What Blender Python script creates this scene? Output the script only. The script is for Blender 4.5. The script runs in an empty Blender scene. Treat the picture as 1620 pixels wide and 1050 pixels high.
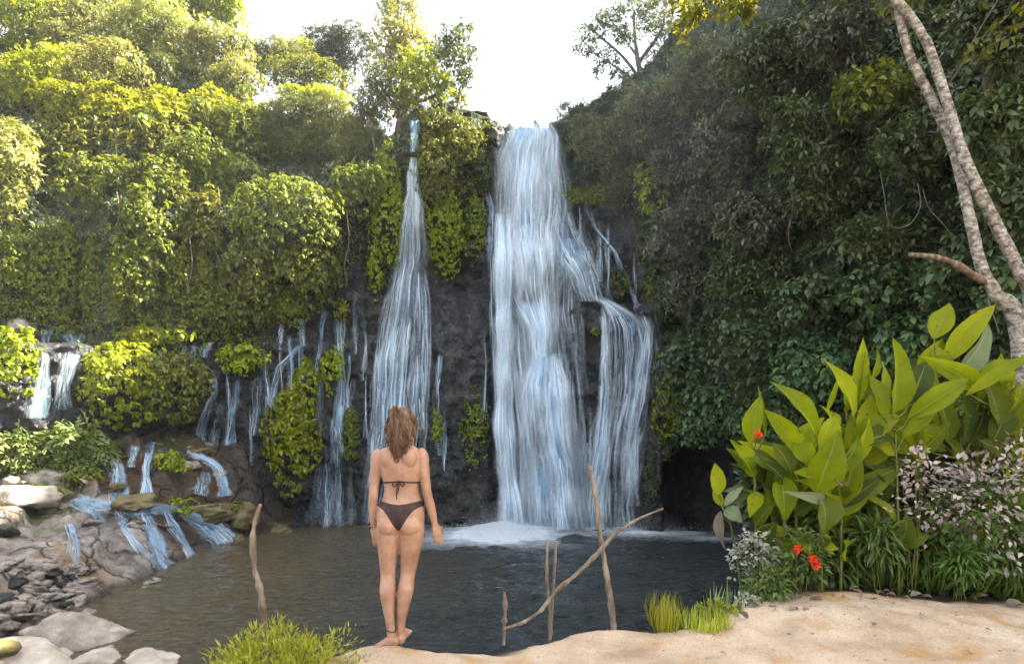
import bpy, math, random
import numpy as np
from mathutils import Vector
from mathutils.bvhtree import BVHTree

SC = bpy.context.scene
COL = SC.collection
F = 950.0          # focal length of the photograph in its own pixels
CX, HY = 810.0, 700.0
CAMZ = 1.40
WZ = -1.925        # water level (the ledge the woman stands on is z = 0)
RNG = np.random.default_rng(7)


def tag(o, label=None, cat=None, group=None, kind=None):
    if label: o['label'] = label
    if cat: o['category'] = cat
    if group: o['group'] = group
    if kind: o['kind'] = kind
    return o


def at(px, py, Y):
    """a photo direction taken out to distance Y, as a world point"""
    return np.array([(px - CX) / F * Y, Y, CAMZ + (HY - py) / F * Y])


# ------------------------------------------------------------------ noise
def _hash(ix, iy, iz, seed):
    h = (ix.astype(np.int64) * 374761393 + iy.astype(np.int64) * 668265263 + iz.astype(np.int64) * 2147483647 + seed * 974634541) & 0xFFFFFFFF
    h = ((h ^ (h >> 13)) * 1274126177) & 0xFFFFFFFF
    h = ((h ^ (h >> 16)) * 2246822519) & 0xFFFFFFFF
    h = h ^ (h >> 15)
    return (h & 0xFFFFFF).astype(np.float64) / float(0xFFFFFF) * 2 - 1


def vnoise(p, seed=0):
    p = np.asarray(p, float)
    i = np.floor(p).astype(np.int64)
    f = p - i
    f = f * f * f * (f * (f * 6 - 15) + 10)
    out = 0
    for dx in (0, 1):
        wx = f[..., 0] if dx else 1 - f[..., 0]
        for dy in (0, 1):
            wy = f[..., 1] if dy else 1 - f[..., 1]
            for dz in (0, 1):
                wz = f[..., 2] if dz else 1 - f[..., 2]
                out = out + wx * wy * wz * _hash(i[..., 0] + dx, i[..., 1] + dy, i[..., 2] + dz, seed)
    return out


def fbm(p, oct=4, seed=0, gain=0.5):
    a, s, t = 1.0, 0, 0
    p = np.asarray(p, float)
    for k in range(oct):
        s = s + a * vnoise(p * (2.03 ** k), seed + k * 17)
        t += a
        a *= gain
    return s / t


def sstep(a, b, x):
    t = np.clip((x - a) / (b - a), 0, 1)
    return t * t * (3 - 2 * t)


def unit(v):
    return v / np.maximum(np.linalg.norm(v, axis=-1, keepdims=True), 1e-9)


# ------------------------------------------------------------------ mesh building
def raw_mesh(name, verts, quads, smooth=True, attrs=None, uv=None):
    """quads: (M,4) or (M,3) integer array"""
    verts = np.ascontiguousarray(verts, np.float32)
    quads = np.ascontiguousarray(quads, np.int32)
    k = quads.shape[1]
    me = bpy.data.meshes.new(name)
    me.vertices.add(len(verts))
    me.vertices.foreach_set('co', verts.ravel())
    me.loops.add(quads.size)
    me.loops.foreach_set('vertex_index', quads.ravel())
    me.polygons.add(len(quads))
    me.polygons.foreach_set('loop_start', np.arange(0, quads.size, k, dtype=np.int32))
    me.polygons.foreach_set('loop_total', np.full(len(quads), k, np.int32))
    if smooth:
        me.polygons.foreach_set('use_smooth', np.ones(len(quads), bool))
    for n, a in (attrs or {}).items():
        at_ = me.attributes.new(n, 'FLOAT', 'POINT')
        at_.data.foreach_set('value', np.ascontiguousarray(a, np.float32))
    if uv is not None:
        u = me.uv_layers.new(name='flow')
        u.data.foreach_set('uv', np.ascontiguousarray(uv[quads.ravel()], np.float32).ravel())
    me.update(calc_edges=True)
    return me


def put(name, me, mat=None, parent=None, loc=None):
    o = bpy.data.objects.new(name, me)
    COL.objects.link(o)
    if mat is not None and me is not None and not me.materials:
        me.materials.append(mat)
    if parent: o.parent = parent
    if loc is not None: o.location = [float(c) for c in loc]
    return o


def holder(name, loc, label, cat, group=None):
    o = bpy.data.objects.new(name, None)
    COL.objects.link(o)
    o.location = [float(c) for c in loc]
    o.empty_display_size = 0.2
    return tag(o, label, cat, group)


def grid_faces(nu, nv):
    a = np.arange(nu * nv).reshape(nu, nv)
    return np.stack([a[:-1, :-1], a[1:, :-1], a[1:, 1:], a[:-1, 1:]], -1).reshape(-1, 4)


def catmull(P, n):
    P = np.asarray(P, float)
    if len(P) == 2:
        return P[0] + (P[1] - P[0]) * np.linspace(0, 1, n)[:, None]
    Q = np.vstack([2 * P[0] - P[1], P, 2 * P[-1] - P[-2]])
    t = np.linspace(0, len(P) - 1, n)
    i = np.minimum(t.astype(int), len(P) - 2)
    f = (t - i)[:, None]
    p0, p1, p2, p3 = Q[i], Q[i + 1], Q[i + 2], Q[i + 3]
    return 0.5 * (2 * p1 + (p2 - p0) * f + (2 * p0 - 5 * p1 + 4 * p2 - p3) * f ** 2 + (3 * p1 - p0 - 3 * p2 + p3) * f ** 3)


def tube_arrays(P, R, n=24, segs=10, wob=0.0, seed=0, ell=None, knots=0.0):
    """closed tapering tube along a smooth curve; returns verts, quads"""
    C = catmull(P, n)
    r = np.interp(np.linspace(0, 1, n), np.linspace(0, 1, len(R)), R)
    T = unit(np.gradient(C, axis=0))
    ref = np.array([0.31, 0.11, 0.94]) if abs(T[:, 2]).mean() < 0.8 else np.array([0.95, 0.2, 0.1])
    A = unit(np.cross(T, ref)); B = np.cross(T, A)
    th = np.linspace(0, 2 * np.pi, segs, endpoint=False)
    ring = C[:, None] + r[:, None, None] * (A[:, None] * np.cos(th)[None, :, None] + B[:, None] * np.sin(th)[None, :, None])
    if wob:
        d = fbm(ring.reshape(-1, 3) / max(r.mean() * 2.5, 1e-4), 3, seed).reshape(n, segs)
        d2 = vnoise(np.stack([C[:, 0], C[:, 1], C[:, 2]], -1) / max(r.mean() * 5, 1e-4), seed + 5) if knots else 0
        ring = ring + (ring - C[:, None]) * (wob * d + (knots * np.maximum(d2, 0)[:, None] if knots else 0))[..., None]
    v = ring.reshape(-1, 3)
    a = np.arange(n * segs).reshape(n, segs)
    b = np.roll(a, -1, 1)
    q = np.stack([a[:-1], b[:-1], b[1:], a[1:]], -1).reshape(-1, 4)
    v = np.vstack([v, C[0], C[-1]])
    s, e = len(v) - 2, len(v) - 1
    # end caps as degenerate-free quads (pairs of triangles share the centre)
    caps = []
    for k in range(0, segs, 2):
        caps.append([s, a[0, (k + 2) % segs], a[0, (k + 1) % segs], a[0, k]])
        caps.append([e, a[-1, k], a[-1, (k + 1) % segs], a[-1, (k + 2) % segs]])
    return v, np.vstack([q, np.array(caps)])


def merge(parts):
    V, Q, o = [], [], 0
    for v, q in parts:
        V.append(v); Q.append(q + o); o += len(v)
    return np.vstack(V), np.vstack(Q)


# ------------------------------------------------------------------ materials
def new_mat(name):
    m = bpy.data.materials.new(name)
    m.use_nodes = True
    nt = m.node_tree
    nt.nodes.clear()
    return m, nt, lambda t, **k: _node(nt, t, **k)


def _node(nt, t, **k):
    n = nt.nodes.new(t)
    for a, b in k.items():
        if a == 'inp':
            for i, v in b.items(): n.inputs[i].default_value = v
        else:
            setattr(n, a, b)
    return n


def ramp(nt, stops):
    r = nt.nodes.new('ShaderNodeValToRGB')
    e = r.color_ramp.elements
    while len(e) < len(stops): e.new(0.5)
    for i, (p, c) in enumerate(stops):
        e[i].position = p
        e[i].color = (c, c, c, 1) if isinstance(c, (int, float)) else (*c, 1)
    return r


def leaf_mat(name, cols, trans=0.3, rough=0.5, tcol=None, patch=0.5, pscale=0.7, pcol=None, spec=0.35):
    """per-leaf random colour, slow colour drift through the plant, light passing through"""
    m, nt, N = new_mat(name)
    L = nt.links.new
    geo = N('ShaderNodeNewGeometry')
    tc = N('ShaderNodeTexCoord')
    oi = N('ShaderNodeObjectInfo')
    n1 = N('ShaderNodeTexNoise', inp={'Scale': pscale, 'Detail': 2.0})
    L(tc.outputs['Object'], n1.inputs['Vector'])
    mix = N('ShaderNodeMath', operation='MULTIPLY_ADD', inp={1: 0.62})
    add = N('ShaderNodeMath', operation='MULTIPLY_ADD', inp={1: 0.75, 2: -0.14})
    L(n1.outputs['Fac'], add.inputs[0])
    L(geo.outputs['Random Per Island'], mix.inputs[0])
    L(add.outputs[0], mix.inputs[2])
    n = len(cols)
    r = ramp(nt, [(0.05 + 0.9 * i / (n - 1), c) for i, c in enumerate(cols)])
    L(mix.outputs[0], r.inputs[0])
    hsv = N('ShaderNodeHueSaturation')
    hv = N('ShaderNodeMapRange', inp={3: 0.485, 4: 0.515})
    vv = N('ShaderNodeMapRange', inp={3: 0.82, 4: 1.18})
    L(oi.outputs['Random'], hv.inputs[0]); L(oi.outputs['Random'], vv.inputs[0])
    L(hv.outputs[0], hsv.inputs['Hue']); L(vv.outputs[0], hsv.inputs['Value'])
    L(r.outputs[0], hsv.inputs['Color'])
    p = N('ShaderNodeBsdfPrincipled', inp={'Roughness': rough, 'Specular IOR Level': spec})
    L(hsv.outputs[0], p.inputs['Base Color'])
    t = N('ShaderNodeBsdfTranslucent')
    tm = N('ShaderNodeMix', data_type='RGBA', blend_type='MULTIPLY', inp={0: 1.0, 7: (*(tcol or (1.5, 1.35, 0.5)), 1)})
    L(hsv.outputs[0], tm.inputs[6]); L(tm.outputs[2], t.inputs['Color'])
    ms = N('ShaderNodeMixShader', inp={0: trans})
    L(p.outputs[0], ms.inputs[1]); L(t.outputs[0], ms.inputs[2])
    out = N('ShaderNodeOutputMaterial')
    L(ms.outputs[0], out.inputs['Surface'])
    return m


def simple_mat(name, stops, scale=5.0, rough=0.7, bump=0.3, bscale=30.0, stretch=(1, 1, 1), spec=0.3, detail=6.0, bdist=0.02, sss=0.0):
    m, nt, N = new_mat(name)
    L = nt.links.new
    tc = N('ShaderNodeTexCoord')
    mp = N('ShaderNodeMapping'); mp.inputs['Scale'].default_value = stretch
    L(tc.outputs['Object'], mp.inputs['Vector'])
    n1 = N('ShaderNodeTexNoise', inp={'Scale': scale, 'Detail': detail, 'Roughness': 0.62})
    L(mp.outputs[0], n1.inputs['Vector'])
    r = ramp(nt, stops)
    L(n1.outputs['Fac'], r.inputs[0])
    p = N('ShaderNodeBsdfPrincipled', inp={'Roughness': rough, 'Specular IOR Level': spec})
    L(r.outputs[0], p.inputs['Base Color'])
    if sss:
        p.inputs['Subsurface Weight'].default_value = sss
        p.inputs['Subsurface Radius'].default_value = (0.02, 0.008, 0.004)
        p.inputs['Subsurface Scale'].default_value = 0.5
    n2 = N('ShaderNodeTexNoise', inp={'Scale': bscale, 'Detail': 5.0, 'Roughness': 0.6})
    L(mp.outputs[0], n2.inputs['Vector'])
    b = N('ShaderNodeBump', inp={'Strength': bump, 'Distance': bdist})
    L(n2.outputs['Fac'], b.inputs['Height']); L(b.outputs[0], p.inputs['Normal'])
    out = N('ShaderNodeOutputMaterial')
    L(p.outputs[0], out.inputs['Surface'])
    return m
# ================================================================== camera, sky, sun
cam = bpy.data.cameras.new('camera')
cam.sensor_width = 36.0
cam.lens = F / 1620.0 * 36.0
cam.shift_y = (HY - 525.0) / 1620.0
cam.clip_end = 2000.0
camo = bpy.data.objects.new('camera', cam)
COL.objects.link(camo)
camo.location = (0, 0, CAMZ)
camo.rotation_euler = (math.radians(90), 0, 0)
SC.camera = camo

SUN_AZ, SUN_EL = math.radians(84), math.radians(43)
sdir = Vector((math.sin(SUN_AZ) * math.cos(SUN_EL), math.cos(SUN_AZ) * math.cos(SUN_EL), math.sin(SUN_EL)))
sl = bpy.data.lights.new('sun', 'SUN')
sl.energy = 5.0
sl.angle = math.radians(0.6)
sl.color = (1.0, 0.90, 0.74)
so = bpy.data.objects.new('sun', sl)
COL.objects.link(so)
so.rotation_euler = (-sdir).to_track_quat('-Z', 'Y').to_euler()

w = bpy.data.worlds.new('World')
SC.world = w
w.use_nodes = True
nt = w.node_tree
nt.nodes.clear()
sky = nt.nodes.new('ShaderNodeTexSky')
sky.sky_type = 'NISHITA'
sky.sun_disc = False
sky.sun_elevation = SUN_EL
sky.sun_rotation = SUN_AZ
sky.air_density = 1.0
sky.dust_density = 4.0
sky.ozone_density = 1.5
# a thin even veil of cloud takes most of the blue out of the sky
veil = nt.nodes.new('ShaderNodeMix'); veil.data_type = 'RGBA'
veil.inputs[0].default_value = 0.6
veil.inputs[7].default_value = (3.8, 3.75, 3.6, 1)
nt.links.new(sky.outputs[0], veil.inputs[6])
bg = nt.nodes.new('ShaderNodeBackground')
bg.inputs['Strength'].default_value = 0.088
nt.links.new(veil.outputs[2], bg.inputs['Color'])
wo = nt.nodes.new('ShaderNodeOutputWorld')
nt.links.new(bg.outputs[0], wo.inputs['Surface'])
SC.view_settings.view_transform = 'Standard'
SC.view_settings.look = 'None'
SC.view_settings.exposure = 3.1
SC.view_settings.gamma = 1.0
SC.cycles.transparent_max_bounces = 24
SC.cycles.max_bounces = 8
SC.cycles.sample_clamp_indirect = 6.0


# ================================================================== the cliff
def tab(t):
    a = np.array(t, float)
    return a[:, 0], a[:, 1]


_D = tab([(-1400, 9), (-900, 12), (-400, 16), (0, 19.5), (300, 21.8), (450, 23), (600, 24), (780, 24.3), (900, 24.2), (1000, 24), (1055, 22.8),
          (1100, 20.6), (1150, 18.2), (1200, 16.4), (1350, 13.9), (1500, 12.0), (1620, 10.7), (1900, 9), (2500, 7.3), (3600, 4.5), (6000, 2.4), (12000, 1.1)])  # stretch right of the view is unseen, carried round to shade the ledge
_RIM = tab([(-1400, 9), (0, 9), (300, 9.6), (520, 10.8), (600, 13.0), (650, 15.0), (770, 15.4), (800, 14.75), (880, 14.75), (905, 15.5), (960, 15.6), (1050, 15.8), (1200, 12), (1600, 9.5), (3600, 9)])
_WS = tab([(-1400, .15), (300, .14), (560, .06), (650, .03), (1050, .05), (1120, .12), (1300, .16), (3600, .2)])
_US = tab([(-1400, .62), (300, .72), (520, .85), (600, 1.3), (660, 4.0), (900, 4.0), (960, 1.6), (1040, .7), (1120, .42), (1300, .36), (3600, .5)])
_TOP = tab([(-1400, 24), (250, 24), (340, 21), (400, 17.6), (560, 17.2), (620, 15.4), (660, 15.7), (900, 15.7), (960, 16.2), (1040, 17.2), (1080, 18.8), (1130, 22), (1250, 26), (3600, 26)])


def cl_D(px):
    k = 28.0
    return sum(np.interp(px + o * k, *_D) for o in (-2, -1, 0, 1, 2)) / 5.0


def cliff_base(px, z):
    """distance of the cliff face, without roughness, for a bearing and a height"""
    px = np.asarray(px, float); z = np.asarray(z, float)
    D = cl_D(px)
    rim = np.interp(px, *_RIM); ws = np.interp(px, *_WS); us = np.interp(px, *_US)
    zz = np.maximum(z, -3)
    R = ws * np.minimum(zz, rim) + us * np.maximum(zz - rim, 0)
    R = R / np.sqrt(1 + np.maximum(((px - CX) / F) ** 2 - .75, 0))
    # lower rock shoulder that the right-hand branch of the fall spills over
    sh = sstep(872, 900, px) * (1 - sstep(1040, 1075, px))
    R = R - 1.15 * sh * (1 - sstep(6.2, 7.1, z - 0.2 * np.sin(px * .05)))
    # bulge between the two falls and behind the foot of the main fall
    R = R - 0.55 * sstep(672, 705, px) * (1 - sstep(765, 785, px)) * (1 - sstep(4.6, 6.4, z))
    R = R - 0.7 * sstep(800, 825, px) * (1 - sstep(880, 930, px)) * (1 - sstep(3.4, 4.4, z))
    # upper wall of the main fall steps back
    R = R + 0.6 * sstep(690, 780, px) * (1 - sstep(890, 1000, px)) * sstep(9.2, 10.2, z)
    # ledge on the far left that the small cascade falls from
    R = R + 2.2 * (1 - sstep(120, 190, px)) * sstep(4.6, 5.3, z)
    R = R - 1.2 * (1 - sstep(120, 190, px)) * (1 - sstep(4.6, 5.3, z))
    # the hollow under the bank on the right
    R = R + 3.6 * sstep(1040, 1085, px) * (1 - sstep(1290, 1400, px)) * (1 - sstep(0.2, 1.9, z))
    return D + R


def cliff_rough(px, z, D=None):
    D = cl_D(px) if D is None else D
    x = (px - CX) / F * D
    p = np.stack([x, D, z], -1)
    a = 0.55 * fbm(p * np.array([.22, .22, .2]), 3, 3)
    warp = fbm(p * .5, 3, 21)
    st = z * .8 + 2.2 * warp + 0.10 * x
    saw = st - np.floor(st)
    strata = (sstep(0, .75, saw) - sstep(.8, 1.0, saw)) * (0.20 + 0.22 * vnoise(p * .45, 41))
    st2 = z * 2.3 + 3.2 * warp - .12 * x
    saw2 = st2 - np.floor(st2)
    strata2 = (sstep(0, .7, saw2) - sstep(.75, 1, saw2)) * 0.07 * (1 + vnoise(p * .8, 43))
    q = np.stack([x * 1.6, z * .55, D * .3], -1)
    col = 0.26 * np.abs(fbm(q, 3, 55)) + .22 * np.abs(fbm(p * np.array([.9, .9, .8]), 3, 57))
    blk = fbm(p * np.array([.75, .75, .95]) + 9.3, 3, 58) * 4.5
    fl = np.floor(blk); fr = blk - fl
    col = col - .15 * (fl + sstep(.82, 1.0, fr))
    fine = 0.15 * fbm(p * np.array([1.9, 1.9, 1.7]), 3, 77) + .09 * np.abs(fbm(p * 3.1, 3, 79)) + 0.06 * fbm(p * 5.5, 3, 91)
    return a - strata - strata2 + col + fine


def cliff_Y(px, z, rough=True):
    b = cliff_base(px, z)
    return b + cliff_rough(px, z) if rough else b + 0.0


def on_cliff(px, py, rough=False, it=14):
    """where the line of sight through a photo pixel meets the cliff"""
    px = np.asarray(px, float); py = np.asarray(py, float)
    Y = cl_D(px) + 0 * py
    for _ in range(it):
        z = CAMZ + (HY - py) / F * Y
        Y = 0.5 * Y + 0.5 * cliff_Y(px, z, rough)
    return np.stack([(px - CX) / F * Y, Y, CAMZ + (HY - py) / F * Y], -1)


_VL = tab([(-2000, 520), (0, 520), (60, 528), (140, 540), (300, 545), (345, 560), (410, 540), (430, 515), (500, 475), (535, 430), (572, 420), (585, 460), (610, 455), (640, 330), (650, 230),
           (662, 330), (676, 440), (735, 440), (745, 415), (768, 400), (775, 250), (790, 190), (885, 190), (895, 325), (1000, 330), (1012, 420), (1035, 470), (1050, 560), (1060, 690), (1180, 715), (1210, 830), (4000, 830)])


def veg_mask(px, z, Y):
    py = HY - (z - CAMZ) / Y * F
    lim = np.interp(px, *_VL)
    return sstep(10, -14, py - lim + 14 * fbm(np.stack([px * .03, z * 1.2, z * 0], -1), 2, 5))


pxs = np.concatenate([np.arange(-1400, -60, 40), np.arange(-60, 460, 6), np.arange(460, 1120, 2.6), np.arange(1120, 1700, 7), np.arange(1700, 3600, 60), np.arange(3600, 12000, 250)])
zs = np.concatenate([np.arange(-3.2, 15.9, 0.08), np.arange(15.9, 26.2, 0.3)])
PX, ZZ = np.meshgrid(pxs, zs, indexing='ij')
top = np.interp(PX, *_TOP)
Zc = np.minimum(ZZ, top)
Yc = cliff_Y(PX, Zc)
Yc = Yc + np.maximum(ZZ - top, 0) * 4.0          # the ground runs back level behind the brow
veg = veg_mask(PX, Zc, Yc)
cv = np.stack([(PX - CX) / F * Yc, Yc, Zc], -1).reshape(-1, 3)


def cliff_material():
    m, nt, N = new_mat('wet_basalt')
    L = nt.links.new
    tc = N('ShaderNodeTexCoord')
    mp = N('ShaderNodeMapping'); mp.inputs['Scale'].default_value = (1, 1, .55)
    L(tc.outputs['Object'], mp.inputs['Vector'])
    n1 = N('ShaderNodeTexNoise', inp={'Scale': 1.9, 'Detail': 10.0, 'Roughness': 0.72})
    L(mp.outputs[0], n1.inputs['Vector'])
    r1 = ramp(nt, [(0.32, (.007, .008, .010)), (0.47, (.024, .025, .029)), (0.60, (.060, .060, .064)), (.74, (.15, .148, .15))])
    L(n1.outputs['Fac'], r1.inputs[0])
    # brown and mossy stains
    n2 = N('ShaderNodeTexNoise', inp={'Scale': .55, 'Detail': 5.0, 'Roughness': 0.6})
    L(tc.outputs['Object'], n2.inputs['Vector'])
    r2 = ramp(nt, [(0.52, 0.0), (0.68, 0.55)])
    L(n2.outputs['Fac'], r2.inputs[0])
    mx = N('ShaderNodeMix', data_type='RGBA', inp={7: (.035, .042, .012, 1)})
    L(r2.outputs[0], mx.inputs[0]); L(r1.outputs[0], mx.inputs[6])
    at_ = N('ShaderNodeAttribute', attribute_name='veg')
    n3 = N('ShaderNodeTexNoise', inp={'Scale': 2.2, 'Detail': 5.0})
    L(tc.outputs['Object'], n3.inputs['Vector'])
    r3 = ramp(nt, [(.3, (.008, .014, .005)), (.6, (.022, .036, .010)), (.8, (.05, .07, .018))])
    L(n3.outputs['Fac'], r3.inputs[0])
    mv = N('ShaderNodeMix', data_type='RGBA')
    L(at_.outputs['Fac'], mv.inputs[0]); L(mx.outputs[2], mv.inputs[6]); L(r3.outputs[0], mv.inputs[7])
    p = N('ShaderNodeBsdfPrincipled', inp={'Roughness': .42, 'Specular IOR Level': .5})
    L(mv.outputs[2], p.inputs['Base Color'])
    rr = N('ShaderNodeMapRange', inp={3: .22, 4: .95})
    L(at_.outputs['Fac'], rr.inputs[0]); L(rr.outputs[0], p.inputs['Roughness'])
    n4 = N('ShaderNodeTexNoise', inp={'Scale': 6.0, 'Detail': 8.0, 'Roughness': .7})
    L(mp.outputs[0], n4.inputs['Vector'])
    wp = N('ShaderNodeTexNoise', inp={'Scale': 1.1, 'Detail': 4.0}); L(tc.outputs['Object'], wp.inputs['Vector'])
    wv = N('ShaderNodeMix', data_type='RGBA', blend_type='ADD', inp={0: 2.2}); L(mp.outputs[0], wv.inputs[6]); L(wp.outputs['Color'], wv.inputs[7])
    vo = N('ShaderNodeTexVoronoi', feature='DISTANCE_TO_EDGE', inp={'Scale': 1.7})
    L(wv.outputs[2], vo.inputs['Vector'])
    vr = ramp(nt, [(0.0, 0.0), (0.09, 1.0)])
    L(vo.outputs['Distance'], vr.inputs[0])
    ma = N('ShaderNodeMath', operation='MULTIPLY_ADD', inp={1: .22})
    L(vr.outputs[0], ma.inputs[0]); L(n4.outputs['Fac'], ma.inputs[2])
    b = N('ShaderNodeBump', inp={'Strength': 1.0, 'Distance': .16})
    L(ma.outputs[0], b.inputs['Height']); L(b.outputs[0], p.inputs['Normal'])
    out = N('ShaderNodeOutputMaterial')
    L(p.outputs[0], out.inputs['Surface'])
    return m


M_CLIFF = cliff_material()
o = put('cliff', raw_mesh('cliff', cv, grid_faces(len(pxs), len(zs))[:, ::-1], attrs={'veg': veg.ravel()}), M_CLIFF)
tag(o, 'dark wet basalt amphitheatre cliff with layered ledges behind the falls', 'cliff', kind='structure')

# ground far round and below everything
S = 140.0
gv = np.array([[-S, -S, -4.2], [S, -S, -4.2], [S, S, -4.2], [-S, S, -4.2]])
M_EARTH = simple_mat('forest_earth', [(.3, (.03, .028, .015)), (.7, (.07, .06, .035))], 1.0, .9)
o = put('ground', raw_mesh('ground', gv, np.array([[0, 1, 2, 3]])), M_EARTH)
tag(o, 'brown forest earth stretching away below the pool and hills', 'ground', kind='structure')


def axis(segs):
    return np.unique(np.concatenate([np.arange(a, b, s) for a, b, s in segs]))


# ================================================================== left rock bank
_WL = tab([(4, -6.2), (8, -7.0), (10.5, -8.05), (13, -8.6), (15, -8.9), (17.6, -9.35), (19.5, -9.7), (21, -9.3), (22, -8.8), (24, -8.3), (30, -8.0)])


def bank_z(x, Y, rough=True):
    x = np.asarray(x, float); Y = np.asarray(Y, float)
    d = np.interp(Y, *_WL) - x
    if rough:
        d = d + 0.35 * fbm(np.stack([x * .5, Y * .5, 0 * x], -1), 3, 8)
    rise = np.interp(d, [-2.5, -1, 0, .5, 1.2, 2.2, 4, 8, 14], [-2.2, -1.0, -.02, .35, .75, 1.05, 1.55, 2.0, 2.4])
    ter = 0
    for y0, h in ((17.6, .55), (18.7, .6), (19.8, .65), (20.9, .3)):
        y0 = y0 + .5 * vnoise(np.stack([x * .45, Y * 0, 0 * x + y0], -1), 12)
        ter = ter + h * sstep(-.18, .22, Y - y0)
    ter = ter * sstep(.1, 1.6, d)
    # nearer part of the bank is low and stony
    low = 1 - sstep(9.5, 13.5, Y)
    z = WZ + rise * (1 - .72 * low) + ter
    if rough:
        p = np.stack([x, Y, z * .5], -1)
        r = fbm(p * .55, 4, 31)
        z = z + (.30 * r - .34 * np.abs(fbm(p * np.array([1.1, .8, 1]), 4, 33)) + .10 + .13 * fbm(p * 1.9, 4, 35)) * sstep(-1, 1, d)
        # inclined bedding seams in the slab
        s = (x * .55 + Y * .25) * .95 + 1.0 * fbm(p * .35, 2, 61)
        saw = s - np.floor(s)
        z = z + sstep(-.3, .8, d) * (.34 * sstep(0, .85, saw) - .34 * sstep(.90, 1, saw) - .12)
        z = z + .06 * fbm(p * 2.6, 4, 71) - .11 * np.abs(fbm(p * np.array([3.2, 2.2, 1]), 3, 73)) + .04 + .03 * fbm(p * 8, 3, 75)
    return z


bx = axis([(-24, -16, .12), (-16, -7, .045), (-7, -5, .1)]); by = axis([(6, 10, .1), (10, 22, .05), (22, 25.5, .1)])
BX, BY = np.meshgrid(bx, by, indexing='ij')
BZ = bank_z(BX, BY)


def bank_material():
    m, nt, N = new_mat('bank_rock')
    L = nt.links.new
    tc = N('ShaderNodeTexCoord')
    n1 = N('ShaderNodeTexNoise', inp={'Scale': 1.7, 'Detail': 10.0, 'Roughness': .72})
    L(tc.outputs['Object'], n1.inputs['Vector'])
    r1 = ramp(nt, [(.32, (.06, .050, .043)), (.45, (.20, .17, .145)), (.57, (.36, .32, .285)), (.72, (.56, .51, .46))])
    L(n1.outputs['Fac'], r1.inputs[0])
    n2 = N('ShaderNodeTexNoise', inp={'Scale': .5, 'Detail': 4.0})
    L(tc.outputs['Object'], n2.inputs['Vector'])
    r2 = ramp(nt, [(.54, 0.0), (.64, .8)])
    L(n2.outputs['Fac'], r2.inputs[0])
    mx = N('ShaderNodeMix', data_type='RGBA', inp={7: (.34, .17, .035, 1)})   # rusty algae
    L(r2.outputs[0], mx.inputs[0]); L(r1.outputs[0], mx.inputs[6])
    # dark colour along the cracks between the slabs
    wq = N('ShaderNodeTexNoise', inp={'Scale': .8, 'Detail': 4.0}); L(tc.outputs['Object'], wq.inputs['Vector'])
    wa = N('ShaderNodeMix', data_type='RGBA', blend_type='ADD', inp={0: 1.6}); L(tc.outputs['Object'], wa.inputs[6]); L(wq.outputs['Color'], wa.inputs[7])
    ck = N('ShaderNodeTexVoronoi', feature='DISTANCE_TO_EDGE', inp={'Scale': .75}); L(wa.outputs[2], ck.inputs['Vector'])
    cr = ramp(nt, [(.0, 1.0), (.035, 0.0)]); L(ck.outputs['Distance'], cr.inputs[0])
    mc = N('ShaderNodeMix', data_type='RGBA', inp={7: (.025, .021, .017, 1)}); L(cr.outputs[0], mc.inputs[0]); L(mx.outputs[2], mc.inputs[6])
    mx = mc
    # darker and wetter along the waterline and up on the back ledges
    at_ = N('ShaderNodeAttribute', attribute_name='wet')
    mw = N('ShaderNodeMix', data_type='RGBA', blend_type='MULTIPLY', inp={7: (.22, .19, .17, 1)})
    L(at_.outputs['Fac'], mw.inputs[0]); L(mx.outputs[2], mw.inputs[6])
    ag = N('ShaderNodeAttribute', attribute_name='green')
    mg = N('ShaderNodeMix', data_type='RGBA', inp={7: (.06, .085, .015, 1)})
    L(ag.outputs['Fac'], mg.inputs[0]); L(mw.outputs[2], mg.inputs[6])
    p = N('ShaderNodeBsdfPrincipled')
    L(mg.outputs[2], p.inputs['Base Color'])
    rr = N('ShaderNodeMapRange', inp={3: .6, 4: .28})
    L(at_.outputs['Fac'], rr.inputs[0]); L(rr.outputs[0], p.inputs['Roughness'])
    n4 = N('ShaderNodeTexNoise', inp={'Scale': 7.0, 'Detail': 8.0, 'Roughness': .66})
    L(tc.outputs['Object'], n4.inputs['Vector'])
    mu = N('ShaderNodeTexVoronoi', feature='DISTANCE_TO_EDGE', inp={'Scale': .75})
    L(wa.outputs[2], mu.inputs['Vector'])
    vr = ramp(nt, [(0.0, 0.0), (0.05, 1.0)])
    L(mu.outputs['Distance'], vr.inputs[0])
    ma = N('ShaderNodeMath', operation='MULTIPLY_ADD', inp={1: .35})
    L(vr.outputs[0], ma.inputs[0]); L(n4.outputs['Fac'], ma.inputs[2])
    b = N('ShaderNodeBump', inp={'Strength': 1.0, 'Distance': .2})
    L(ma.outputs[0], b.inputs['Height']); L(b.outputs[0], p.inputs['Normal'])
    out = N('ShaderNodeOutputMaterial')
    L(p.outputs[0], out.inputs['Surface'])
    return m


M_BANK = bank_material()
wet = np.clip(np.maximum(sstep(.30, -.02, BZ - WZ + .15 * fbm(np.stack([BX, BY, BZ], -1), 3, 3)),
                         sstep(16.9, 18.2, BY + .8 * fbm(np.stack([BX * .7, BY * .7, 0 * BX], -1), 3, 14)) * .95), 0, 1)
green = sstep(.12, .35, fbm(np.stack([BX * .6, BY * .6, 0 * BX], -1), 4, 19)) * sstep(-10.5, -12.5, BX) * .9
o = put('rock_bank', raw_mesh('rock_bank', np.stack([BX, BY, BZ], -1).reshape(-1, 3), grid_faces(len(bx), len(by)), attrs={'wet': wet.ravel(), 'green': green.ravel()}), M_BANK)
tag(o, 'sloping stained rock bank running into the pool on the left', 'rock bank', kind='structure')

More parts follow.
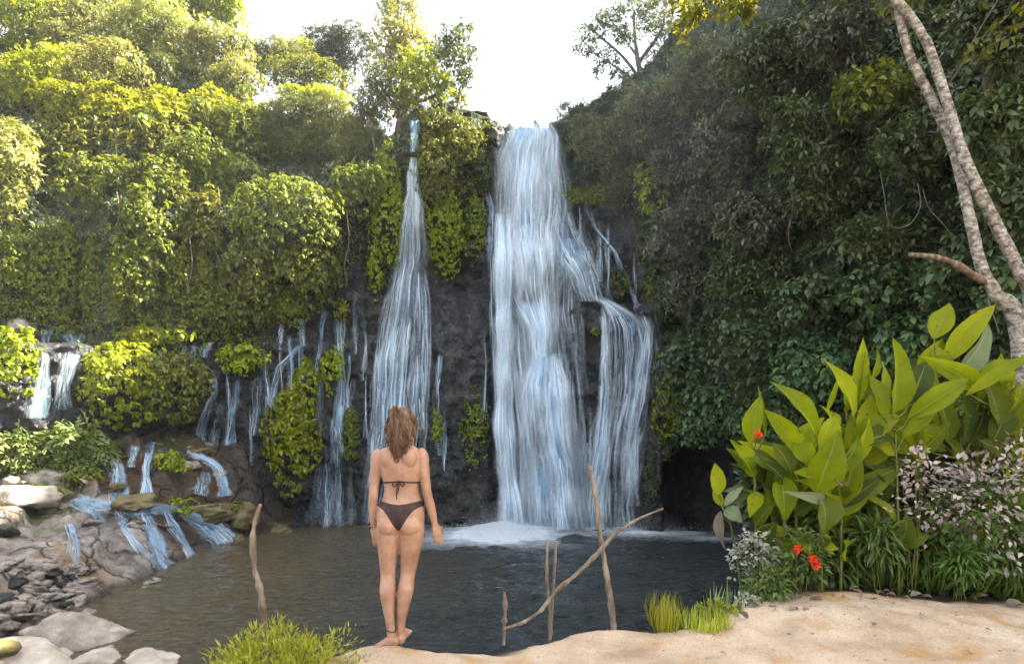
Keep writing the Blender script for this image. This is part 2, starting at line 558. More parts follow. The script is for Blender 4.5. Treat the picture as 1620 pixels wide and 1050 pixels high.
# ================================================================== near sandy ledge
_LE = tab([(-40, -2.0), (-9, .5), (-3.2, 2.6), (-2.1, 3.35), (-1.5, 3.78), (-1.117, 4.02), (-.975, 4.2), (-.7, 4.2), (-.46, 4.17), (-.045, 4.29), (.28, 4.40), (.58, 4.6), (1.13, 4.68), (1.56, 4.84), (1.83, 5.05), (2.3, 5.8),
           (2.7, 6.8), (3.3, 8.0), (4.6, 10.0), (5.6, 12.0), (7, 14), (40, 16)])


def ledge_z(x, Y, rough=True):
    x = np.asarray(x, float); Y = np.asarray(Y, float)
    d = Y - np.interp(x, *_LE)
    d = d + .10 * fbm(np.stack([x * 1.7, Y * 1.7, 0 * x], -1), 4, 4)
    z = -2.6 * sstep(.02, 1.0, d) - .10 * sstep(-.16, .05, d)
    z = z + .10 * np.exp(-((x - 2.7) / 1.2) ** 2 - ((Y - 4.9) / .6) ** 2) * sstep(.2, -.2, d)
    z = z - .28 * sstep(-1.2, -2.4, x) * sstep(.4, 2, Y)
    z = z + 0.7 * sstep(6.0, 10.5, x) * sstep(3, 8, Y)
    if rough:
        p = np.stack([x, Y, 0 * x], -1)
        z = z + .045 * fbm(p * 1.3, 4, 15) + .018 * fbm(p * 6, 3, 25) - .020 * sstep(.25, .6, vnoise(p * np.array([3.1, 2.2, 1]), 27))
    return z


lx = axis([(-40, -4, .8), (-4, 6, .028), (6, 40, .6)]); ly = axis([(-20, 0, 1.0), (0, 3.0, .12), (3.0, 6.4, .026), (6.4, 16, .15)])
LX, LY = np.meshgrid(lx, ly, indexing='ij')
LZ = ledge_z(LX, LY)


def sand_material():
    m, nt, N = new_mat('sandy_earth')
    L = nt.links.new
    tc = N('ShaderNodeTexCoord')
    n1 = N('ShaderNodeTexNoise', inp={'Scale': 1.6, 'Detail': 8.0, 'Roughness': .62})
    L(tc.outputs['Object'], n1.inputs['Vector'])
    r1 = ramp(nt, [(.3, (.31, .22, .14)), (.5, (.47, .355, .25)), (.7, (.58, .465, .35))])
    L(n1.outputs['Fac'], r1.inputs[0])
    n2 = N('ShaderNodeTexNoise', inp={'Scale': 2.4, 'Detail': 3.0})
    L(tc.outputs['Object'], n2.inputs['Vector'])
    r2 = ramp(nt, [(.56, 0.0), (.68, .7)])
    L(n2.outputs['Fac'], r2.inputs[0])
    mx = N('ShaderNodeMix', data_type='RGBA', inp={7: (.40, .22, .07, 1)})
    L(r2.outputs[0], mx.inputs[0]); L(r1.outputs[0], mx.inputs[6])
    n5 = N('ShaderNodeTexNoise', inp={'Scale': 55.0, 'Detail': 4.0, 'Roughness': .7})
    L(tc.outputs['Object'], n5.inputs['Vector'])
    r5 = ramp(nt, [(.3, .62), (.55, 1.0)])
    L(n5.outputs['Fac'], r5.inputs[0])
    mu = N('ShaderNodeMix', data_type='RGBA', blend_type='MULTIPLY', inp={0: .8})
    L(mx.outputs[2], mu.inputs[6]); L(r5.outputs[0], mu.inputs[7])
    ag = N('ShaderNodeAttribute', attribute_name='soil')
    ms = N('ShaderNodeMix', data_type='RGBA', inp={7: (.055, .042, .024, 1)})
    L(ag.outputs['Fac'], ms.inputs[0]); L(mu.outputs[2], ms.inputs[6])
    p = N('ShaderNodeBsdfPrincipled', inp={'Roughness': .9, 'Specular IOR Level': .15})
    L(ms.outputs[2], p.inputs['Base Color'])
    n4 = N('ShaderNodeTexNoise', inp={'Scale': 34.0, 'Detail': 7.0, 'Roughness': .7})
    L(tc.outputs['Object'], n4.inputs['Vector'])
    b = N('ShaderNodeBump', inp={'Strength': .7, 'Distance': .02})
    L(n4.outputs['Fac'], b.inputs['Height']); L(b.outputs[0], p.inputs['Normal'])
    out = N('ShaderNodeOutputMaterial')
    L(p.outputs[0], out.inputs['Surface'])
    return m


M_SAND = sand_material()
bed = np.interp(LX, [1.0, 1.6, 2.4, 5, 40], [4.75, 4.9, 5.32, 5.25, 5.3])      # where the planted bed begins
soil = np.clip(sstep(-.05, .10, LY - bed + .07 * fbm(np.stack([LX * 3, LY * 3, 0 * LX], -1), 3, 44)) * sstep(1.3, 1.7, LX) + sstep(-1.15, -1.6, LX + .1 * fbm(np.stack([LX * 3, LY * 3, 0 * LX], -1), 3, 45)) + sstep(-.16, .02, LY - np.interp(LX, *_LE) + .16 * fbm(np.stack([LX * 2.3, LY * 2.3, 0 * LX], -1), 4, 46)), 0, 1)
o = put('sandy_ledge', raw_mesh('sandy_ledge', np.stack([LX, LY, LZ], -1).reshape(-1, 3), grid_faces(len(lx), len(ly)), attrs={'soil': soil.ravel()}), M_SAND)
tag(o, 'pale trodden sandy ledge above the near edge of the pool', 'ledge', kind='structure')


# ================================================================== the pool
def pool_material():
    m, nt, N = new_mat('pool_water')
    L = nt.links.new
    tc = N('ShaderNodeTexCoord')
    sp = N('ShaderNodeSeparateXYZ')
    L(tc.outputs['Object'], sp.inputs[0])
    # murky brown over the shallows on the left, slate where it is deep
    mr = N('ShaderNodeMapRange', inp={1: -6.5, 2: -.5})
    n0 = N('ShaderNodeTexNoise', inp={'Scale': .35, 'Detail': 3.0})
    L(tc.outputs['Object'], n0.inputs['Vector'])
    ad = N('ShaderNodeMath', operation='MULTIPLY_ADD', inp={1: 4.0, 2: -2.0})
    L(n0.outputs['Fac'], ad.inputs[0])
    ad2 = N('ShaderNodeMath', operation='ADD')
    L(sp.outputs['X'], ad2.inputs[0]); L(ad.outputs[0], ad2.inputs[1])
    L(ad2.outputs[0], mr.inputs[0])
    mx = N('ShaderNodeMix', data_type='RGBA', inp={6: (.085, .064, .030, 1), 7: (.013, .021, .022, 1)})
    L(mr.outputs[0], mx.inputs[0])
    p = N('ShaderNodeBsdfPrincipled', inp={'Roughness': .03, 'IOR': 1.4, 'Specular IOR Level': .7})
    L(mx.outputs[2], p.inputs['Base Color'])
    mp = N('ShaderNodeMapping'); mp.inputs['Scale'].default_value = (.62, 1.5, 1)
    L(tc.outputs['Object'], mp.inputs['Vector'])
    n1 = N('ShaderNodeTexNoise', inp={'Scale': 5.5, 'Detail': 5.0, 'Roughness': .6, 'Distortion': .6})
    n2 = N('ShaderNodeTexNoise', inp={'Scale': 14.0, 'Detail': 2.0})
    L(mp.outputs[0], n1.inputs['Vector']); L(mp.outputs[0], n2.inputs['Vector'])
    b1 = N('ShaderNodeBump', inp={'Strength': 1.0, 'Distance': .30})
    b2 = N('ShaderNodeBump', inp={'Strength': .5, 'Distance': .05})
    L(n1.outputs['Fac'], b1.inputs['Height']); L(n2.outputs['Fac'], b2.inputs['Height'])
    L(b1.outputs[0], b2.inputs['Normal']); L(b2.outputs[0], p.inputs['Normal'])
    out = N('ShaderNodeOutputMaterial')
    L(p.outputs[0], out.inputs['Surface'])
    return m


wx = np.arange(-11, 13, .085); wy = np.arange(2.0, 28, .085)
WX, WY = np.meshgrid(wx, wy, indexing='ij')
pw = np.stack([WX, WY * 1.2, 0 * WX], -1)
amp = .55 + .75 * np.exp(-((WX - .8) / 4.5) ** 2)
WH = WZ + 1.5 * amp * (.075 * fbm(pw * .9, 3, 101) + .050 * (1 - np.abs(fbm(pw * 2.0, 2, 111))) + .016 * fbm(pw * 4.5, 2, 121))
M_POOL = pool_material()
o = put('pool_water', raw_mesh('pool_water', np.stack([WX, WY, WH], -1).reshape(-1, 3), grid_faces(len(wx), len(wy))), M_POOL)
tag(o, 'rippled murky pool below the waterfalls', 'pool', kind='structure')
# ================================================================== falling water
def water_material(name='falling_water', su=9.0, sv=.42, gain=1.35, col=(.44, .71, .98), lo=.36, hi=.66, flo=.12):
    """white water whose cover comes from the sheet's own density, broken into streaks along the flow"""
    m, nt, N = new_mat(name)
    L = nt.links.new
    uv = N('ShaderNodeUVMap', uv_map='flow')

    def noise(a, b, det, rough, loc=(0, 0, 0), dist=.25):
        mp = N('ShaderNodeMapping'); mp.inputs['Scale'].default_value = (a, b, 1); mp.inputs['Location'].default_value = loc
        L(uv.outputs[0], mp.inputs['Vector'])
        n = N('ShaderNodeTexNoise', inp={'Scale': 1.0, 'Detail': det, 'Roughness': rough, 'Distortion': dist})
        L(mp.outputs[0], n.inputs['Vector'])
        return n
    n1 = noise(su, sv, 4.0, .6)
    n2 = noise(su * .28, sv * .8, 3.0, .5, (3.7, 9.1, 0), .6)
    n3 = noise(su * 2.3, sv * 3.0, 3.0, .65, (1.7, 5.1, 0))
    s1 = N('ShaderNodeMath', operation='MULTIPLY_ADD', inp={1: .45}); s2 = N('ShaderNodeMath', operation='MULTIPLY', inp={1: .33}); s3 = N('ShaderNodeMath', operation='MULTIPLY_ADD', inp={1: .22})
    L(n2.outputs['Fac'], s2.inputs[0]); L(n1.outputs['Fac'], s1.inputs[0]); L(s2.outputs[0], s1.inputs[2]); L(n3.outputs['Fac'], s3.inputs[0]); L(s1.outputs[0], s3.inputs[2])
    r = N('ShaderNodeMapRange', interpolation_type='SMOOTHSTEP', inp={1: lo, 2: hi, 3: flo, 4: 1.0})
    L(s3.outputs[0], r.inputs[0])
    at_ = N('ShaderNodeAttribute', attribute_name='dens')
    al = N('ShaderNodeMath', operation='MULTIPLY'); L(r.outputs[0], al.inputs[0]); L(at_.outputs['Fac'], al.inputs[1])
    al2 = N('ShaderNodeMath', operation='MULTIPLY', use_clamp=True, inp={1: gain}); L(al.outputs[0], al2.inputs[0])
    d = N('ShaderNodeBsdfDiffuse', inp={'Color': (*col, 1)})
    t = N('ShaderNodeBsdfTranslucent', inp={'Color': (*col, 1)})
    b = N('ShaderNodeBump', inp={'Strength': .6, 'Distance': .10}); L(s3.outputs[0], b.inputs['Height'])
    for q in (d, t): L(b.outputs[0], q.inputs['Normal'])
    m1 = N('ShaderNodeMixShader', inp={0: .35}); L(d.outputs[0], m1.inputs[1]); L(t.outputs[0], m1.inputs[2])
    tr = N('ShaderNodeBsdfTransparent')
    mm = N('ShaderNodeMixShader'); L(al2.outputs[0], mm.inputs[0]); L(tr.outputs[0], mm.inputs[1]); L(m1.outputs[0], mm.inputs[2])
    L(mm.outputs[0], N('ShaderNodeOutputMaterial').inputs['Surface'])
    return m


M_FALL = water_material()
M_FALLFINE = water_material('thin_falling_water', 14.0, .9, 1.3)
M_STRAND = water_material('white_water_strands', 5.0, .9, 1.15, (.80, .91, 1.0), .30, .60, .35)


def sheet(rows, off=.12, dens=1.0, bulge=.15, nu=None, step=3.0, seed=0, depth=None, feather=.36, top_fade=True, bot_fade=0.0, wander=6.0):
    """a curtain of water between left and right edges given down the photo as (py, left, right[, density])"""
    rows = np.array([list(r) + [1.0] * (4 - len(r)) for r in rows], float)
    pys = np.arange(rows[0, 0], rows[-1, 0] + .01, step)
    Lx = np.interp(pys, rows[:, 0], rows[:, 1]); Rx = np.interp(pys, rows[:, 0], rows[:, 2]); dn = np.interp(pys, rows[:, 0], rows[:, 3])
    k = np.stack([pys * .016, 0 * pys + seed, 0 * pys], -1)
    Lx = Lx + wander * fbm(k, 2, 3 + seed); Rx = Rx + wander * fbm(k, 2, 9 + seed)
    wmax = (Rx - Lx).max()
    nu = nu or int(max(5, wmax / 2.2))
    u = np.linspace(0, 1, nu)
    U, PY = np.meshgrid(u, pys, indexing='ij')
    PXX = Lx[None] + (Rx - Lx)[None] * U
    # follow the rock, smoothed, standing clear of it
    Y = on_cliff(PXX, PY, True, 12)[..., 1]
    k0 = int(np.argmax(pys >= 216)) if pys[0] < 216 and pys[-1] > 216 else 0
    if k0 and (pys[0] > 190): Y[:, :k0] = np.minimum(Y[:, :k0], Y[:, k0:k0 + 1] + .02 * np.arange(k0, 0, -1)[None])
    for ax, wn in ((1, 13), (1, 9), (0, 5)):
        wn = min(wn, 2 * ((Y.shape[ax] - 1) // 2) + 1)
        pad = [(0, 0), (0, 0)]; pad[ax] = (wn // 2, wn // 2)
        Yp = np.pad(Y, pad, mode='edge')
        Y = sum(np.take(Yp, np.arange(k, k + Y.shape[ax]), ax) for k in range(wn)) / wn
    if depth is not None:
        Y = np.interp(pys, *tab(depth))[None] + 0 * Y
    mm = fbm(np.stack([PXX * .035, PY * .009, 0 * PY + seed], -1), 3, 33 + seed)
    Y = Y - off - bulge * (np.sin(np.pi * U) ** .8) * (1 + .8 * mm) - .10 * mm
    P = np.stack([(PXX - CX) / F * Y, Y, CAMZ + (HY - PY) / F * Y], -1)
    e = np.minimum(U, 1 - U) / feather
    de = np.clip(e, 0, 1) ** .7 * dn[None] * dens
    v = np.linspace(0, 1, len(pys))[None]
    if top_fade: de = de * sstep(-.01, .04, v)
    if bot_fade: de = de * (1 - bot_fade * sstep(.7, 1.0, v))
    de = np.maximum(de * (.86 + 1.1 * mm), 0)
    wid = float(np.mean(Rx - Lx)) / F * 24
    uv = np.stack([(U + 0 * P[..., 0]) * wid + seed * 3.1, P[..., 2] + seed * 1.7], -1)
    return P.reshape(-1, 3), grid_faces(nu, len(pys)), np.clip(de, 0, 1.3).ravel(), uv.reshape(-1, 2), (nu, len(pys), seed)


def strands(sh, n, wmin=.010, wmax=.085, lmin=.10, lmax=.55, out=.12, peak=(.15, 1.0), curl=.012, m=26, salt=0):
    """many soft filaments of white water running down along a sheet"""
    P, _, de, _, (nu, nv, seed) = sh
    P = P.reshape(nu, nv, 3); de = de.reshape(nu, nv)
    r = np.random.default_rng(seed + 900 + salt * 5000)
    u0 = r.uniform(-.02, 1.02, n); v0 = r.uniform(-.12, .92, n); ln = r.uniform(lmin, lmax, n)
    led = r.uniform(-.02, .85, 6)                     # ledges where the water breaks white
    on = r.random(n) < .6
    v0 = np.where(on, led[r.integers(0, 6, n)] + .05 * np.sin(u0 * 9 + seed) + .03 * r.normal(0, 1, n), v0)
    t = np.linspace(0, 1, m)
    v = np.clip(v0[:, None] + ln[:, None] * t[None], 0, 1)
    u = np.clip(u0[:, None] + curl * fbm(np.stack([v * 7, u0[:, None] * 40 + 0 * v, 0 * v], -1), 2, seed), 0, 1)
    fi, fj = u * (nu - 1), v * (nv - 1)
    i, j = np.minimum(fi.astype(int), nu - 2), np.minimum(fj.astype(int), nv - 2)
    a, b = (fi - i)[..., None], (fj - j)[..., None]
    C = P[i, j] * (1 - a) * (1 - b) + P[i + 1, j] * a * (1 - b) + P[i, j + 1] * (1 - a) * b + P[i + 1, j + 1] * a * b
    dloc = de[i, j]
    tang = unit(np.gradient(C, axis=1) + np.array([0, 0, -1e-6]))
    side = unit(np.cross(tang, np.array([0., -1., .02])))
    C = C + side * (r.normal(0, .05, n)[:, None] * t[None] + .022 * vnoise(np.stack([v * 9, u0[:, None] * 50 + 0 * v, 0 * v + 3], -1), seed + 4))[..., None]
    C = C + np.array([0, -1., 0]) * (r.uniform(.02, out, n)[:, None, None])
    env = np.clip(t, 0, 1) ** .22 * (1 - t) ** .75 * 1.35
    W = r.uniform(wmin, wmax, n)[:, None] * (.55 + .45 * env[None]) * (1 + .5 * vnoise(np.stack([v * 14, u0[:, None] * 60 + 0 * v, 0 * v], -1), seed + 1))
    V = np.stack([C - side * W[..., None], C + np.array([0, -1., 0]) * (W * .5)[..., None], C + side * W[..., None]], 2)
    D = np.zeros((n, m, 3)); D[..., 1] = (peak[0] + (peak[1] - peak[0]) * r.random(n) ** 1.7)[:, None] * env[None] * np.clip(.25 + dloc, 0, 1.1)
    uv = np.stack([np.broadcast_to(u0[:, None, None] * 30, D.shape) + np.array([-.06, 0, .06]), V[..., 2]], -1)
    k = np.arange(n * m * 3).reshape(n, m, 3)
    Q = np.concatenate([np.stack([k[:, :-1, c], k[:, :-1, c + 1], k[:, 1:, c + 1], k[:, 1:, c]], -1).reshape(-1, 4) for c in (0, 1)])
    return V.reshape(-1, 3), Q, D.ravel(), uv.reshape(-1, 2)


def water_thing(name, label, cat, sheets, mat=None, part='water_sheet', group=None, ns=None, **kw):
    base = sheets[0][0][np.argmin(sheets[0][0][:, 2])].copy()
    h = holder(name, base, label, cat, group)
    for i, sh in enumerate(sheets):
        P, q, de, uv = sh[:4]
        put(part, raw_mesh(part, P - base, q, attrs={'dens': de * kw.get('veil', .62)}, uv=uv), mat or M_FALL, h)
        k = ns[i] if isinstance(ns, (list, tuple)) else ns
        if k:
            kk = {a: b for a, b in kw.items() if a not in ('st', 'veil')}
            sets = [strands(sh, k, *kw['st'], **kk)] if 'st' in kw else [strands(sh, int(k * .34), .07, .22, .12, .6, .10, (.12, .60), salt=1), strands(sh, int(k * .85), .012, .085, .08, .5, .18, (.25, 1.15), curl=.03, salt=2)]
            for V, Q, D, uv2 in sets:
                put('water_strands', raw_mesh('water_strands', V - base, Q, attrs={'dens': D}, uv=uv2), M_STRAND, h)
    return h


# --- the main fall: a back veil, the broad front curtain, the jet on its left, the fan at its foot
back = sheet([(200, 808, 880, .9), (240, 786, 890, .85), (330, 776, 900, .75), (420, 776, 900, .6), (480, 782, 888, .42), (520, 788, 890, .34), (580, 788, 894, .36), (640, 790, 905, .45), (720, 792, 925, .5), (838, 794, 938, .5)], off=.10, bulge=.12, seed=1, dens=.95)
front = sheet([(196, 812, 872, 1.2), (222, 800, 884, 1.2), (250, 788, 888, 1.1), (320, 786, 884, .78), (380, 786, 886, .85), (440, 790, 880, .95), (480, 806, 880, .95), (520, 830, 880, .95), (590, 834, 884, .9)], off=.32, bulge=.30, seed=2)
top = sheet([(196, 814, 868, 1.1), (214, 804, 880, 1.15), (240, 792, 884, 1.05), (300, 786, 882, .75), (390, 790, 876, .5), (480, 796, 868, .3)], off=.42, bulge=.30, seed=5, bot_fade=1.0)
jet = sheet([(340, 782, 812, .8), (430, 783, 812, .95), (520, 782, 806, 1.1), (600, 781, 804, 1.1), (680, 783, 808, 1.2), (740, 788, 816, 1.25), (800, 792, 824, 1.25), (842, 790, 830, 1.2)], off=.62, bulge=.30, seed=3, step=2.5, wander=5)
fan = sheet([(560, 838, 880, .7), (590, 828, 888, 1.1), (605, 820, 894, 1.1), (640, 815, 902, 1.0), (700, 818, 912, .8), (760, 826, 922, .62), (836, 830, 932, .5)], off=.40, bulge=.45, seed=4)
water_thing('waterfall', 'broad white main waterfall plunging from the notch in the skyline', 'waterfall', [back, front, top, jet, fan], ns=[360, 420, 420, 260, 440], veil=.68)

# --- right-hand branch over the rock shoulder
b1 = sheet([(300, 858, 892, .6), (345, 860, 906, .8), (380, 866, 922, .9), (408, 878, 934, 1.0), (440, 900, 944, 1.1), (478, 914, 952, 1.2)], off=.42, bulge=.12, seed=6, wander=4)
b2 = sheet([(468, 925, 950, 1.1), (482, 946, 978, 1.0), (500, 950, 1012, .7), (520, 952, 1030, .5), (560, 952, 1034, .45), (565, 952, 1034, .5), (600, 950, 1032, .55), (640, 944, 1030, .55), (700, 936, 1020, .5), (760, 934, 1010, .42), (838, 936, 1008, .4)], off=.38, bulge=.22, seed=7)
b3 = sheet([(500, 1000, 1026, 1.0), (520, 1014, 1033, 1.2), (560, 1012, 1034, 1.2), (600, 1004, 1030, 1.15), (640, 996, 1022, 1.0), (700, 990, 1014, .8), (800, 984, 1006, .6)], off=.55, bulge=.18, seed=8, bot_fade=.6)
b4 = sheet([(500, 947, 962, 1.0), (560, 950, 966, 1.0), (640, 944, 968, 1.1), (700, 936, 966, 1.1), (770, 934, 958, 1.0), (836, 936, 954, .8)], off=.52, bulge=.14, seed=9)
b5 = sheet([(380, 878, 908, .6), (440, 882, 918, .42), (520, 882, 925, .3), (640, 888, 930, .28), (836, 905, 940, .26)], off=.14, bulge=.08, seed=16)
b6 = sheet([(335, 890, 915, .4), (400, 905, 940, .4), (470, 930, 965, .5)], off=.2, bulge=.1, seed=17)
water_thing('waterfall', 'right branch of the falls spreading over the rounded rock shoulder', 'waterfall', [b1, b2, b3, b4, b5, b6], ns=[120, 330, 130, 110, 120, 60], veil=.34, st=(.010, .085, .08, .5, .18, (.15, 1.0)), curl=.03)

# --- left fall
l1 = sheet([(252, 648, 660, 1.2), (310, 648, 662, 1.1), (322, 642, 668, .95), (400, 630, 677, .8), (470, 612, 680, .72), (560, 594, 682, .72), (640, 588, 678, .75), (740, 582, 674, .6), (830, 566, 676, .5)], off=.14, bulge=.15, seed=10)
l2 = sheet([(330, 640, 660, .9), (420, 632, 668, .9), (480, 618, 660, .9), (560, 600, 650, .95), (640, 592, 640, .9), (760, 588, 622, .7)], off=.32, bulge=.2, seed=11, bot_fade=.6)
l3 = sheet([(560, 586, 606, 1.1), (640, 586, 602, 1.0), (740, 584, 600, .9), (828, 572, 594, .7)], off=.3, bulge=.1, seed=12)
l4 = sheet([(430, 650, 676, 1.0), (520, 650, 680, 1.0), (600, 648, 678, .9), (680, 650, 676, .7)], off=.34, bulge=.12, seed=13, bot_fade=.8)
water_thing('waterfall', 'slender left waterfall widening as it drops behind the woman', 'waterfall', [l1, l2, l3, l4], ns=[320, 110, 60, 70], veil=.26, st=(.009, .07, .08, .45, .16, (.15, 1.05)), curl=.03)
water_thing('waterfall', 'short pale spout at the cliff top above the slender left waterfall', 'waterfall', [sheet([(190, 644, 662, .9), (215, 650, 660, 1.0), (242, 652, 658, .6)], off=.2, seed=14)], M_FALLFINE, ns=10)

# --- small threads of water on the walls
THREADS = [
    ('thin water thread slanting down the dark rock right of the main fall', [(325, 922, 932), (360, 936, 945), (400, 968, 978), (440, 988, 998), (480, 1003, 1012), (505, 1016, 1024)], 1.1),
    ('faint water thread dropping straight on the upper right rock', [(325, 914, 921), (355, 916, 922), (385, 912, 922)], .8),
    ('short straight water thread beside the right cliff greenery', [(448, 1038, 1045), (490, 1040, 1046)], .9),
    ('crooked water thread trickling into the right branch from the side', [(530, 1064, 1070), (550, 1056, 1064), (566, 1040, 1050), (585, 1031, 1040)], 1.0),
    ('narrow water ribbon beside the left edge of the main fall', [(305, 764, 780), (330, 772, 786), (420, 768, 782), (480, 772, 784), (560, 776, 786), (640, 778, 790)], .75),
    ('thin water ribbon in the dark gap right of the main fall', [(470, 880, 888), (540, 880, 887), (600, 892, 899), (660, 902, 909), (760, 914, 922)], .8),
    ('water streak sliding past the right side of the double domed bush', [(585, 332, 346), (620, 328, 344), (660, 314, 334), (718, 296, 326)], .95),
    ('water streak above the double domed bush, left of three', [(540, 290, 298), (562, 284, 294)], 1.1),
    ('water streak above the double domed bush, middle of three', [(545, 304, 313), (570, 300, 310)], 1.1),
    ('water streak above the double domed bush, right of three', [(540, 322, 336), (566, 317, 328)], 1.2),
    ('faint water veil left of the pointed ivy column', [(600, 372, 382), (640, 366, 376), (700, 354, 366)], .7),
    ('pale water streak halfway between domed bush and ivy column', [(596, 402, 416), (640, 400, 414), (690, 396, 406)], 1.0),
    ('bright water streak at the shoulder of the pointed ivy column', [(545, 470, 482), (566, 450, 464), (580, 436, 452), (610, 428, 444), (645, 426, 440)], 1.1),
    ('water thread left of the small ivy tuft on the rock wall', [(490, 511, 519), (515, 504, 512), (550, 504, 512), (580, 497, 507), (640, 500, 510), (690, 502, 512)], .95),
    ('water thread right of the small ivy tuft on the rock wall', [(505, 529, 545), (540, 533, 546), (600, 536, 548), (640, 528, 552), (700, 520, 548)], .85),
    ('lone thin water thread between small ivy tuft and left waterfall', [(470, 559, 565), (520, 560, 568), (560, 560, 568)], .9),
    ('broad bluish water veil at the foot of the wall left of the woman', [(735, 500, 545, .6), (760, 494, 550, .8), (800, 492, 552, .8), (830, 494, 550, .6)], .9),
    ('bluish water veil below the pointed ivy column, by the logs', [(745, 384, 400, .7), (770, 386, 414, .9), (800, 388, 416, .9)], .9),
    ('dim water veil under the double domed bush', [(640, 344, 358), (690, 330, 350), (720, 322, 345)], .6),
    ('fine water threads high on the wall beside the mossy fringe', [(505, 476, 488), (530, 474, 486), (548, 474, 486)], .85),
    ('fine water thread high on the wall at the fringe corner', [(510, 440, 447), (545, 438, 446)], .8),
    ('mossy water veil on the wall right of the broad bluish veil', [(600, 555, 566, .7), (640, 548, 560, .6), (735, 545, 558, .6), (830, 548, 562, .6)], .7),
]
_r = np.random.default_rng(404)
for _x, _y in ((356, 585), (392, 640), (418, 560), (440, 500), (452, 530), (476, 520), (524, 660), (538, 640), (512, 700), (548, 560), (570, 500), (575, 600), (362, 640), (338, 660), (530, 700), (690, 560), (700, 640), (760, 520), (1000, 400), (960, 360), (944, 345), (1050, 600)):
    _l = _r.uniform(80, 170); _w = _r.uniform(4, 9)
    THREADS.append(('thin water trickle on the dark rock between the larger streams', [(_y, _x, _x + _w), (_y + _l * .4, _x + _r.normal(0, 4), _x + _w + _r.normal(0, 3) + 2), (_y + _l, _x + _r.normal(0, 5), _x + _w + 3)], .9))
for i, (lab, rows, dn) in enumerate(THREADS):
    water_thing('water_thread', lab, 'water thread', [sheet(rows, off=.10, dens=dn, bulge=.05, seed=120 + i, feather=.34, step=2.5, wander=5)], M_FALLFINE, group='threads of water on the cliff', ns=int(5 + 1.1 * max(r[2] - r[1] for r in rows)), st=(.010, .035, .2, .8), veil=.4, peak=(.3, .85), curl=.04)

# --- upper left cascade
c1 = sheet([(520, 60, 90, 1.1), (535, 62, 82, 1.1), (570, 60, 84, 1.0), (620, 54, 78, .85), (662, 44, 76, .7)], off=.2, seed=50)
c2 = sheet([(528, 84, 140, .9), (545, 104, 132, .9), (575, 100, 124, .95), (610, 90, 116, .85), (650, 80, 116, .5)], off=.2, seed=51)
water_thing('cascade', 'white split cascade on the far left below the mossy wall', 'cascade', [c1, c2], ns=[90, 110], veil=.22, st=(.010, .07, .1, .5, .15, (.15, .9)), curl=.03)


# --- cascades running over the bank (their path is the bank surface itself)
def bank_point(px, py):
    lo, hi = np.full(np.shape(px), 8.0), np.full(np.shape(px), 24.5)
    Ys = np.arange(8.0, 24.6, .06)
    x = (np.asarray(px)[..., None] - CX) / F * Ys
    z = bank_z(x, Ys + 0 * x)
    line = CAMZ + (HY - np.asarray(py)[..., None]) / F * Ys
    hit = z > line
    k = np.argmax(hit, -1)
    k = np.where(hit.any(-1), k, len(Ys) - 1)
    Y = Ys[k]
    return np.stack([(np.asarray(px) - CX) / F * Y, Y, CAMZ + (HY - np.asarray(py)) / F * Y], -1)


def bank_sheet(path, seed, dens=1.0, lift=.06, feather=.3):
    """path: (px, py, half width px) down the bank"""
    A = np.array(path, float)
    n = 40
    C = catmull(A, n)
    dirs = unit(np.gradient(C[:, :2], axis=0))
    nor = np.stack([-dirs[:, 1], dirs[:, 0]], -1)
    u = np.linspace(-1, 1, 15)
    hw = C[:, 2] * (1 + .3 * fbm(np.stack([np.arange(n) * .3, np.zeros(n) + seed, np.zeros(n)], -1), 2, seed))
    PXX = C[None, :, 0] + u[:, None] * (nor[:, 0] * hw)[None]
    PY = C[None, :, 1] + u[:, None] * (nor[:, 1] * hw)[None]
    P = bank_point(PXX, PY)
    Ym = P[..., 1]
    Ym = (Ym + np.roll(Ym, 1, 1) + np.roll(Ym, -1, 1)) / 3
    Ym[:, 0], Ym[:, -1] = P[:, 0, 1], P[:, -1, 1]
    Y = Ym - lift - .05 * (1 - u[:, None] ** 2)
    P = np.stack([(PXX - CX) / F * Y, Y, CAMZ + (HY - PY) / F * Y + .03], -1)
    e = (1 - np.abs(u))[:, None] / feather
    de = np.clip(e, 0, 1) * dens + 0 * P[..., 0]
    s = np.concatenate([[0], np.cumsum(np.linalg.norm(np.diff(P[7], axis=0), axis=-1))])
    uv = np.stack([u[:, None] * hw[None] * .02 + seed, 0 * PY + s[None]], -1)
    return P.reshape(-1, 3), grid_faces(15, n)[:, ::-1], de.ravel(), uv.reshape(-1, 2), (15, n, seed)


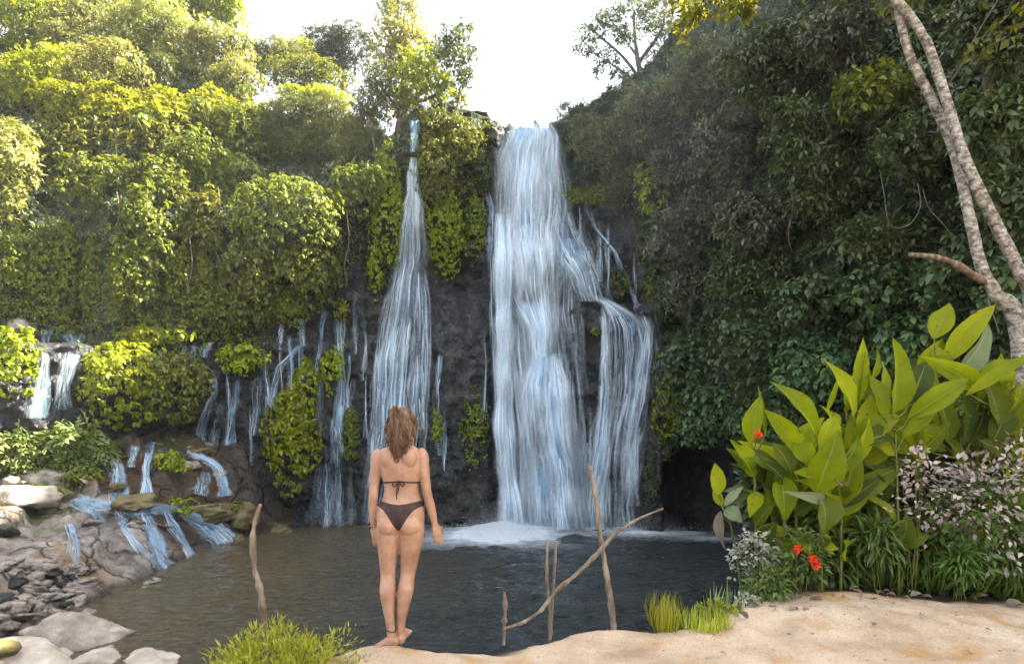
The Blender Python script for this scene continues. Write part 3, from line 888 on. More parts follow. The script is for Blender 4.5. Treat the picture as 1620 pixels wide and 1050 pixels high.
RUNS = [
    ('foaming cascade step beside the ferny bank', [(180, 728, 6), (187, 742, 10), (188, 765, 14), (192, 800, 18)], 1.2),
    ('narrow cascade between two mossy ledges on the left bank', [(242, 700, 5), (236, 716, 8), (232, 745, 6), (234, 775, 8), (232, 806, 14)], 1.1),
    ('small cascade trickling from the upper ledge of the left bank', [(214, 706, 12), (210, 725, 5), (210, 740, 5)], .9),
    ('curving cascade leaving the foot of the domed bush wall', [(296, 716, 5), (325, 727, 6), (345, 742, 9), (352, 765, 10), (356, 786, 14)], 1.15),
    ('veil of drips on the ledge under the curving cascade', [(325, 748, 9), (322, 768, 11), (318, 784, 13)], .8),
    ('wide white chute sliding off the bank into the pool', [(276, 800, 8), (306, 820, 14), (330, 832, 20), (352, 850, 20), (366, 866, 18)], 1.25),
    ('white slide of water down the middle of the rock slab', [(226, 806, 9), (236, 830, 13), (246, 856, 15), (256, 884, 12), (266, 898, 12)], 1.1),
    ('narrow water run right of the middle slab slide', [(262, 808, 5), (276, 834, 7), (290, 856, 6), (306, 882, 7)], 1.0),
    ('narrow water run left of the middle slab slide', [(190, 826, 4), (206, 848, 6), (226, 872, 5), (250, 894, 6)], .8),
    ('spread of white water crossing the flat ledge above the slab', [(112, 788, 10), (140, 800, 14), (160, 806, 14)], .9),
    ('small spill of water over the rounded slab brow', [(140, 806, 5), (155, 818, 6), (166, 832, 6)], .9),
    ('film of water joining the cascade steps along the flat ledge', [(150, 800, 8), (190, 803, 12), (232, 806, 12), (280, 806, 8)], .9),
    ('rivulet running down the left part of the slab to the stones', [(112, 830, 5), (120, 860, 7), (122, 890, 7), (118, 915, 8)], .8),
    ('little rivulet over the brown ledge above the slab', [(186, 806, 5), (194, 822, 6), (200, 832, 6)], .9),
    ('shallow white film at the foot of the far left cascade', [(60, 662, 6), (90, 668, 9), (130, 676, 8)], .9),
]
for i, (lab, path, dn) in enumerate(RUNS):
    water_thing('cascade', lab, 'cascade', [bank_sheet(path, 80 + i, dn)], M_FALL, group='small cascades on the left rock bank', ns=int(12 + 2.6 * max(p_[2] for p_ in path)), st=(.012, .05, .2, .7), veil=.5, curl=.05)

# --- foam and spray where the falls land
fx = np.arange(-6, 8.6, .05); fy = np.arange(17.5, 25.2, .05)
FX, FY = np.meshgrid(fx, fy, indexing='ij')


def blob(cx, cy, rx, ry, p=1.0):
    return np.exp(-(((FX - cx) / rx) ** 2 + ((FY - cy) / ry) ** 2) * p)


fd = 1.5 * blob(-.35, 22.0, 1.9, 1.8) + .85 * blob(-.5, 20.2, 2.4, 1.6) + 1.1 * blob(2.6, 23.2, 2.4, .8) + .9 * blob(5.0, 21.4, 2.0, .75) + .55 * blob(6.9, 20.2, 1.2, .5) + .5 * blob(-5.0, 23.4, 1.4, .35) + .45 * blob(-7.6, 23.2, .8, .3) + .8 * blob(4.2, 22.8, 1.6, .7)
fd = fd * (1 + .35 * fbm(np.stack([FX * 1.4, FY * 1.4, 0 * FX], -1), 3, 7))
edge = np.minimum(np.minimum(FX + 6, 8.5 - FX) / .6, np.minimum(FY - 17.5, 25.1 - FY) / .6)
fd = np.clip(1.1 * fd, 0, 1.5) ** 1.2 * np.clip(edge, 0, 1)
fh = WZ + .085 + .05 * np.clip(fd, 0, 1) + .22 * blob(-.15, 22.9, .9, .7) + .06 * fbm(np.stack([FX * 2, FY * 2, 0 * FX], -1), 3, 9) * np.clip(fd, 0, 1)
M_FOAM = water_material('foam_on_water', 2.4, 2.4, 1.25, (.80, .90, .98), .22, .74, .22)
o = put('foam', raw_mesh('foam', np.stack([FX, FY, fh], -1).reshape(-1, 3), grid_faces(len(fx), len(fy)), attrs={'dens': fd.ravel()}, uv=np.stack([FX, FY], -1).reshape(-1, 2)), M_FOAM)
tag(o, 'white foam spreading on the pool where the falls land', 'foam', kind='stuff')


def droplets(name, label, centres, n, seed):
    r = np.random.default_rng(seed)
    Vs = []
    c = np.array(centres)
    k = r.integers(0, len(c), n)
    h = np.abs(r.normal(0, 1, n)) ** 1.3
    P = c[k, :3] + np.stack([r.normal(0, 1, n) * c[k, 3], r.normal(0, 1, n) * c[k, 4] - .25, h * c[k, 5]], -1)
    s = r.uniform(.004, .011, n) * (1 - .3 * np.clip(h, 0, 2) / 2)
    base = np.array([[1, 0, 0], [-1, 0, 0], [0, 1, 0], [0, -1, 0], [0, 0, 1.3], [0, 0, -1.3]])
    V = (P[:, None] + base[None] * s[:, None, None]).reshape(-1, 3)
    f = np.array([[0, 2, 4], [2, 1, 4], [1, 3, 4], [3, 0, 4], [2, 0, 5], [1, 2, 5], [3, 1, 5], [0, 3, 5]])
    Q = (np.arange(n)[:, None, None] * 6 + f[None]).reshape(-1, 3)
    m, nt, N = new_mat('spray_drops')
    p = N('ShaderNodeBsdfPrincipled', inp={'Base Color': (.85, .92, .97, 1), 'Roughness': .3})
    nt.links.new(p.outputs[0], N('ShaderNodeOutputMaterial').inputs['Surface'])
    return tag(put(name, raw_mesh(name, V, Q), m), label, 'spray', kind='stuff')


droplets('spray', 'fine white spray rising where the falls strike the pool',
         [(-.1, 23.0, WZ + .1, .55, .3, .40), (-.15, 22.8, WZ + .1, .9, .5, .22), (2.4, 23.2, WZ + .1, 1.1, .3, .2), (4.6, 22.4, WZ + .1, .9, .3, .2)], 5000, 5)


def mist(label, c, r3, dens, seed):
    V, Q = [], []
    u = np.linspace(.001, np.pi - .001, 24); v = np.linspace(0, 2 * np.pi, 48, endpoint=False)
    U, Vv = np.meshgrid(u, v, indexing='ij')
    d = np.stack([np.sin(U) * np.cos(Vv), np.sin(U) * np.sin(Vv), np.cos(U)], -1)
    d = d * (1 + .25 * fbm(d * 1.6 + seed, 3, seed))[..., None] * np.array(r3)
    a = np.arange(U.size).reshape(U.shape); b = np.roll(a, -1, 1)
    m, nt, N = new_mat('mist')
    vol = N('ShaderNodeVolumePrincipled', inp={'Color': (.95, .97, 1, 1), 'Density': dens, 'Anisotropy': .2})
    nt.links.new(vol.outputs[0], N('ShaderNodeOutputMaterial').inputs['Volume'])
    o = put('mist', raw_mesh('mist', d.reshape(-1, 3), np.stack([a[:-1], a[1:], b[1:], b[:-1]], -1).reshape(-1, 4)), m, loc=c)
    return tag(o, label, 'mist', kind='stuff')


mist('soft white mist at the foot of the main fall', (.1, 22.3, WZ + .35), (2.0, .9, .9), .11, 1)
mist('soft mist at the foot of the right branch', (4.2, 22.0, WZ + .3), (2.0, .9, .7), .08, 2)
mist('drifting mist over the upper right hillside', (6.6, 18.3, 12.6), (6.0, 2.6, 5.6), .011, 4)
# ================================================================== leaves
T_SIMPLE = (np.array([[0, 0, 0], [.42, .5, .07], [1, 0, -.14], [.42, -.5, .07], [.5, 0, -.01]], float),
            np.array([[0, 1, 2, 4], [0, 4, 2, 3]]))
T_DROOP = (np.array([[0, 0, 0], [.30, .44, .05], [.66, .40, -.06], [1, 0, -.34], [.66, -.40, -.06], [.30, -.44, .05], [.35, 0, .0], [.7, 0, -.13]], float),
           np.array([[0, 1, 2, 6], [6, 2, 3, 7], [0, 6, 4, 5], [6, 7, 3, 4]]))
T_BLADE = (np.array([[0, .5, 0], [0, -.5, 0], [.35, .5, .10], [.35, -.5, .10], [.7, .36, .06], [.7, -.36, .06], [1, .03, -.16], [1, -.03, -.16]], float),
           np.array([[0, 1, 3, 2], [2, 3, 5, 4], [4, 5, 7, 6]]))
# three-lobed frond used for the ferny plants
_fr = []
T_FERN = (np.array([[0, 0, 0], [.35, .06, .05], [.30, .5, -.02], [.6, .05, .03], [.55, .42, -.06], [.8, .03, -.02], [.78, .26, -.1], [1, 0, -.16],
                    [.35, -.06, .05], [.30, -.5, -.02], [.6, -.05, .03], [.55, -.42, -.06], [.8, -.03, -.02], [.78, -.26, -.1]], float),
          np.array([[0, 2, 1, 8], [1, 4, 3, 8], [3, 6, 5, 10], [5, 7, 12, 10], [0, 8, 9, 1], [8, 10, 11, 3], [10, 12, 13, 5]]))


def leaves(P, D, N_, Ln, Wd, T=T_SIMPLE):
    P = np.asarray(P, float)
    D = unit(D)
    N_ = N_ - D * (N_ * D).sum(-1, keepdims=True)
    N_ = unit(N_)
    S_ = np.cross(N_, D)
    tv, tf = T
    V = P[:, None] + Ln[:, None, None] * (tv[None, :, 0, None] * D[:, None] + tv[None, :, 2, None] * N_[:, None]) + Wd[:, None, None] * tv[None, :, 1, None] * S_[:, None]
    Q = (np.arange(len(P))[:, None, None] * len(tv) + tf[None]).reshape(-1, 4)
    return V.reshape(-1, 3), Q


def rosettes(C, OUT, k, leaf, asp, rng, droop=.55, spread=1.0, T=T_DROOP, up=.75):
    """clusters of k leaves hanging round each shoot tip"""
    n = len(C)
    OUT = unit(OUT)
    ref = np.array([0, 0, 1.0])
    side = unit(np.cross(OUT, ref) + 1e-4)
    upv = np.cross(side, OUT)
    a = (np.arange(k)[None] / k * 2 * np.pi + rng.uniform(0, 6.28, n)[:, None]) + rng.normal(0, .25, (n, k))
    d = OUT[:, None] * rng.uniform(.15, .75, (n, k))[..., None] + spread * (side[:, None] * np.cos(a)[..., None] + upv[:, None] * np.sin(a)[..., None])
    d[..., 2] -= droop
    nn = OUT[:, None] * .55 + rng.normal(0, .22, (n, k, 3))
    nn[..., 2] += up
    L = leaf * rng.uniform(.65, 1.25, (n, k)) * rng.uniform(.65, 1.35, n)[:, None]
    P = C[:, None] + d * (L * .10)[..., None]
    return leaves(P.reshape(-1, 3), d.reshape(-1, 3), nn.reshape(-1, 3), L.ravel(), L.ravel() * asp, T)


def crown_cloud(rx, ry, rz, n, rng, lump=.28, lf=1.7, shell=(.72, 1.0), front=True, flatbase=.35, seed=0):
    """points and outward directions over a lumpy crown"""
    d = unit(rng.normal(0, 1, (int(n * 1.6), 3)))
    if front:
        keep = (d[:, 1] < .25) | (rng.random(len(d)) < .25)
        d = d[keep]
    keep = (d[:, 2] > -flatbase) | (rng.random(len(d)) < .45)
    d = d[keep][:n]
    R = np.array([rx, ry, rz])
    q = d * R
    f = lf / max(min(rx, rz), .3)
    l1 = vnoise(q * f + seed, 3); l2 = vnoise(q * f * 2.3 + seed, 5)
    r = 1 + lump * l1 + lump * .5 * l2
    s = rng.uniform(*shell, len(d)) ** .6
    P = q * (r * s)[:, None]
    out = unit(d / R * min(rx, rz) + .25 * rng.normal(0, 1, d.shape))
    return P, out


KIND = {
    #            leaf  asp  tmpl     k  droop  trans colours
    'gold':  dict(leaf=.21, asp=.5, T=T_SIMPLE, k=5, droop=.25, mat=leaf_mat('golden_leaves', [(.085, .11, .007), (.23, .26, .012), (.40, .41, .03)], .42, .5, (1.35, 1.4, .3))),
    'pale':  dict(leaf=.17, asp=.5, T=T_SIMPLE, k=5, droop=.2, mat=leaf_mat('pale_leaves', [(.09, .11, .026), (.22, .245, .065), (.38, .39, .15)], .35, .5, (1.45, 1.3, .7))),
    'green': dict(leaf=.19, asp=.5, T=T_SIMPLE, k=5, droop=.35, mat=leaf_mat('green_leaves', [(.042, .06, .009), (.115, .14, .016), (.22, .24, .03)], .35)),
    'olive': dict(leaf=.12, asp=.38, T=T_SIMPLE, k=5, droop=.2, mat=leaf_mat('olive_twiggy_leaves', [(.045, .055, .018), (.10, .115, .035), (.19, .20, .07)], .3)),
    'ivy':   dict(leaf=.165, asp=.56, T=T_DROOP, k=8, droop=.62, up=1.15, mat=leaf_mat('ivy_leaves', [(.048, .065, .010), (.118, .142, .018), (.23, .25, .045)], .28, .42)),
    'lime':  dict(leaf=.155, asp=.56, T=T_DROOP, k=8, droop=.62, up=1.15, mat=leaf_mat('lime_ivy_leaves', [(.088, .127, .005), (.205, .258, .010), (.35, .38, .022)], .33, .42)),
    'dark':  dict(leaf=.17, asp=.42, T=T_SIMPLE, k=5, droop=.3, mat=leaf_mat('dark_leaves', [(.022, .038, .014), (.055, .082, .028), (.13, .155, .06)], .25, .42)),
    'grey':  dict(leaf=.17, asp=.42, T=T_SIMPLE, k=5, droop=.3, mat=leaf_mat('grey_green_leaves', [(.040, .050, .034), (.085, .10, .065), (.17, .18, .125)], .28, .45)),
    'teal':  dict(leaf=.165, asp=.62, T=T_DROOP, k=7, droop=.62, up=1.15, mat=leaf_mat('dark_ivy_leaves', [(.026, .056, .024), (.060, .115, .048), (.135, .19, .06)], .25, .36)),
    'fern':  dict(leaf=.55, asp=.6, T=T_FERN, k=6, droop=.3, mat=leaf_mat('fern_leaves', [(.060, .095, .018), (.12, .165, .04), (.22, .25, .09)], .35)),
    'curtain': dict(leaf=.105, asp=.58, T=T_DROOP, k=8, droop=.8, up=1.1, mat=leaf_mat('curtain_vine_leaves', [(.052, .077, .006), (.135, .172, .010), (.25, .28, .022)], .28, .45)),
    'moss':  dict(leaf=.115, asp=.62, T=T_SIMPLE, k=3, droop=.9, mat=leaf_mat('moss_leaves', [(.05, .078, .007), (.115, .155, .012), (.20, .24, .022)], .25, .6)),
}
M_BARK = simple_mat('bark', [(.3, (.04, .032, .024)), (.55, (.12, .10, .08)), (.75, (.24, .21, .18))], 9, .85, .8, 40, (1, 1, .35))
M_DEADWOOD = simple_mat('dead_wood', [(.30, (.05, .036, .022)), (.48, (.17, .125, .085)), (.70, (.38, .32, .25))], 11, .85, 1.0, 60, (1, 1, .3), bdist=.02)


def shade_core(rx, ry, rz, seed):
    """dense inner twigs of a crown, so that it is not hollow"""
    n = 260
    r = np.random.default_rng(seed)
    d = unit(r.normal(0, 1, (n, 3)))
    return d


def plant_leaves(kind, rx, ry, rz, dens, rng, seed, lump=.28, shell=(.62, 1.0), front=True, leaf=None, lf=1.7):
    K = KIND[kind]
    lv = (leaf or 1.0) * K['leaf']
    area = 4 * np.pi * ((rx * rz) ** 1.6 + (rx * ry) ** 1.6 + (ry * rz) ** 1.6) ** (1 / 1.6) / 3 ** (1 / 1.6)
    n = int(min(7000, dens * area * .7 / (lv * lv * K['asp'] * K['k'] * .55)))
    P, out = crown_cloud(rx, ry, rz, max(n, 24), rng, lump, lf, shell, front, seed=seed)
    return rosettes(P, out, K['k'], lv, K['asp'], rng, K['droop'], T=K['T'], up=K.get('up', .75))


_seed = [100]


def shrub(name, cat, label, kind, px, py, hw, hh, dY=.3, dens=1.25, group=None, lump=.40, leaf=None, deep=.62, Y=None, trunk=False, front=True, shell=(.45, 1.0), lf=1.7):
    """a shrub, ivy mass or tree crown rooted on the cliff"""
    _seed[0] += 1
    rng = np.random.default_rng(_seed[0])
    c = on_cliff(px, py + .35 * hh) if Y is None else at(px, py, Y)
    Yc_ = float(c[1]) - dY
    c = at(px, py, Yc_)
    rx, rz = hw / F * Yc_, hh / F * Yc_
    ry = float(np.clip(deep * min(rx, rz) * 1.15, .35, 2.6))
    if hw < 34 or lump < .2 or kind == 'moss':
        V, Q = plant_leaves(kind, rx, ry, rz, dens, rng, _seed[0], lump, shell, front, leaf, lf)
    else:       # several boughs of unequal size rather than one round head
        ps = []
        nl = 6 if trunk else 5
        for j in range(nl):
            f = rng.uniform(.42, .66)
            a = 6.28 * (j + rng.uniform(-.3, .3)) / nl
            rr = (1 - f) * rng.uniform(.75, 1.25)
            of = np.array([math.cos(a) * rx * rr, rng.uniform(-.5, .3) * ry, math.sin(a) * rz * rr])
            v1, q1 = plant_leaves(kind, rx * f * rng.uniform(.9, 1.3), ry * .75, rz * f * rng.uniform(.75, 1.05), dens * .85, rng, _seed[0] + j * 31, lump, shell, front, leaf, lf)
            ps.append((v1 + of, q1))
        v1, q1 = plant_leaves(kind, rx * .62, ry * .7, rz * .62, dens * .8, rng, _seed[0] + 7, lump, shell, front, leaf, lf)
        ps.append((v1, q1))
        V, Q = merge(ps)
    if not trunk:
        o = put(name, raw_mesh(name, V, Q), KIND[kind]['mat'], loc=c)
        return tag(o, label, cat, group)
    base = c + np.array([.1 * rx, .3, -rz * trunk])
    h = holder(name, base, label, cat, group)
    put('crown', raw_mesh('crown', V + (c - base), Q), KIND[kind]['mat'], h)
    parts = [tube_arrays([[0, 0, -.6], [.05 * rx, 0, rz * trunk * .5], [-.1 * rx, 0, rz * (trunk + .3)]], [.11 * rz ** .6, .09 * rz ** .6, .04], 14, 8, .25, _seed[0])]
    for j in range(5):
        a = rng.uniform(0, 6.28); u = rng.uniform(.55, .9)
        s = np.array([0, 0, rz * trunk * u])
        e = (c - base) + np.array([np.cos(a) * rx * .75, np.sin(a) * ry * .6 - .1, rng.uniform(-.1, .75) * rz])
        parts.append(tube_arrays([s, (s + e) / 2 + [0, 0, -.08 * rz], e], [.055 * rz ** .6, .035, .012], 10, 6, .2, j))
    V2, Q2 = merge(parts)
    put('trunk', raw_mesh('trunk', V2, Q2), M_BARK, h)
    return h


# ---------------- undergrowth: low leaves over every vegetated face of the cliff (nobody could count it)
def undergrowth(name, label, kind, px0, px1, z0, z1, per_m2, seed, leaf=1.0, off=.05, extra=None):
    rng = np.random.default_rng(seed)
    K = KIND[kind]
    n = int((px1 - px0) / F * 20 * (z1 - z0) * per_m2)
    px = rng.uniform(px0, px1, n); z = rng.uniform(z0, z1, n)
    z = np.minimum(z, np.interp(px, *_TOP) - .05)
    Y = cliff_Y(px, z, True)
    keep = rng.random(n) < veg_mask(px, z, Y)
    if extra is not None: keep &= extra(px, z)
    px, z, Y = px[keep], z[keep], Y[keep]
    lump = fbm(np.stack([px * .022, z * .9, Y * 0], -1), 3, seed)
    Y2 = Y - off - .35 * np.maximum(lump, -.1) - rng.random(len(px)) * .12
    P = np.stack([(px - CX) / F * Y2, Y2, z], -1)
    out = np.stack([.25 * rng.normal(0, 1, len(px)) - .4 * np.sign(px - 800) * (np.abs(px - 800) > 260), -np.ones(len(px)), .35 + .3 * rng.normal(0, 1, len(px))], -1)
    V, Q = rosettes(P, out, K['k'], K['leaf'] * leaf, K['asp'], rng, K['droop'], T=K['T'])
    return tag(put(name, raw_mesh(name, V, Q), K['mat']), label, 'undergrowth', kind='stuff')


undergrowth('undergrowth', 'low leaves coloured dark for shade, covering the left hillside between the shrubs', 'dark', -160, 660, 2.5, 24, 24, 301)  # dark kind deepens the gaps between shrubs: shade put into leaf colour
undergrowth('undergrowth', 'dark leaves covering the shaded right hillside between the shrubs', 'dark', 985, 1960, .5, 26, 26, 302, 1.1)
undergrowth('moss', 'fine bright moss clinging to the lower left cliff face', 'moss', -60, 620, 3.0, 10.5, 60, 303, extra=lambda px, z: z < 9.5 + .8 * np.sin(px * .04))
undergrowth('moss', 'dull green growth around the cliff brow right of the main fall', 'dark', 885, 1040, 9, 16.5, 26, 304)
undergrowth('moss', 'green growth over the cliff brow between the two falls', 'green', 640, 800, 9, 14.8, 30, 305, .8)

# ---------------- left hillside, from the skyline down
GL = 'trees and shrubs on the left hillside'
LEFT = [
    ('tree', 'tree', 'yellow tree crown behind the corner tree, cut by the top edge', 'gold', 90, -5, 80, 50, .0, dict(trunk=1.0)),
    ('tree', 'tree', 'pale tree crown between the tall pale tree and the feathery tree, at the top edge', 'pale', 205, 5, 60, 46, .2, dict(trunk=1.0)),
    ('tree', 'tree', 'green-gold tree crown at the top edge left of the skyline sprigs', 'green', 300, 0, 56, 44, .2, dict(trunk=1.0)),
    ('tree', 'tree', 'cream-leaved tree over the yellow streak near the left edge', 'pale', 110, 88, 60, 44, 1.1, dict(trunk=.8)),
    # name, category, label, kind, px, py, hw, hh, dY, extra
    ('tree', 'tree', 'sunlit yellow-green tree filling the top left corner', 'gold', 40, 40, 90, 75, .8, dict(trunk=1.0)),
    ('tree', 'tree', 'tall pale-leaved tree right of the corner tree, reaching the top edge', 'pale', 150, 40, 65, 70, 1.0, dict(trunk=1.1, dens=1.0)),
    ('tree', 'tree', 'pale feathery hilltop tree with a dark hollow beneath it', 'pale', 245, 45, 70, 60, .8, dict(trunk=1.1, dens=1.0)),
    ('tree', 'tree', 'hilltop tree poking bright sprigs into the white sky beside the left skyline gap', 'gold', 352, 22, 52, 42, .4, dict(trunk=1.2, dens=.8, lump=.4)),
    ('tree', 'tree', 'bushy pale green tree below the skyline sprigs', 'pale', 330, 82, 72, 52, .9, dict(trunk=1.0)),
    ('shrub', 'shrub', 'broad bright yellow shrub on the left picture edge under the corner tree', 'gold', 55, 130, 110, 62, .9, {}),
    ('shrub', 'shrub', 'cream-green shrub sloping down under the tall pale tree', 'pale', 170, 118, 66, 56, 1.1, {}),
    ('shrub', 'shrub', 'shaded green shrub inside the hollow of the left hillside', 'dark', 238, 122, 44, 40, .1, {}),
    ('shrub', 'shrub', 'whitish twiggy shrub on the slope right of the hillside hollow', 'pale', 375, 130, 48, 40, .6, {}),
    ('shrub', 'shrub', 'long yellow shrub streaking down from the left edge to the hollow', 'gold', 150, 176, 96, 44, 1.2, {}),
    ('shrub', 'shrub', 'yellow shrub just below the hillside hollow', 'gold', 258, 176, 54, 38, 1.0, {}),
    ('shrub', 'shrub', 'yellow leafy shrub beside the large arrow-shaped leaves', 'gold', 335, 178, 56, 42, .9, {}),
    ('shrub', 'shrub', 'dark olive shrub on the left skyline dip', 'olive', 432, 92, 52, 34, .3, {}),
    ('shrub', 'shrub', 'golden brown shrub topping the skyline between two dark trees', 'gold', 462, 88, 36, 24, .0, dict(lump=.4)),
    ('tree', 'tree', 'dark pointed tree standing on the skyline left of the tall cliff-top tree', 'dark', 532, 88, 62, 46, .3, dict(trunk=1.0, lump=.4)),
    ('shrub', 'shrub', 'deep green shrub under the dark pointed skyline tree', 'green', 480, 128, 80, 36, .5, {}),
    ('shrub', 'shrub', 'round brownish shrub with a yellow sunlit top near the left fall', 'olive', 498, 205, 82, 66, .9, dict(dens=1.5)),
    ('shrub', 'shrub', 'yellow sunlit tuft crowning the round brownish shrub', 'gold', 492, 156, 66, 24, 1.3, {}),
    ('shrub', 'shrub', 'grey-olive twiggy shrub left of the upper spout', 'olive', 580, 225, 46, 58, .6, dict(dens=1.4)),
    ('shrub', 'shrub', 'dim green shrub under the arrow-shaped leaves', 'green', 410, 205, 60, 52, .5, {}),
    ('shrub', 'shrub', 'bright leafy shrub overhanging the mossy wall at the left edge', 'pale', 10, 262, 62, 88, 1.8, dict(leaf=1.25)),
    ('ivy', 'ivy', 'wide pale ivy bank below the yellow streak on the left slope', 'ivy', 130, 235, 105, 52, 1.1, {}),
    ('ivy', 'ivy', 'shingled ivy mass over the top of the mossy wall', 'ivy', 160, 292, 78, 48, 1.2, {}),
    ('ivy', 'ivy', 'dark shaded ivy under the yellow shrubs mid slope', 'ivy', 245, 228, 62, 34, .6, {}),
    ('ivy', 'ivy', 'ivy mass spilling over the wall edge left of the big green dome', 'ivy', 322, 262, 72, 56, .8, {}),
    ('ivy', 'ivy', 'ivy clump in the middle of the left slope with yellow flecks', 'ivy', 250, 290, 56, 44, .8, {}),
    ('ivy', 'ivy', 'hanging ivy tongue between mossy wall and big green dome', 'ivy', 318, 350, 42, 66, .5, {}),
    ('ivy', 'ivy', 'cascading yellow-tipped ivy column down the left wall', 'ivy', 232, 400, 44, 128, .45, dict(leaf=.9)),
    ('ivy', 'ivy', 'big grey-green ivy dome overhanging the rock wall', 'ivy', 452, 348, 92, 70, 1.0, dict(dens=1.5, lump=.14)),
    ('ivy', 'ivy', 'ivy skirt hanging under the left side of the big green dome', 'ivy', 400, 440, 44, 90, .55, {}),
    ('ivy', 'ivy', 'ivy skirt hanging under the right side of the big green dome', 'ivy', 490, 432, 52, 58, .45, {}),
    ('ivy', 'ivy', 'short ivy sprig under the shingled ivy mass on the mossy wall', 'ivy', 88, 372, 20, 34, .3, {}),
    ('ivy', 'ivy', 'lowest bright ivy tuft where the left wall meets the rock', 'lime', 382, 566, 42, 26, .35, {}),
    ('ivy', 'ivy', 'yellow ivy tuft just above the double domed bush', 'lime', 232, 530, 62, 18, .4, {}),
    ('ivy', 'ivy', 'vine curtain on the mossy wall at the left picture edge', 'curtain', 20, 430, 24, 88, .35, dict(lump=.16, dens=1.25)),
    ('ivy', 'ivy', 'second vine curtain from the left edge on the mossy wall', 'curtain', 62, 446, 20, 84, .35, dict(lump=.16, dens=1.25)),
    ('ivy', 'ivy', 'wide vine curtain in the middle of the mossy wall', 'curtain', 104, 440, 24, 98, .35, dict(lump=.16, dens=1.25)),
    ('ivy', 'ivy', 'pale vine curtain left of the cascading ivy column', 'curtain', 148, 452, 20, 90, .35, dict(lump=.16, dens=1.25)),
    ('ivy', 'ivy', 'narrow vine curtain touching the cascading ivy column', 'curtain', 190, 446, 18, 88, .35, dict(lump=.16, dens=1.25)),
    ('ivy', 'ivy', 'vine curtain just right of the cascading ivy column', 'curtain', 282, 455, 24, 80, .35, dict(lump=.16, dens=1.25)),
    ('ivy', 'ivy', 'vine curtain under the hanging ivy tongue', 'curtain', 322, 472, 20, 74, .35, dict(lump=.16, dens=1.25)),
    ('ivy', 'ivy', 'short vine curtain left of the ivy skirts', 'curtain', 358, 480, 18, 66, .35, dict(lump=.16, dens=1.25)),
    ('ivy', 'ivy', 'fringe of fine moss hanging at the lower right of the ivy skirts', 'moss', 452, 488, 46, 30, .25, dict(dens=1.4)),
    ('ivy', 'ivy', 'long green ivy streamer left of the slender waterfall', 'lime', 612, 330, 28, 100, .25, dict(lump=.2, leaf=.7)),
    ('ivy', 'ivy', 'ragged ivy streamer end hanging beside the slender waterfall', 'lime', 594, 425, 11, 40, .2, dict(leaf=.6)),
    ('ivy', 'ivy', 'soft grey-green bush over the ivy streamer left of the slender waterfall', 'ivy', 560, 300, 46, 50, .5, dict(leaf=.75)),
    ('ivy', 'ivy', 'dark ivy mound on the brow between the two waterfalls', 'ivy', 712, 222, 48, 46, .3, dict(leaf=.65)),
    ('ivy', 'ivy', 'rounded ivy column right of the slender waterfall', 'ivy', 692, 285, 32, 50, .6, dict(leaf=.65)),
    ('ivy', 'ivy', 'hanging ivy drapery right of the slender waterfall', 'lime', 706, 370, 30, 76, .3, dict(lump=.22, leaf=.62)),
    ('ivy', 'ivy', 'narrow mossy drapery left of the main waterfall', 'moss', 752, 360, 17, 54, .2, dict(lump=.2)),
    ('ivy', 'ivy', 'green ledge growth touching the upper left of the main waterfall', 'dark', 762, 270, 20, 30, .2, {}),
    # freestanding ivy on the rock wall
    ('bush', 'bush', 'yellow-green left half of the double domed bush beside the small falls', 'lime', 200, 606, 68, 70, 1.0, dict(dens=1.7, lump=.1, deep=.8)),
    ('bush', 'bush', 'greyer right half of the double domed bush beside the small falls', 'ivy', 276, 612, 60, 62, 1.0, dict(dens=1.7, lump=.1, deep=.8)),
    ('bush', 'bush', 'bright ivy block at the left edge beside the split cascade', 'lime', 28, 572, 38, 58, .5, dict(dens=1.6, lump=.1)),
    ('bush', 'bush', 'pointed yellow-green ivy column standing against the dark wall', 'lime', 462, 692, 44, 92, .6, dict(dens=1.7, lump=.12)),
    ('bush', 'bush', 'narrow tip of the pointed ivy column on the dark wall', 'lime', 484, 606, 20, 38, .45, dict(dens=1.6, lump=.12)),
    ('bush', 'bush', 'small ivy tuft high on the dark wall right of the pointed column', 'lime', 525, 580, 20, 34, .35, dict(dens=1.6, leaf=.8)),
    ('bush', 'bush', 'slim mossy ivy strip on the wall left of the woman', 'moss', 555, 687, 13, 43, .2, dict(dens=2.0, lump=.15)),
    ('bush', 'bush', 'tiny orange-green fern tuft on the wall right of the slender waterfall', 'gold', 692, 676, 7, 28, .15, dict(leaf=.5)),
    ('bush', 'bush', 'tiny yellow tuft above the small ivy tuft on the wall', 'gold', 540, 490, 10, 17, .15, dict(leaf=.6)),
    ('bush', 'bush', 'ragged green fern patch on the rock left of the main waterfall', 'moss', 752, 680, 22, 52, .2, dict(lump=.5, dens=1.2)),
    ('bush', 'bush', 'sparse moss speck on the rock just right of the main fall', 'moss', 941, 524, 6, 6, .1, {}),
    ('bush', 'bush', 'small moss patch on the wall by the right cliff greenery', 'moss', 1028, 460, 10, 18, .2, {}),
    ('bush', 'bush', 'thin moss patch along the thread right of the main fall', 'moss', 982, 446, 12, 26, .15, dict(dens=.8)),
]
for nm, ct, lb, kd, px, py, hw, hh, dY, ex in LEFT:
    shrub(nm, ct, lb, kd, px, py, hw, hh, dY, group=(GL if px < 660 and py < 560 else 'ivy and bushes on the waterfall wall'), **ex)

# ---------------- the tall tree on the brow left of the falls and the lacy tree on the right brow


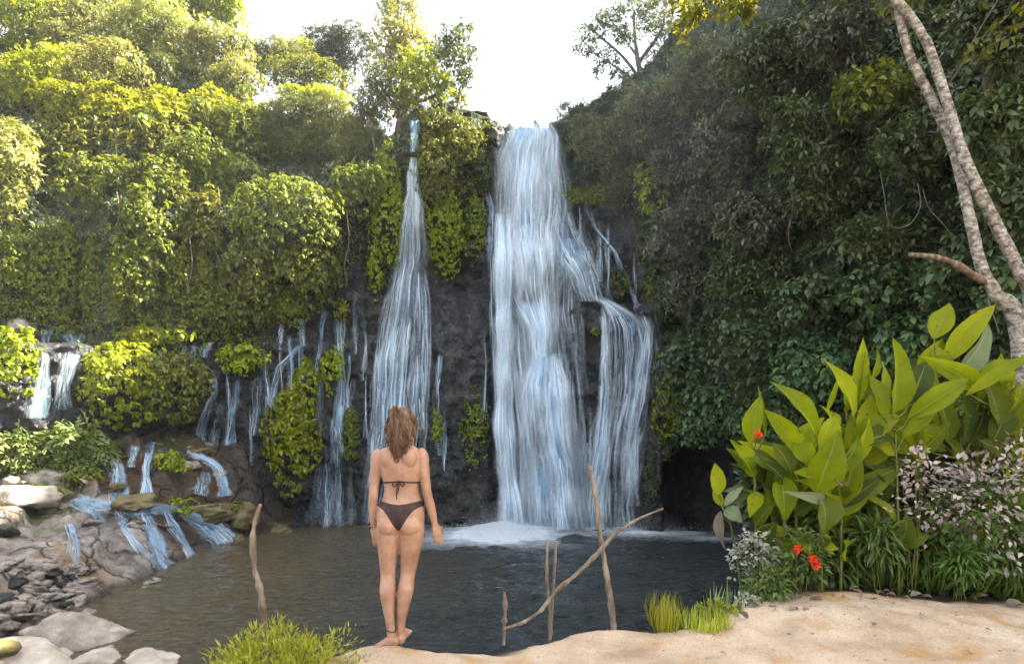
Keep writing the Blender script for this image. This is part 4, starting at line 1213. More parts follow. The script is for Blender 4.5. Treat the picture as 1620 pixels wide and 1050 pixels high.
def big_tree(label, Y, base, lobes, kind, forks, trunk_r, dens, leaf, seed, cat='tree', kinds=None, name='tree'):
    rng = np.random.default_rng(seed)
    b = at(*base, Y)
    h = holder(name, b, label, cat)
    parts = []
    for pts, r0, r1 in forks:
        P = [at(p[0], p[1], Y + (p[2] if len(p) > 2 else 0)) - b for p in pts]
        parts.append(tube_arrays(P, [r0, (r0 + r1) * .55, r1], 18, 8, .2, seed + len(parts)))
    V, Q = merge(parts)
    put('trunk', raw_mesh('trunk', V, Q), M_BARK, h)
    by = {}
    for i, lb in enumerate(lobes):
        px, py, hw, hh = lb[:4]
        kd = lb[4] if len(lb) > 4 else kind
        c = at(px, py, Y + rng.uniform(-.9, .9)) - b
        rx, rz = hw / F * Y, hh / F * Y
        V, Q = plant_leaves(kd, rx, min(rx, rz) * .9, rz, dens, rng, seed + i, .45, (.2, 1.0), False, leaf, 2.4)
        by.setdefault(kd, []).append((V + c, Q))
    for kd, ps in by.items():
        V, Q = merge(ps)
        put('crown', raw_mesh('crown', V, Q), KIND[kd]['mat'], h)
    return h


big_tree('tall tree glowing gold at its heart on the brow above the slender waterfall', 25.5, (632, 205),
         [(640, 18, 34, 26, 'pale'), (622, 50, 34, 28, 'pale'), (655, 62, 34, 30, 'pale'), (628, 95, 44, 30, 'pale'), (665, 105, 36, 30, 'gold'), (648, 138, 44, 30, 'gold'), (640, 170, 34, 26, 'pale'), (690, 128, 26, 24, 'gold'),
          (715, 62, 24, 20, 'dark'), (722, 95, 26, 26, 'dark'), (736, 46, 14, 10, 'dark'), (735, 125, 18, 18, 'dark'), (698, 82, 20, 16, 'olive'), (706, 152, 30, 22, 'green'), (600, 130, 30, 30, 'olive'), (585, 165, 30, 28, 'olive'), (612, 12, 18, 14, 'olive'), (745, 78, 10, 8, 'dark')],
         'gold', [([(632, 215), (638, 150), (642, 90), (640, 20)], .22, .05), ([(638, 160), (672, 110), (712, 70), (735, 45)], .10, .02), ([(638, 170), (690, 150), (735, 118)], .08, .02), ([(634, 180), (605, 140), (590, 120)], .08, .02),
                  ([(640, 110), (620, 60), (612, 10)], .08, .02), ([(735, 45), (752, 52), (768, 58)], .02, .008)], .2, 1.3, .95, 501)
big_tree('dark lacy tree leaning against the white sky right of the falls', 27.0, (1020, 190),
         [(925, 78, 22, 12), (940, 52, 26, 16), (962, 28, 28, 18), (958, 90, 24, 14), (985, 55, 26, 18), (1000, 12, 34, 18), (1028, 35, 34, 22), (1050, 8, 38, 20, 'olive'), (1062, 55, 32, 24, 'olive'), (985, 118, 22, 14), (1045, 95, 30, 24, 'olive'), (970, 148, 20, 14), (1010, 135, 20, 16), (1070, 120, 34, 30, 'olive'), (948, 112, 10, 8), (1090, 80, 30, 30, 'olive')],
         'dark', [([(1022, 195), (1018, 140), (1008, 90), (1002, 20)], .20, .04), ([(1016, 130), (985, 90), (945, 55), (930, 45)], .08, .015), ([(1018, 140), (980, 110), (930, 80)], .07, .012), ([(1010, 100), (1045, 50), (1055, 10)], .09, .02), ([(1022, 170), (1060, 110), (1075, 70)], .10, .02), ([(1020, 160), (985, 150), (965, 150)], .05, .01),
                  ([(1008, 90), (980, 50), (962, 28)], .06, .012)], .2, 1.0, .95, 502)
big_tree('small bushy tree on the brow just right of the notch', 26.0, (905, 205),
         [(896, 172, 15, 14), (915, 178, 16, 14), (938, 182, 18, 14), (890, 188, 10, 8), (960, 176, 20, 16)], 'olive', [([(905, 212), (904, 190), (898, 165)], .08, .02), ([(905, 200), (935, 182)], .05, .02)], .1, .9, .9, 503)

# ---------------- rocks on the brow
def rock_arrays(rx, ry, rz, seed, res=18, rough=.28, flat=.0):
    u = np.linspace(0, np.pi, res); v = np.linspace(0, 2 * np.pi, res * 2, endpoint=False)
    U, Vv = np.meshgrid(u, v, indexing='ij')
    d = np.stack([np.sin(U) * np.cos(Vv), np.sin(U) * np.sin(Vv), np.cos(U)], -1)
    r_ = np.random.default_rng(seed * 13 + 1)
    pn = unit(r_.normal(0, 1, (15, 3))); ph = r_.uniform(.62, 1.0, 15)
    rad = np.min(np.where((d @ pn.T) > .08, ph / np.maximum(d @ pn.T, .08), 9.0), -1)
    rad = np.minimum(rad, 1.25)
    n = fbm(d * 1.3 + seed * 7.1, 4, seed)
    n2 = fbm(d * 4.5 + seed * 3.3, 3, seed + 3)
    p = d * (rad * (1 + rough * .6 * n + rough * .38 * n2))[..., None]
    if flat: p[..., 2] = np.maximum(p[..., 2], -flat)
    V = (p * np.array([rx, ry, rz])).reshape(-1, 3)
    a = np.arange(U.size).reshape(U.shape); b = np.roll(a, -1, 1)
    Q = np.stack([a[:-1], a[1:], b[1:], b[:-1]], -1).reshape(-1, 4)
    return V, Q


M_DARKROCK = simple_mat('dark_rock', [(.3, (.012, .013, .012)), (.55, (.03, .034, .026)), (.75, (.06, .062, .05))], 2.2, .5, .9, 7, bdist=.08, spec=.5)
M_GREYROCK = simple_mat('grey_rock', [(.28, (.12, .10, .085)), (.5, (.27, .235, .20)), (.72, (.46, .41, .36))], 2.6, .75, .9, 9, bdist=.05)
M_PALEROCK = simple_mat('pale_rock', [(.28, (.22, .18, .14)), (.5, (.40, .35, .29)), (.72, (.58, .53, .46))], 2.0, .8, .9, 8, bdist=.05)
M_BROWNROCK = simple_mat('brown_mossy_rock', [(.3, (.05, .04, .02)), (.48, (.14, .11, .06)), (.62, (.15, .14, .05)), (.8, (.26, .22, .15))], 1.6, .6, .9, 8, bdist=.06)


def rock(name, label, loc, size, mat, seed, rot=0.0, tilt=(0, 0), group=None, cat='rock', rough=.28, res=22):
    V, Q = rock_arrays(*size, seed, res, rough)
    o = put(name, raw_mesh(name, V, Q), mat, loc=loc)
    o.rotation_euler = (tilt[0], tilt[1], rot)
    return tag(o, label, cat, group)


rock('rock', 'upright dark rock finger splitting the water at the notch', at(848, 212, 25.2), (.17, .2, .62), M_DARKROCK, 3)
rock('rock', 'pointed dark rock knob left of the notch', at(785, 218, 25.3), (.36, .36, .60), M_DARKROCK, 5)
rock('rock', 'low dark rock between the pointed knob and the notch', at(808, 212, 25.6), (.3, .35, .4), M_DARKROCK, 6)
rock('rock', 'dark rock shoulder at the right of the notch', at(888, 206, 25.6), (.5, .5, .42), M_DARKROCK, 8)

# ---------------- right hillside
GR = 'trees and shrubs on the shaded right hillside'
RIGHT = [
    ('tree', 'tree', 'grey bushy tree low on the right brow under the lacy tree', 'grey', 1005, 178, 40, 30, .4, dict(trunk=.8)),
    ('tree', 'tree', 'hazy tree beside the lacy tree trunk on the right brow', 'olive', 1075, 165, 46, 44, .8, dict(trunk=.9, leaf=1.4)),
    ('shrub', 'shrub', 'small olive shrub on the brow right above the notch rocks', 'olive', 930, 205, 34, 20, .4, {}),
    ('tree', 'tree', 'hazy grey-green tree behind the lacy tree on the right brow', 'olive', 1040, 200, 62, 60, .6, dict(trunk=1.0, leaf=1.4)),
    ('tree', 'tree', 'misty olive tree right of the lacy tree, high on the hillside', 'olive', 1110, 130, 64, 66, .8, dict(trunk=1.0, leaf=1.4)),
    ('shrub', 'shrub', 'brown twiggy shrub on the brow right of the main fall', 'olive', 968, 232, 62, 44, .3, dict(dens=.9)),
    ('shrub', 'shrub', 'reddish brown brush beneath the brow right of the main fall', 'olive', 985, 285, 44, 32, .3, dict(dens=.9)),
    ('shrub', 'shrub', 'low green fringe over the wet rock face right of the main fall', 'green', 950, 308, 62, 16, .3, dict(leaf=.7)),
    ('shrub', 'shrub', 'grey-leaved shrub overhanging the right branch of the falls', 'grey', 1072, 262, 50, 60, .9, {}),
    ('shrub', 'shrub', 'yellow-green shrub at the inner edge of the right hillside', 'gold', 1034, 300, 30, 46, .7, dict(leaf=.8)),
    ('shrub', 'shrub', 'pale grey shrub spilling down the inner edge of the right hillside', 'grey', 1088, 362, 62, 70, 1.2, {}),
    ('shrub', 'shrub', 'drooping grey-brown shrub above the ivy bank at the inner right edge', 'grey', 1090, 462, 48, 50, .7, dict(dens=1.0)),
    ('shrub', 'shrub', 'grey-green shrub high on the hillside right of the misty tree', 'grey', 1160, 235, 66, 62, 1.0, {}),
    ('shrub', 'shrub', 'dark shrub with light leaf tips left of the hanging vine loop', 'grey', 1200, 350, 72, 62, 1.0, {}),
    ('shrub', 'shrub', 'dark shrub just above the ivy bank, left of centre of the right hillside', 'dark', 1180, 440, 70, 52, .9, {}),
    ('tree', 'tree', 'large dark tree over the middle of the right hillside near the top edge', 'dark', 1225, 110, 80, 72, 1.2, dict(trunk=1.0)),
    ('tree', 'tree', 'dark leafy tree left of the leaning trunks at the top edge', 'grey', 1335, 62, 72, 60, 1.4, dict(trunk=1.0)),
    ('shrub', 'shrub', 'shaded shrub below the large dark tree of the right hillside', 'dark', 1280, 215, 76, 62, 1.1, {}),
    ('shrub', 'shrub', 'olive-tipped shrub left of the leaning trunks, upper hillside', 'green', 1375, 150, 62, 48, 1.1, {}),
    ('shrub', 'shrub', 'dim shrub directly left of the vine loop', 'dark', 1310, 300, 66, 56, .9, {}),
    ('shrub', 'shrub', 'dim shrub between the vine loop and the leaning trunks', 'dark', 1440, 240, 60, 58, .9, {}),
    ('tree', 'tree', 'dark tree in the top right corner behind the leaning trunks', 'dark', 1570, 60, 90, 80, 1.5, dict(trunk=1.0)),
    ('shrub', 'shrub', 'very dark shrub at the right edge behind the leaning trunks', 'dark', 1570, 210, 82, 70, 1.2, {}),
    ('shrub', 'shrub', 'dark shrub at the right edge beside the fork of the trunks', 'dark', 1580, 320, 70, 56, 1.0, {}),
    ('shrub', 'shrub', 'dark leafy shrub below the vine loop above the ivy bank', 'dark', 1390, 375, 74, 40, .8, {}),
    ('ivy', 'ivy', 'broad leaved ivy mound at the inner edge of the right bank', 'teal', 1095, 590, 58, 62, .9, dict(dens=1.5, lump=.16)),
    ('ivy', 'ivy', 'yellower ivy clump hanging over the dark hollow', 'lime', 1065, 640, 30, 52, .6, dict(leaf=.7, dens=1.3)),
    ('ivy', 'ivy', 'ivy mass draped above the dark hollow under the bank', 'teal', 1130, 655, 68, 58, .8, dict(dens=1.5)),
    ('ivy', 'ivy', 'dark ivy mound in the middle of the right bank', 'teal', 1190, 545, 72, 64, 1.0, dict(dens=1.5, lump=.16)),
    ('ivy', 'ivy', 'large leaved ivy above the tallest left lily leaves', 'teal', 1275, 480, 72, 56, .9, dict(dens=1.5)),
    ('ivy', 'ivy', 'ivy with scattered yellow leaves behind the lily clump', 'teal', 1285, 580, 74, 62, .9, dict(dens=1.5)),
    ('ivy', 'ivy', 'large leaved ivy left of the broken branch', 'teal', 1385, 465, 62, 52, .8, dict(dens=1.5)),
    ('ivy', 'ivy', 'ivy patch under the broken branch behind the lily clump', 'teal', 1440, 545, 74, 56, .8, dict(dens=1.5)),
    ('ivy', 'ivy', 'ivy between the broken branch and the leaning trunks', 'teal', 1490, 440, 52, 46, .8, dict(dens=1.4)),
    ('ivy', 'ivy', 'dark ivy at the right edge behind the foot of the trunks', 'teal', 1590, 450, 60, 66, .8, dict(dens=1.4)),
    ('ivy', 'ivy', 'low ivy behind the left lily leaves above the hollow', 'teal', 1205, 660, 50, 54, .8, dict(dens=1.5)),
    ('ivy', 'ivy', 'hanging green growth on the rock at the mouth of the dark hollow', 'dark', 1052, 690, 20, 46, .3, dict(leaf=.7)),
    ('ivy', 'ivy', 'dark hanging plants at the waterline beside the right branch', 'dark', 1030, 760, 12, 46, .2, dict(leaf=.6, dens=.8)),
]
for nm, ct, lb, kd, px, py, hw, hh, dY, ex in RIGHT:
    shrub(nm, ct, lb, kd, px, py, hw, hh, dY, group=GR, **ex)
# ================================================================== the woman on the ledge
PD = 4.1
PS = PD / F                                   # metres per photo pixel where she stands
FOOT = (634.0, 1024.0)
POS = at(FOOT[0], FOOT[1], PD)
POS[2] = CAMZ + (HY - FOOT[1]) / F * PD


def pp(px, py, y=0.0):
    return np.array([(px - FOOT[0]) * PS, y, (FOOT[1] - py) * PS])


def loft(rows, segs=24, n=None, pw=2.0):
    """closed solid from level rings (px, py, y, half width, half depth) all in photo pixels except y (metres)"""
    A = np.array(rows, float)
    n = n or len(A) * 6
    t = np.linspace(0, len(A) - 1, n)
    C = catmull(A, n)
    th = np.linspace(0, 2 * np.pi, segs, endpoint=False)
    c, s = np.cos(th), np.sin(th)
    c = np.sign(c) * np.abs(c) ** (2 / pw); s = np.sign(s) * np.abs(s) ** (2 / pw)
    V = np.zeros((n, segs, 3))
    V[..., 0] = (C[:, None, 0] - FOOT[0]) * PS + C[:, None, 3] * PS * c
    V[..., 1] = C[:, None, 2] + C[:, None, 4] * PS * s
    V[..., 2] = ((FOOT[1] - C[:, 1]) * PS)[:, None]
    a = np.arange(n * segs).reshape(n, segs); b = np.roll(a, -1, 1)
    Q = np.stack([a[:-1], a[1:], b[1:], b[:-1]], -1).reshape(-1, 4)
    v = V.reshape(-1, 3)
    v = np.vstack([v, V[0].mean(0), V[-1].mean(0)])
    k, e = len(v) - 2, len(v) - 1
    caps = []
    for j in range(0, segs, 2):
        caps.append([k, a[0, j], a[0, j + 1], a[0, (j + 2) % segs]])
        caps.append([e, a[-1, (j + 2) % segs], a[-1, j + 1], a[-1, j]])
    return v, np.vstack([Q, np.array(caps)])


def ball(px, py, y, hw, hd, hh, rot=None):
    u = np.linspace(0.001, np.pi - .001, 14); v = np.linspace(0, 2 * np.pi, 24, endpoint=False)
    U, Vv = np.meshgrid(u, v, indexing='ij')
    P = np.stack([np.sin(U) * np.cos(Vv) * hw, np.sin(U) * np.sin(Vv) * hd, np.cos(U) * hh], -1) * PS + pp(px, py, y)
    a = np.arange(U.size).reshape(U.shape); b = np.roll(a, -1, 1)
    return P.reshape(-1, 3), np.stack([a[:-1], a[1:], b[1:], b[:-1]], -1).reshape(-1, 4)


def limb(pts, radii, n=20, segs=12):
    P = [pp(*p) for p in pts]
    return tube_arrays(P, [r * PS for r in radii], n, segs)


B = []
# trunk: pelvis to neck
B.append(loft([(634, 846, .005, 22, 13), (634, 836, .0, 34, 20), (634, 822, -.005, 37.5, 25), (634.5, 806, -.002, 36.5, 25), (635, 796, .005, 33.5, 22.5), (635.5, 784, .012, 29.5, 20), (635.5, 774, .014, 28.0, 19.5),
               (634.5, 760, .012, 29.5, 21.5), (633.5, 745, .010, 32.5, 23.5), (632.5, 730, .008, 34.5, 23), (632, 719, .006, 35, 19), (632.5, 711, .008, 31, 14.5), (634.5, 705, .010, 20, 12.5), (636, 697, .016, 12.5, 12), (637, 682, .022, 11.5, 12)], pw=2.25))
B.append(ball(618, 725, -.055, 14, 10, 17)); B.append(ball(648, 725, -.055, 14, 10, 17))       # shoulder blades
B.append(ball(617, 829, -.058, 18, 17, 17)); B.append(ball(651, 829, -.058, 18, 17, 17))       # buttocks
B.append(ball(620, 746, .085, 13, 13, 13)); B.append(ball(648, 746, .085, 13, 13, 13))         # bust
# head
B.append(ball(637, 665, .02, 17, 20.5, 21)); B.append(ball(638, 678, .045, 12.5, 15, 14)); B.append(ball(639, 671, .115, 2.6, 4.0, 4.5)); B.append(ball(638.5, 688, .085, 6, 7, 5))
B.append(ball(619.5, 670, .02, 2.5, 4, 6)); B.append(ball(654.8, 670, .02, 2.5, 4, 6)); B.append(ball(638.5, 681.5, .108, 4, 2, 1.6))
# arms
B.append(limb([(604, 715, .0), (597, 722, .0), (594.5, 745, -.006), (592, 776, -.012), (590, 805, .008), (590, 834, .03)], [8.5, 10, 8.9, 7.4, 7.6, 4.9], 30, 14))
B.append(limb([(661, 714, .0), (668, 721, .0), (671, 745, -.006), (675.5, 776, -.012), (681.5, 803, .006), (687.5, 830, .022)], [8.5, 10, 8.9, 7.4, 7.6, 4.9], 30, 14))
# legs
B.append(loft([(616, 815, -.004, 18, 20), (616, 838, -.006, 19.8, 22.5), (615, 858, .0, 18.0, 20.5), (613.8, 884, .008, 14.5, 16), (613.3, 903, .012, 12.3, 13.2), (613.8, 914, .004, 11.8, 13), (613.8, 934, -.012, 12.6, 14.5), (615, 960, -.004, 9.8, 11), (617.5, 985, .0, 7.2, 8.5), (618.8, 1000, .0, 6.8, 8.5), (619.5, 1013, .0, 7.5, 8.5)], 20))
B.append(loft([(652, 815, -.004, 18, 20), (651.5, 838, -.006, 20, 22.5), (650, 858, .006, 18.4, 20.5), (647, 884, .022, 15, 16), (644.8, 903, .03, 12.6, 13.2), (643.6, 914, .02, 12, 13), (641.5, 934, .0, 12.6, 14.5), (637.5, 960, .006, 9.8, 11), (634.0, 985, .02, 7.0, 8.5), (633.3, 998, .026, 6.6, 8.5), (633.5, 1010, .028, 7.0, 8.8)], 20))
# feet: the left one turned out to the left, the right one pointing away


def foot(heel, toe, w):
    h, t = np.array(heel, float), np.array(toe, float)
    d = t - h; L = np.linalg.norm(d); d = d / L
    s = np.cross(d, [0, 0, 1.0]); s = s / np.linalg.norm(s)
    parts = []
    ts = np.array([-.02, .05, .18, .35, .55, .72, .82]); ww = np.array([.3, .62, .72, .74, .92, 1.0, .92]) * w; hh = np.array([.014, .030, .040, .036, .026, .018, .013])
    segs = 14
    th = np.linspace(0, 2 * np.pi, segs, endpoint=False)
    rings = []
    for k, a, b in zip(ts, ww, hh):
        c = h + d * L * k + np.array([0, 0, b])
        rings.append(c + s * (a * np.cos(th))[:, None] + np.array([0, 0, 1.0]) * (b * np.sin(th))[:, None])
    V = np.array(rings); n = len(V)
    a = np.arange(n * segs).reshape(n, segs); b = np.roll(a, -1, 1)
    Q = np.stack([a[:-1], b[:-1], b[1:], a[1:]], -1).reshape(-1, 4)
    v = np.vstack([V.reshape(-1, 3), V[0].mean(0), V[-1].mean(0)]); k, e = len(v) - 2, len(v) - 1
    caps = []
    for j in range(0, segs, 2):
        caps.append([k, a[0, (j + 2) % segs], a[0, j + 1], a[0, j]]); caps.append([e, a[-1, j], a[-1, j + 1], a[-1, (j + 2) % segs]])
    parts.append((v, np.vstack([Q, np.array(caps)])))
    for j, (o_, l_, r_) in enumerate(((-.78, .24, .0115), (-.36, .22, .0085), (0, .20, .008), (.36, .17, .0078), (.70, .13, .0074))):
        p0 = h + d * L * .74 + s * w * o_ * .9 + np.array([0, 0, .012]); p1 = p0 + d * L * l_ * .6 + np.array([0, 0, .002]); p2 = p0 + d * L * l_ + np.array([0, 0, -.004])
        parts.append(tube_arrays([p0, p1, p2], [r_, r_, r_ * .8], 8, 8))
    return parts


B += foot(pp(629, 1019.5, -.01), pp(584.5, 1025.5, -.045), .036)
B += foot(pp(634.5, 1018.5, -.012), pp(641, 1010, .19), .034)
B.append(ball(620, 1010, -.004, 8, 9, 8))
B.append(ball(634, 1011, .014, 7.2, 9, 8))


def hand(wrist, along, across, curl, flip):
    """palm, four unequal bent fingers and a thumb from the side of the palm"""
    w = np.array(wrist, float); a = unit(np.array(along, float)); c = unit(np.array(across, float)); c = unit(c - a * (a @ c)); n = np.cross(a, c) * curl
    parts = []
    # palm: stacked ellipses from wrist to knuckles
    segs = 14; th = np.linspace(0, 2 * np.pi, segs, endpoint=False)
    rings = []
    for t, hw, hd in ((-.015, .020, .016), (.012, .027, .016), (.04, .036, .015), (.066, .038, .013), (.082, .034, .010)):
        rings.append(w + a * t + c * (hw * np.cos(th))[:, None] + n * (hd * np.sin(th))[:, None])
    V = np.array(rings); k = len(V)
    aa = np.arange(k * segs).reshape(k, segs); bb = np.roll(aa, -1, 1)
    Q = np.stack([aa[:-1], bb[:-1], bb[1:], aa[1:]], -1).reshape(-1, 4)
    v = np.vstack([V.reshape(-1, 3), V[0].mean(0), V[-1].mean(0)]); s0, e0 = len(v) - 2, len(v) - 1
    caps = []
    for j in range(0, segs, 2):
        caps.append([s0, aa[0, (j + 2) % segs], aa[0, j + 1], aa[0, j]]); caps.append([e0, aa[-1, j], aa[-1, j + 1], aa[-1, (j + 2) % segs]])
    parts.append((v, np.vstack([Q, np.array(caps)])))
    for j, (o_, L, r, b) in enumerate(((-.027, .070, .0080, .10), (-.009, .078, .0084, .18), (.009, .074, .0080, .26), (.026, .060, .0072, .36))):
        p0 = w + a * .072 + c * o_
        d1 = unit(a + n * b * .5 + c * o_ * 3.2); d2 = unit(a + n * b * 1.3 + c * o_ * 2.4); d3 = unit(a + n * b * 2.2 + c * o_ * 1.6)
        p1 = p0 + d1 * L * .48; p2 = p1 + d2 * L * .32; p3 = p2 + d3 * L * .26
        parts.append(tube_arrays([p0, p1, p2, p3], [r, r * .98, r * .9, r * .72], 14, 8))
    p0 = w + a * .022 - c * .022 * flip * -1 if False else w + a * .022 - c * .024
    p1 = p0 + unit(a * .7 - c * .75 + n * .35) * .034; p2 = p1 + unit(a * .95 - c * .3 + n * .4) * .028; p3 = p2 + unit(a - c * .05 + n * .5) * .022
    parts.append(tube_arrays([p0, p1, p2, p3], [.0125, .0105, .009, .007], 12, 8))
    return parts


# palms turned half back, thumbs towards the front of the thighs
B += hand(pp(590, 834, .03), (.06, .10, -1), (-.55, .8, 0) if False else (.75, -.66, 0), -1, 1)
B += hand(pp(687.8, 830, .022), (.22, .10, -1), (-.75, -.60, 0), 1, 1)

V, Q = merge(B)
tmp = bpy.data.objects.new('body_draft', raw_mesh('body_draft', V, Q))
COL.objects.link(tmp)
md = tmp.modifiers.new('remesh', 'REMESH'); md.mode = 'VOXEL'; md.voxel_size = .0052; md.use_smooth_shade = True
md2 = tmp.modifiers.new('smooth', 'SMOOTH'); md2.factor = .5; md2.iterations = 5
dg = bpy.context.evaluated_depsgraph_get()
body_me = bpy.data.meshes.new_from_object(tmp.evaluated_get(dg))
bpy.data.objects.remove(tmp)
nv = len(body_me.vertices)
co = np.empty(nv * 3, np.float32); body_me.vertices.foreach_get('co', co); co = co.reshape(-1, 3)
body_me.polygons.foreach_set('use_smooth', np.ones(len(body_me.polygons), bool))
body_me.name = 'body'
polys = [tuple(p.vertices) for p in body_me.polygons]
BVH = BVHTree.FromPolygons([Vector(c) for c in co.tolist()], polys)


def skin_material():
    m, nt, N = new_mat('tanned_skin')
    L = nt.links.new
    tc = N('ShaderNodeTexCoord')
    n1 = N('ShaderNodeTexNoise', inp={'Scale': 7.0, 'Detail': 8.0, 'Roughness': .65})
    L(tc.outputs['Object'], n1.inputs['Vector'])
    r = ramp(nt, [(.3, (.25, .13, .08)), (.5, (.345, .19, .12)), (.7, (.45, .275, .19))])
    L(n1.outputs['Fac'], r.inputs[0])
    p = N('ShaderNodeBsdfPrincipled', inp={'Roughness': .46, 'Specular IOR Level': .4, 'Subsurface Weight': .15, 'Subsurface Scale': .4, 'Subsurface Radius': (.02, .008, .004)})
    L(r.outputs[0], p.inputs['Base Color'])
    n2 = N('ShaderNodeTexNoise', inp={'Scale': 160.0, 'Detail': 3.0})
    L(tc.outputs['Object'], n2.inputs['Vector'])
    b = N('ShaderNodeBump', inp={'Strength': .15, 'Distance': .003}); L(n2.outputs['Fac'], b.inputs['Height']); L(b.outputs[0], p.inputs['Normal'])
    L(p.outputs[0], N('ShaderNodeOutputMaterial').inputs['Surface'])
    return m


M_SKIN = skin_material()
person = put('person', body_me, M_SKIN, loc=POS)
tag(person, 'barefoot woman in a brown bikini standing on the ledge facing the falls', 'person')


def wrap(theta, z, cx=0.0, cy=0.0, off=.003):
    """point on the body met by a level ray coming in from direction theta at height z"""
    d = Vector((math.cos(theta), math.sin(theta), 0))
    o_ = Vector((cx, cy, z))
    hit, nrm, _, _ = BVH.ray_cast(o_, d, .4)
    if hit is None:
        hit, nrm = Vector((cx, cy, z)) + d * .05, d
    if nrm.dot(d) < 0: nrm = -nrm
    return np.array(hit + nrm * off)


M_BIKINI = simple_mat('brown_swim_fabric', [(.35, (.022, .011, .008)), (.65, (.045, .022, .016))], 30, .6, .4, 300, bdist=.002)


def cloth(name, V, nu, nv, closed=False):
    q = grid_faces(nu, nv)
    if closed:
        a = np.arange(nu * nv).reshape(nu, nv)
        q = np.vstack([q, np.stack([a[-1, :-1], a[0, :-1], a[0, 1:], a[-1, 1:]], -1)])
    o = put(name, raw_mesh(name, V.reshape(-1, 3), q), M_BIKINI, person)
    s = o.modifiers.new('thickness', 'SOLIDIFY'); s.thickness = .003; s.offset = 1.0
    return o


# bottoms
NU, NVR = 120, 14
Vb = np.zeros((NU, NVR, 3))
for i in range(NU):
    th = 2 * math.pi * i / NU
    xo = abs(math.cos(th)) * 37
    back_ = math.sin(th) < 0
    lo_py = np.interp(xo, [0, 5, 12, 20, 28, 34, 37], [837, 834, 824, 813, 804.5, 800.5, 799.5] if back_ else [840, 836, 822, 812, 805, 800.5, 799.5])
    hi_py = np.interp(xo, [0, 20, 37], [796.5, 795, 791.5]) + (4 if not back_ else 0) * (1 - xo / 37)
    for j in range(NVR):
        t = j / (NVR - 1)
        z = (FOOT[1] - (hi_py + (lo_py - hi_py) * t)) * PS
        Vb[i, j] = wrap(th, z, .002, .0, .0035)
for _ in range(2):
    Vb = (Vb * 2 + np.roll(Vb, 1, 0) + np.roll(Vb, -1, 0)) / 4
cloth('bikini_bottom', Vb, NU, NVR, True)


def loop_tube(name, pts, r, mat, closed=False, segs=8, parent=person, n=None):
    pts = np.array(pts)
    if closed: pts = np.vstack([pts, pts[:2]])
    v, q = tube_arrays(pts, [r, r], n or len(pts) * 3, segs)
    return put(name, raw_mesh(name, v, q), mat, parent)


# top: back string, bow, cups and neck straps
zs_ = (FOOT[1] - 761.5) * PS
loop_tube('bikini_top', [wrap(2 * math.pi * i / 60, zs_ - .004 * math.cos(2 * math.pi * i / 30), 0, .01, .002) for i in range(60)], .0052, M_BIKINI, True)
for sx in (-1, 1):
    Vc = np.zeros((12, 12, 3))
    for i in range(12):
        for j in range(12):
            u, v_ = i / 11 - .5, j / 11
            th = math.pi / 2 - sx * (.42 + u * .62 * (1 - v_ * .9))
            Vc[i, j] = wrap(th, zs_ + v_ * .105, 0, .01, .004)
    cloth('bikini_cup', Vc, 12, 12)
    loop_tube('neck_strap', [wrap(math.pi / 2 - sx * .42, zs_ + .105, 0, .01, .003), wrap(math.pi / 2 - sx * .36, (FOOT[1] - 715) * PS, 0, .01, .004), pp(636 + sx * 13, 702, .02), pp(636 + sx * 5, 698, -.042), pp(636, 699, -.046)], .003, M_BIKINI)
kc = wrap(-math.pi / 2, zs_, 0, .01, .004)
bow = [
    ([kc, kc + [-.020, -.012, .006], kc + [-.038, -.012, -.010], kc + [-.028, -.010, -.026], kc + [-.004, -.006, -.004]], .0042),
    ([kc, kc + [.020, -.012, .008], kc + [.040, -.012, -.004], kc + [.034, -.010, -.024], kc + [.006, -.006, -.004]], .0042),
    ([kc, kc + [-.006, -.012, -.03], kc + [-.012, -.006, -.07], kc + [-.010, -.002, -.115]], .0034),
    ([kc, kc + [.006, -.012, -.02], kc + [-.002, -.008, -.06], kc + [-.016, -.002, -.092]], .0034),
    ([kc + [0, 0, .008], kc + [.002, -.012, .0], kc + [0, -.002, -.010]], .008)]
v_, q_ = merge([tube_arrays(p, [r, r, r * .8], 16, 8) for p, r in bow])
put('bow', raw_mesh('bow', v_, q_), M_BIKINI, person)
# anklet
az = (FOOT[1] - 996) * PS
loop_tube('anklet', [wrap(2 * math.pi * i / 24, az + .006 * math.sin(i * .52), (618.5 - FOOT[0]) * PS, 0, .003) for i in range(24)], .0036, M_BIKINI, True)
for sx in (-1, 1):
    v_, q_ = ball(638 + sx * 6, 669, .104, 2.4, 2.0, 1.6)
    put('eye', raw_mesh('eye', v_, q_), M_BIKINI, person)

# hair: a cap over the skull and many wavy locks, the upper half gathered behind
M_HAIR = simple_mat('brown_hair', [(.3, (.028, .013, .007)), (.5, (.095, .046, .022)), (.72, (.27, .15, .075))], 26, .42, .6, 90, (1, 1, .22), bdist=.006, spec=.45)
rng = np.random.default_rng(77)
hp = []
v_, q_ = ball(636.5, 663.5, .008, 18.6, 20.5, 20.5)
keep = v_[:, 1] > .075
v_[:, 1] = np.minimum(v_[:, 1], .085)
hp.append((v_, q_))


def lock(p0, p1, p2, p3, r, wv, ph, n=16):
    C = catmull([p0, p1, p2, p3], n)
    t = np.linspace(0, 1, n)
    C[:, 0] += wv * np.sin(t * rng.uniform(10, 20) + ph) * t ** .6
    C[:, 1] += wv * .7 * np.cos(t * rng.uniform(10, 20) + ph) * t ** .6
    return tube_arrays(C, [r * .7, r, r, r * .85, r * .18], n, 6)


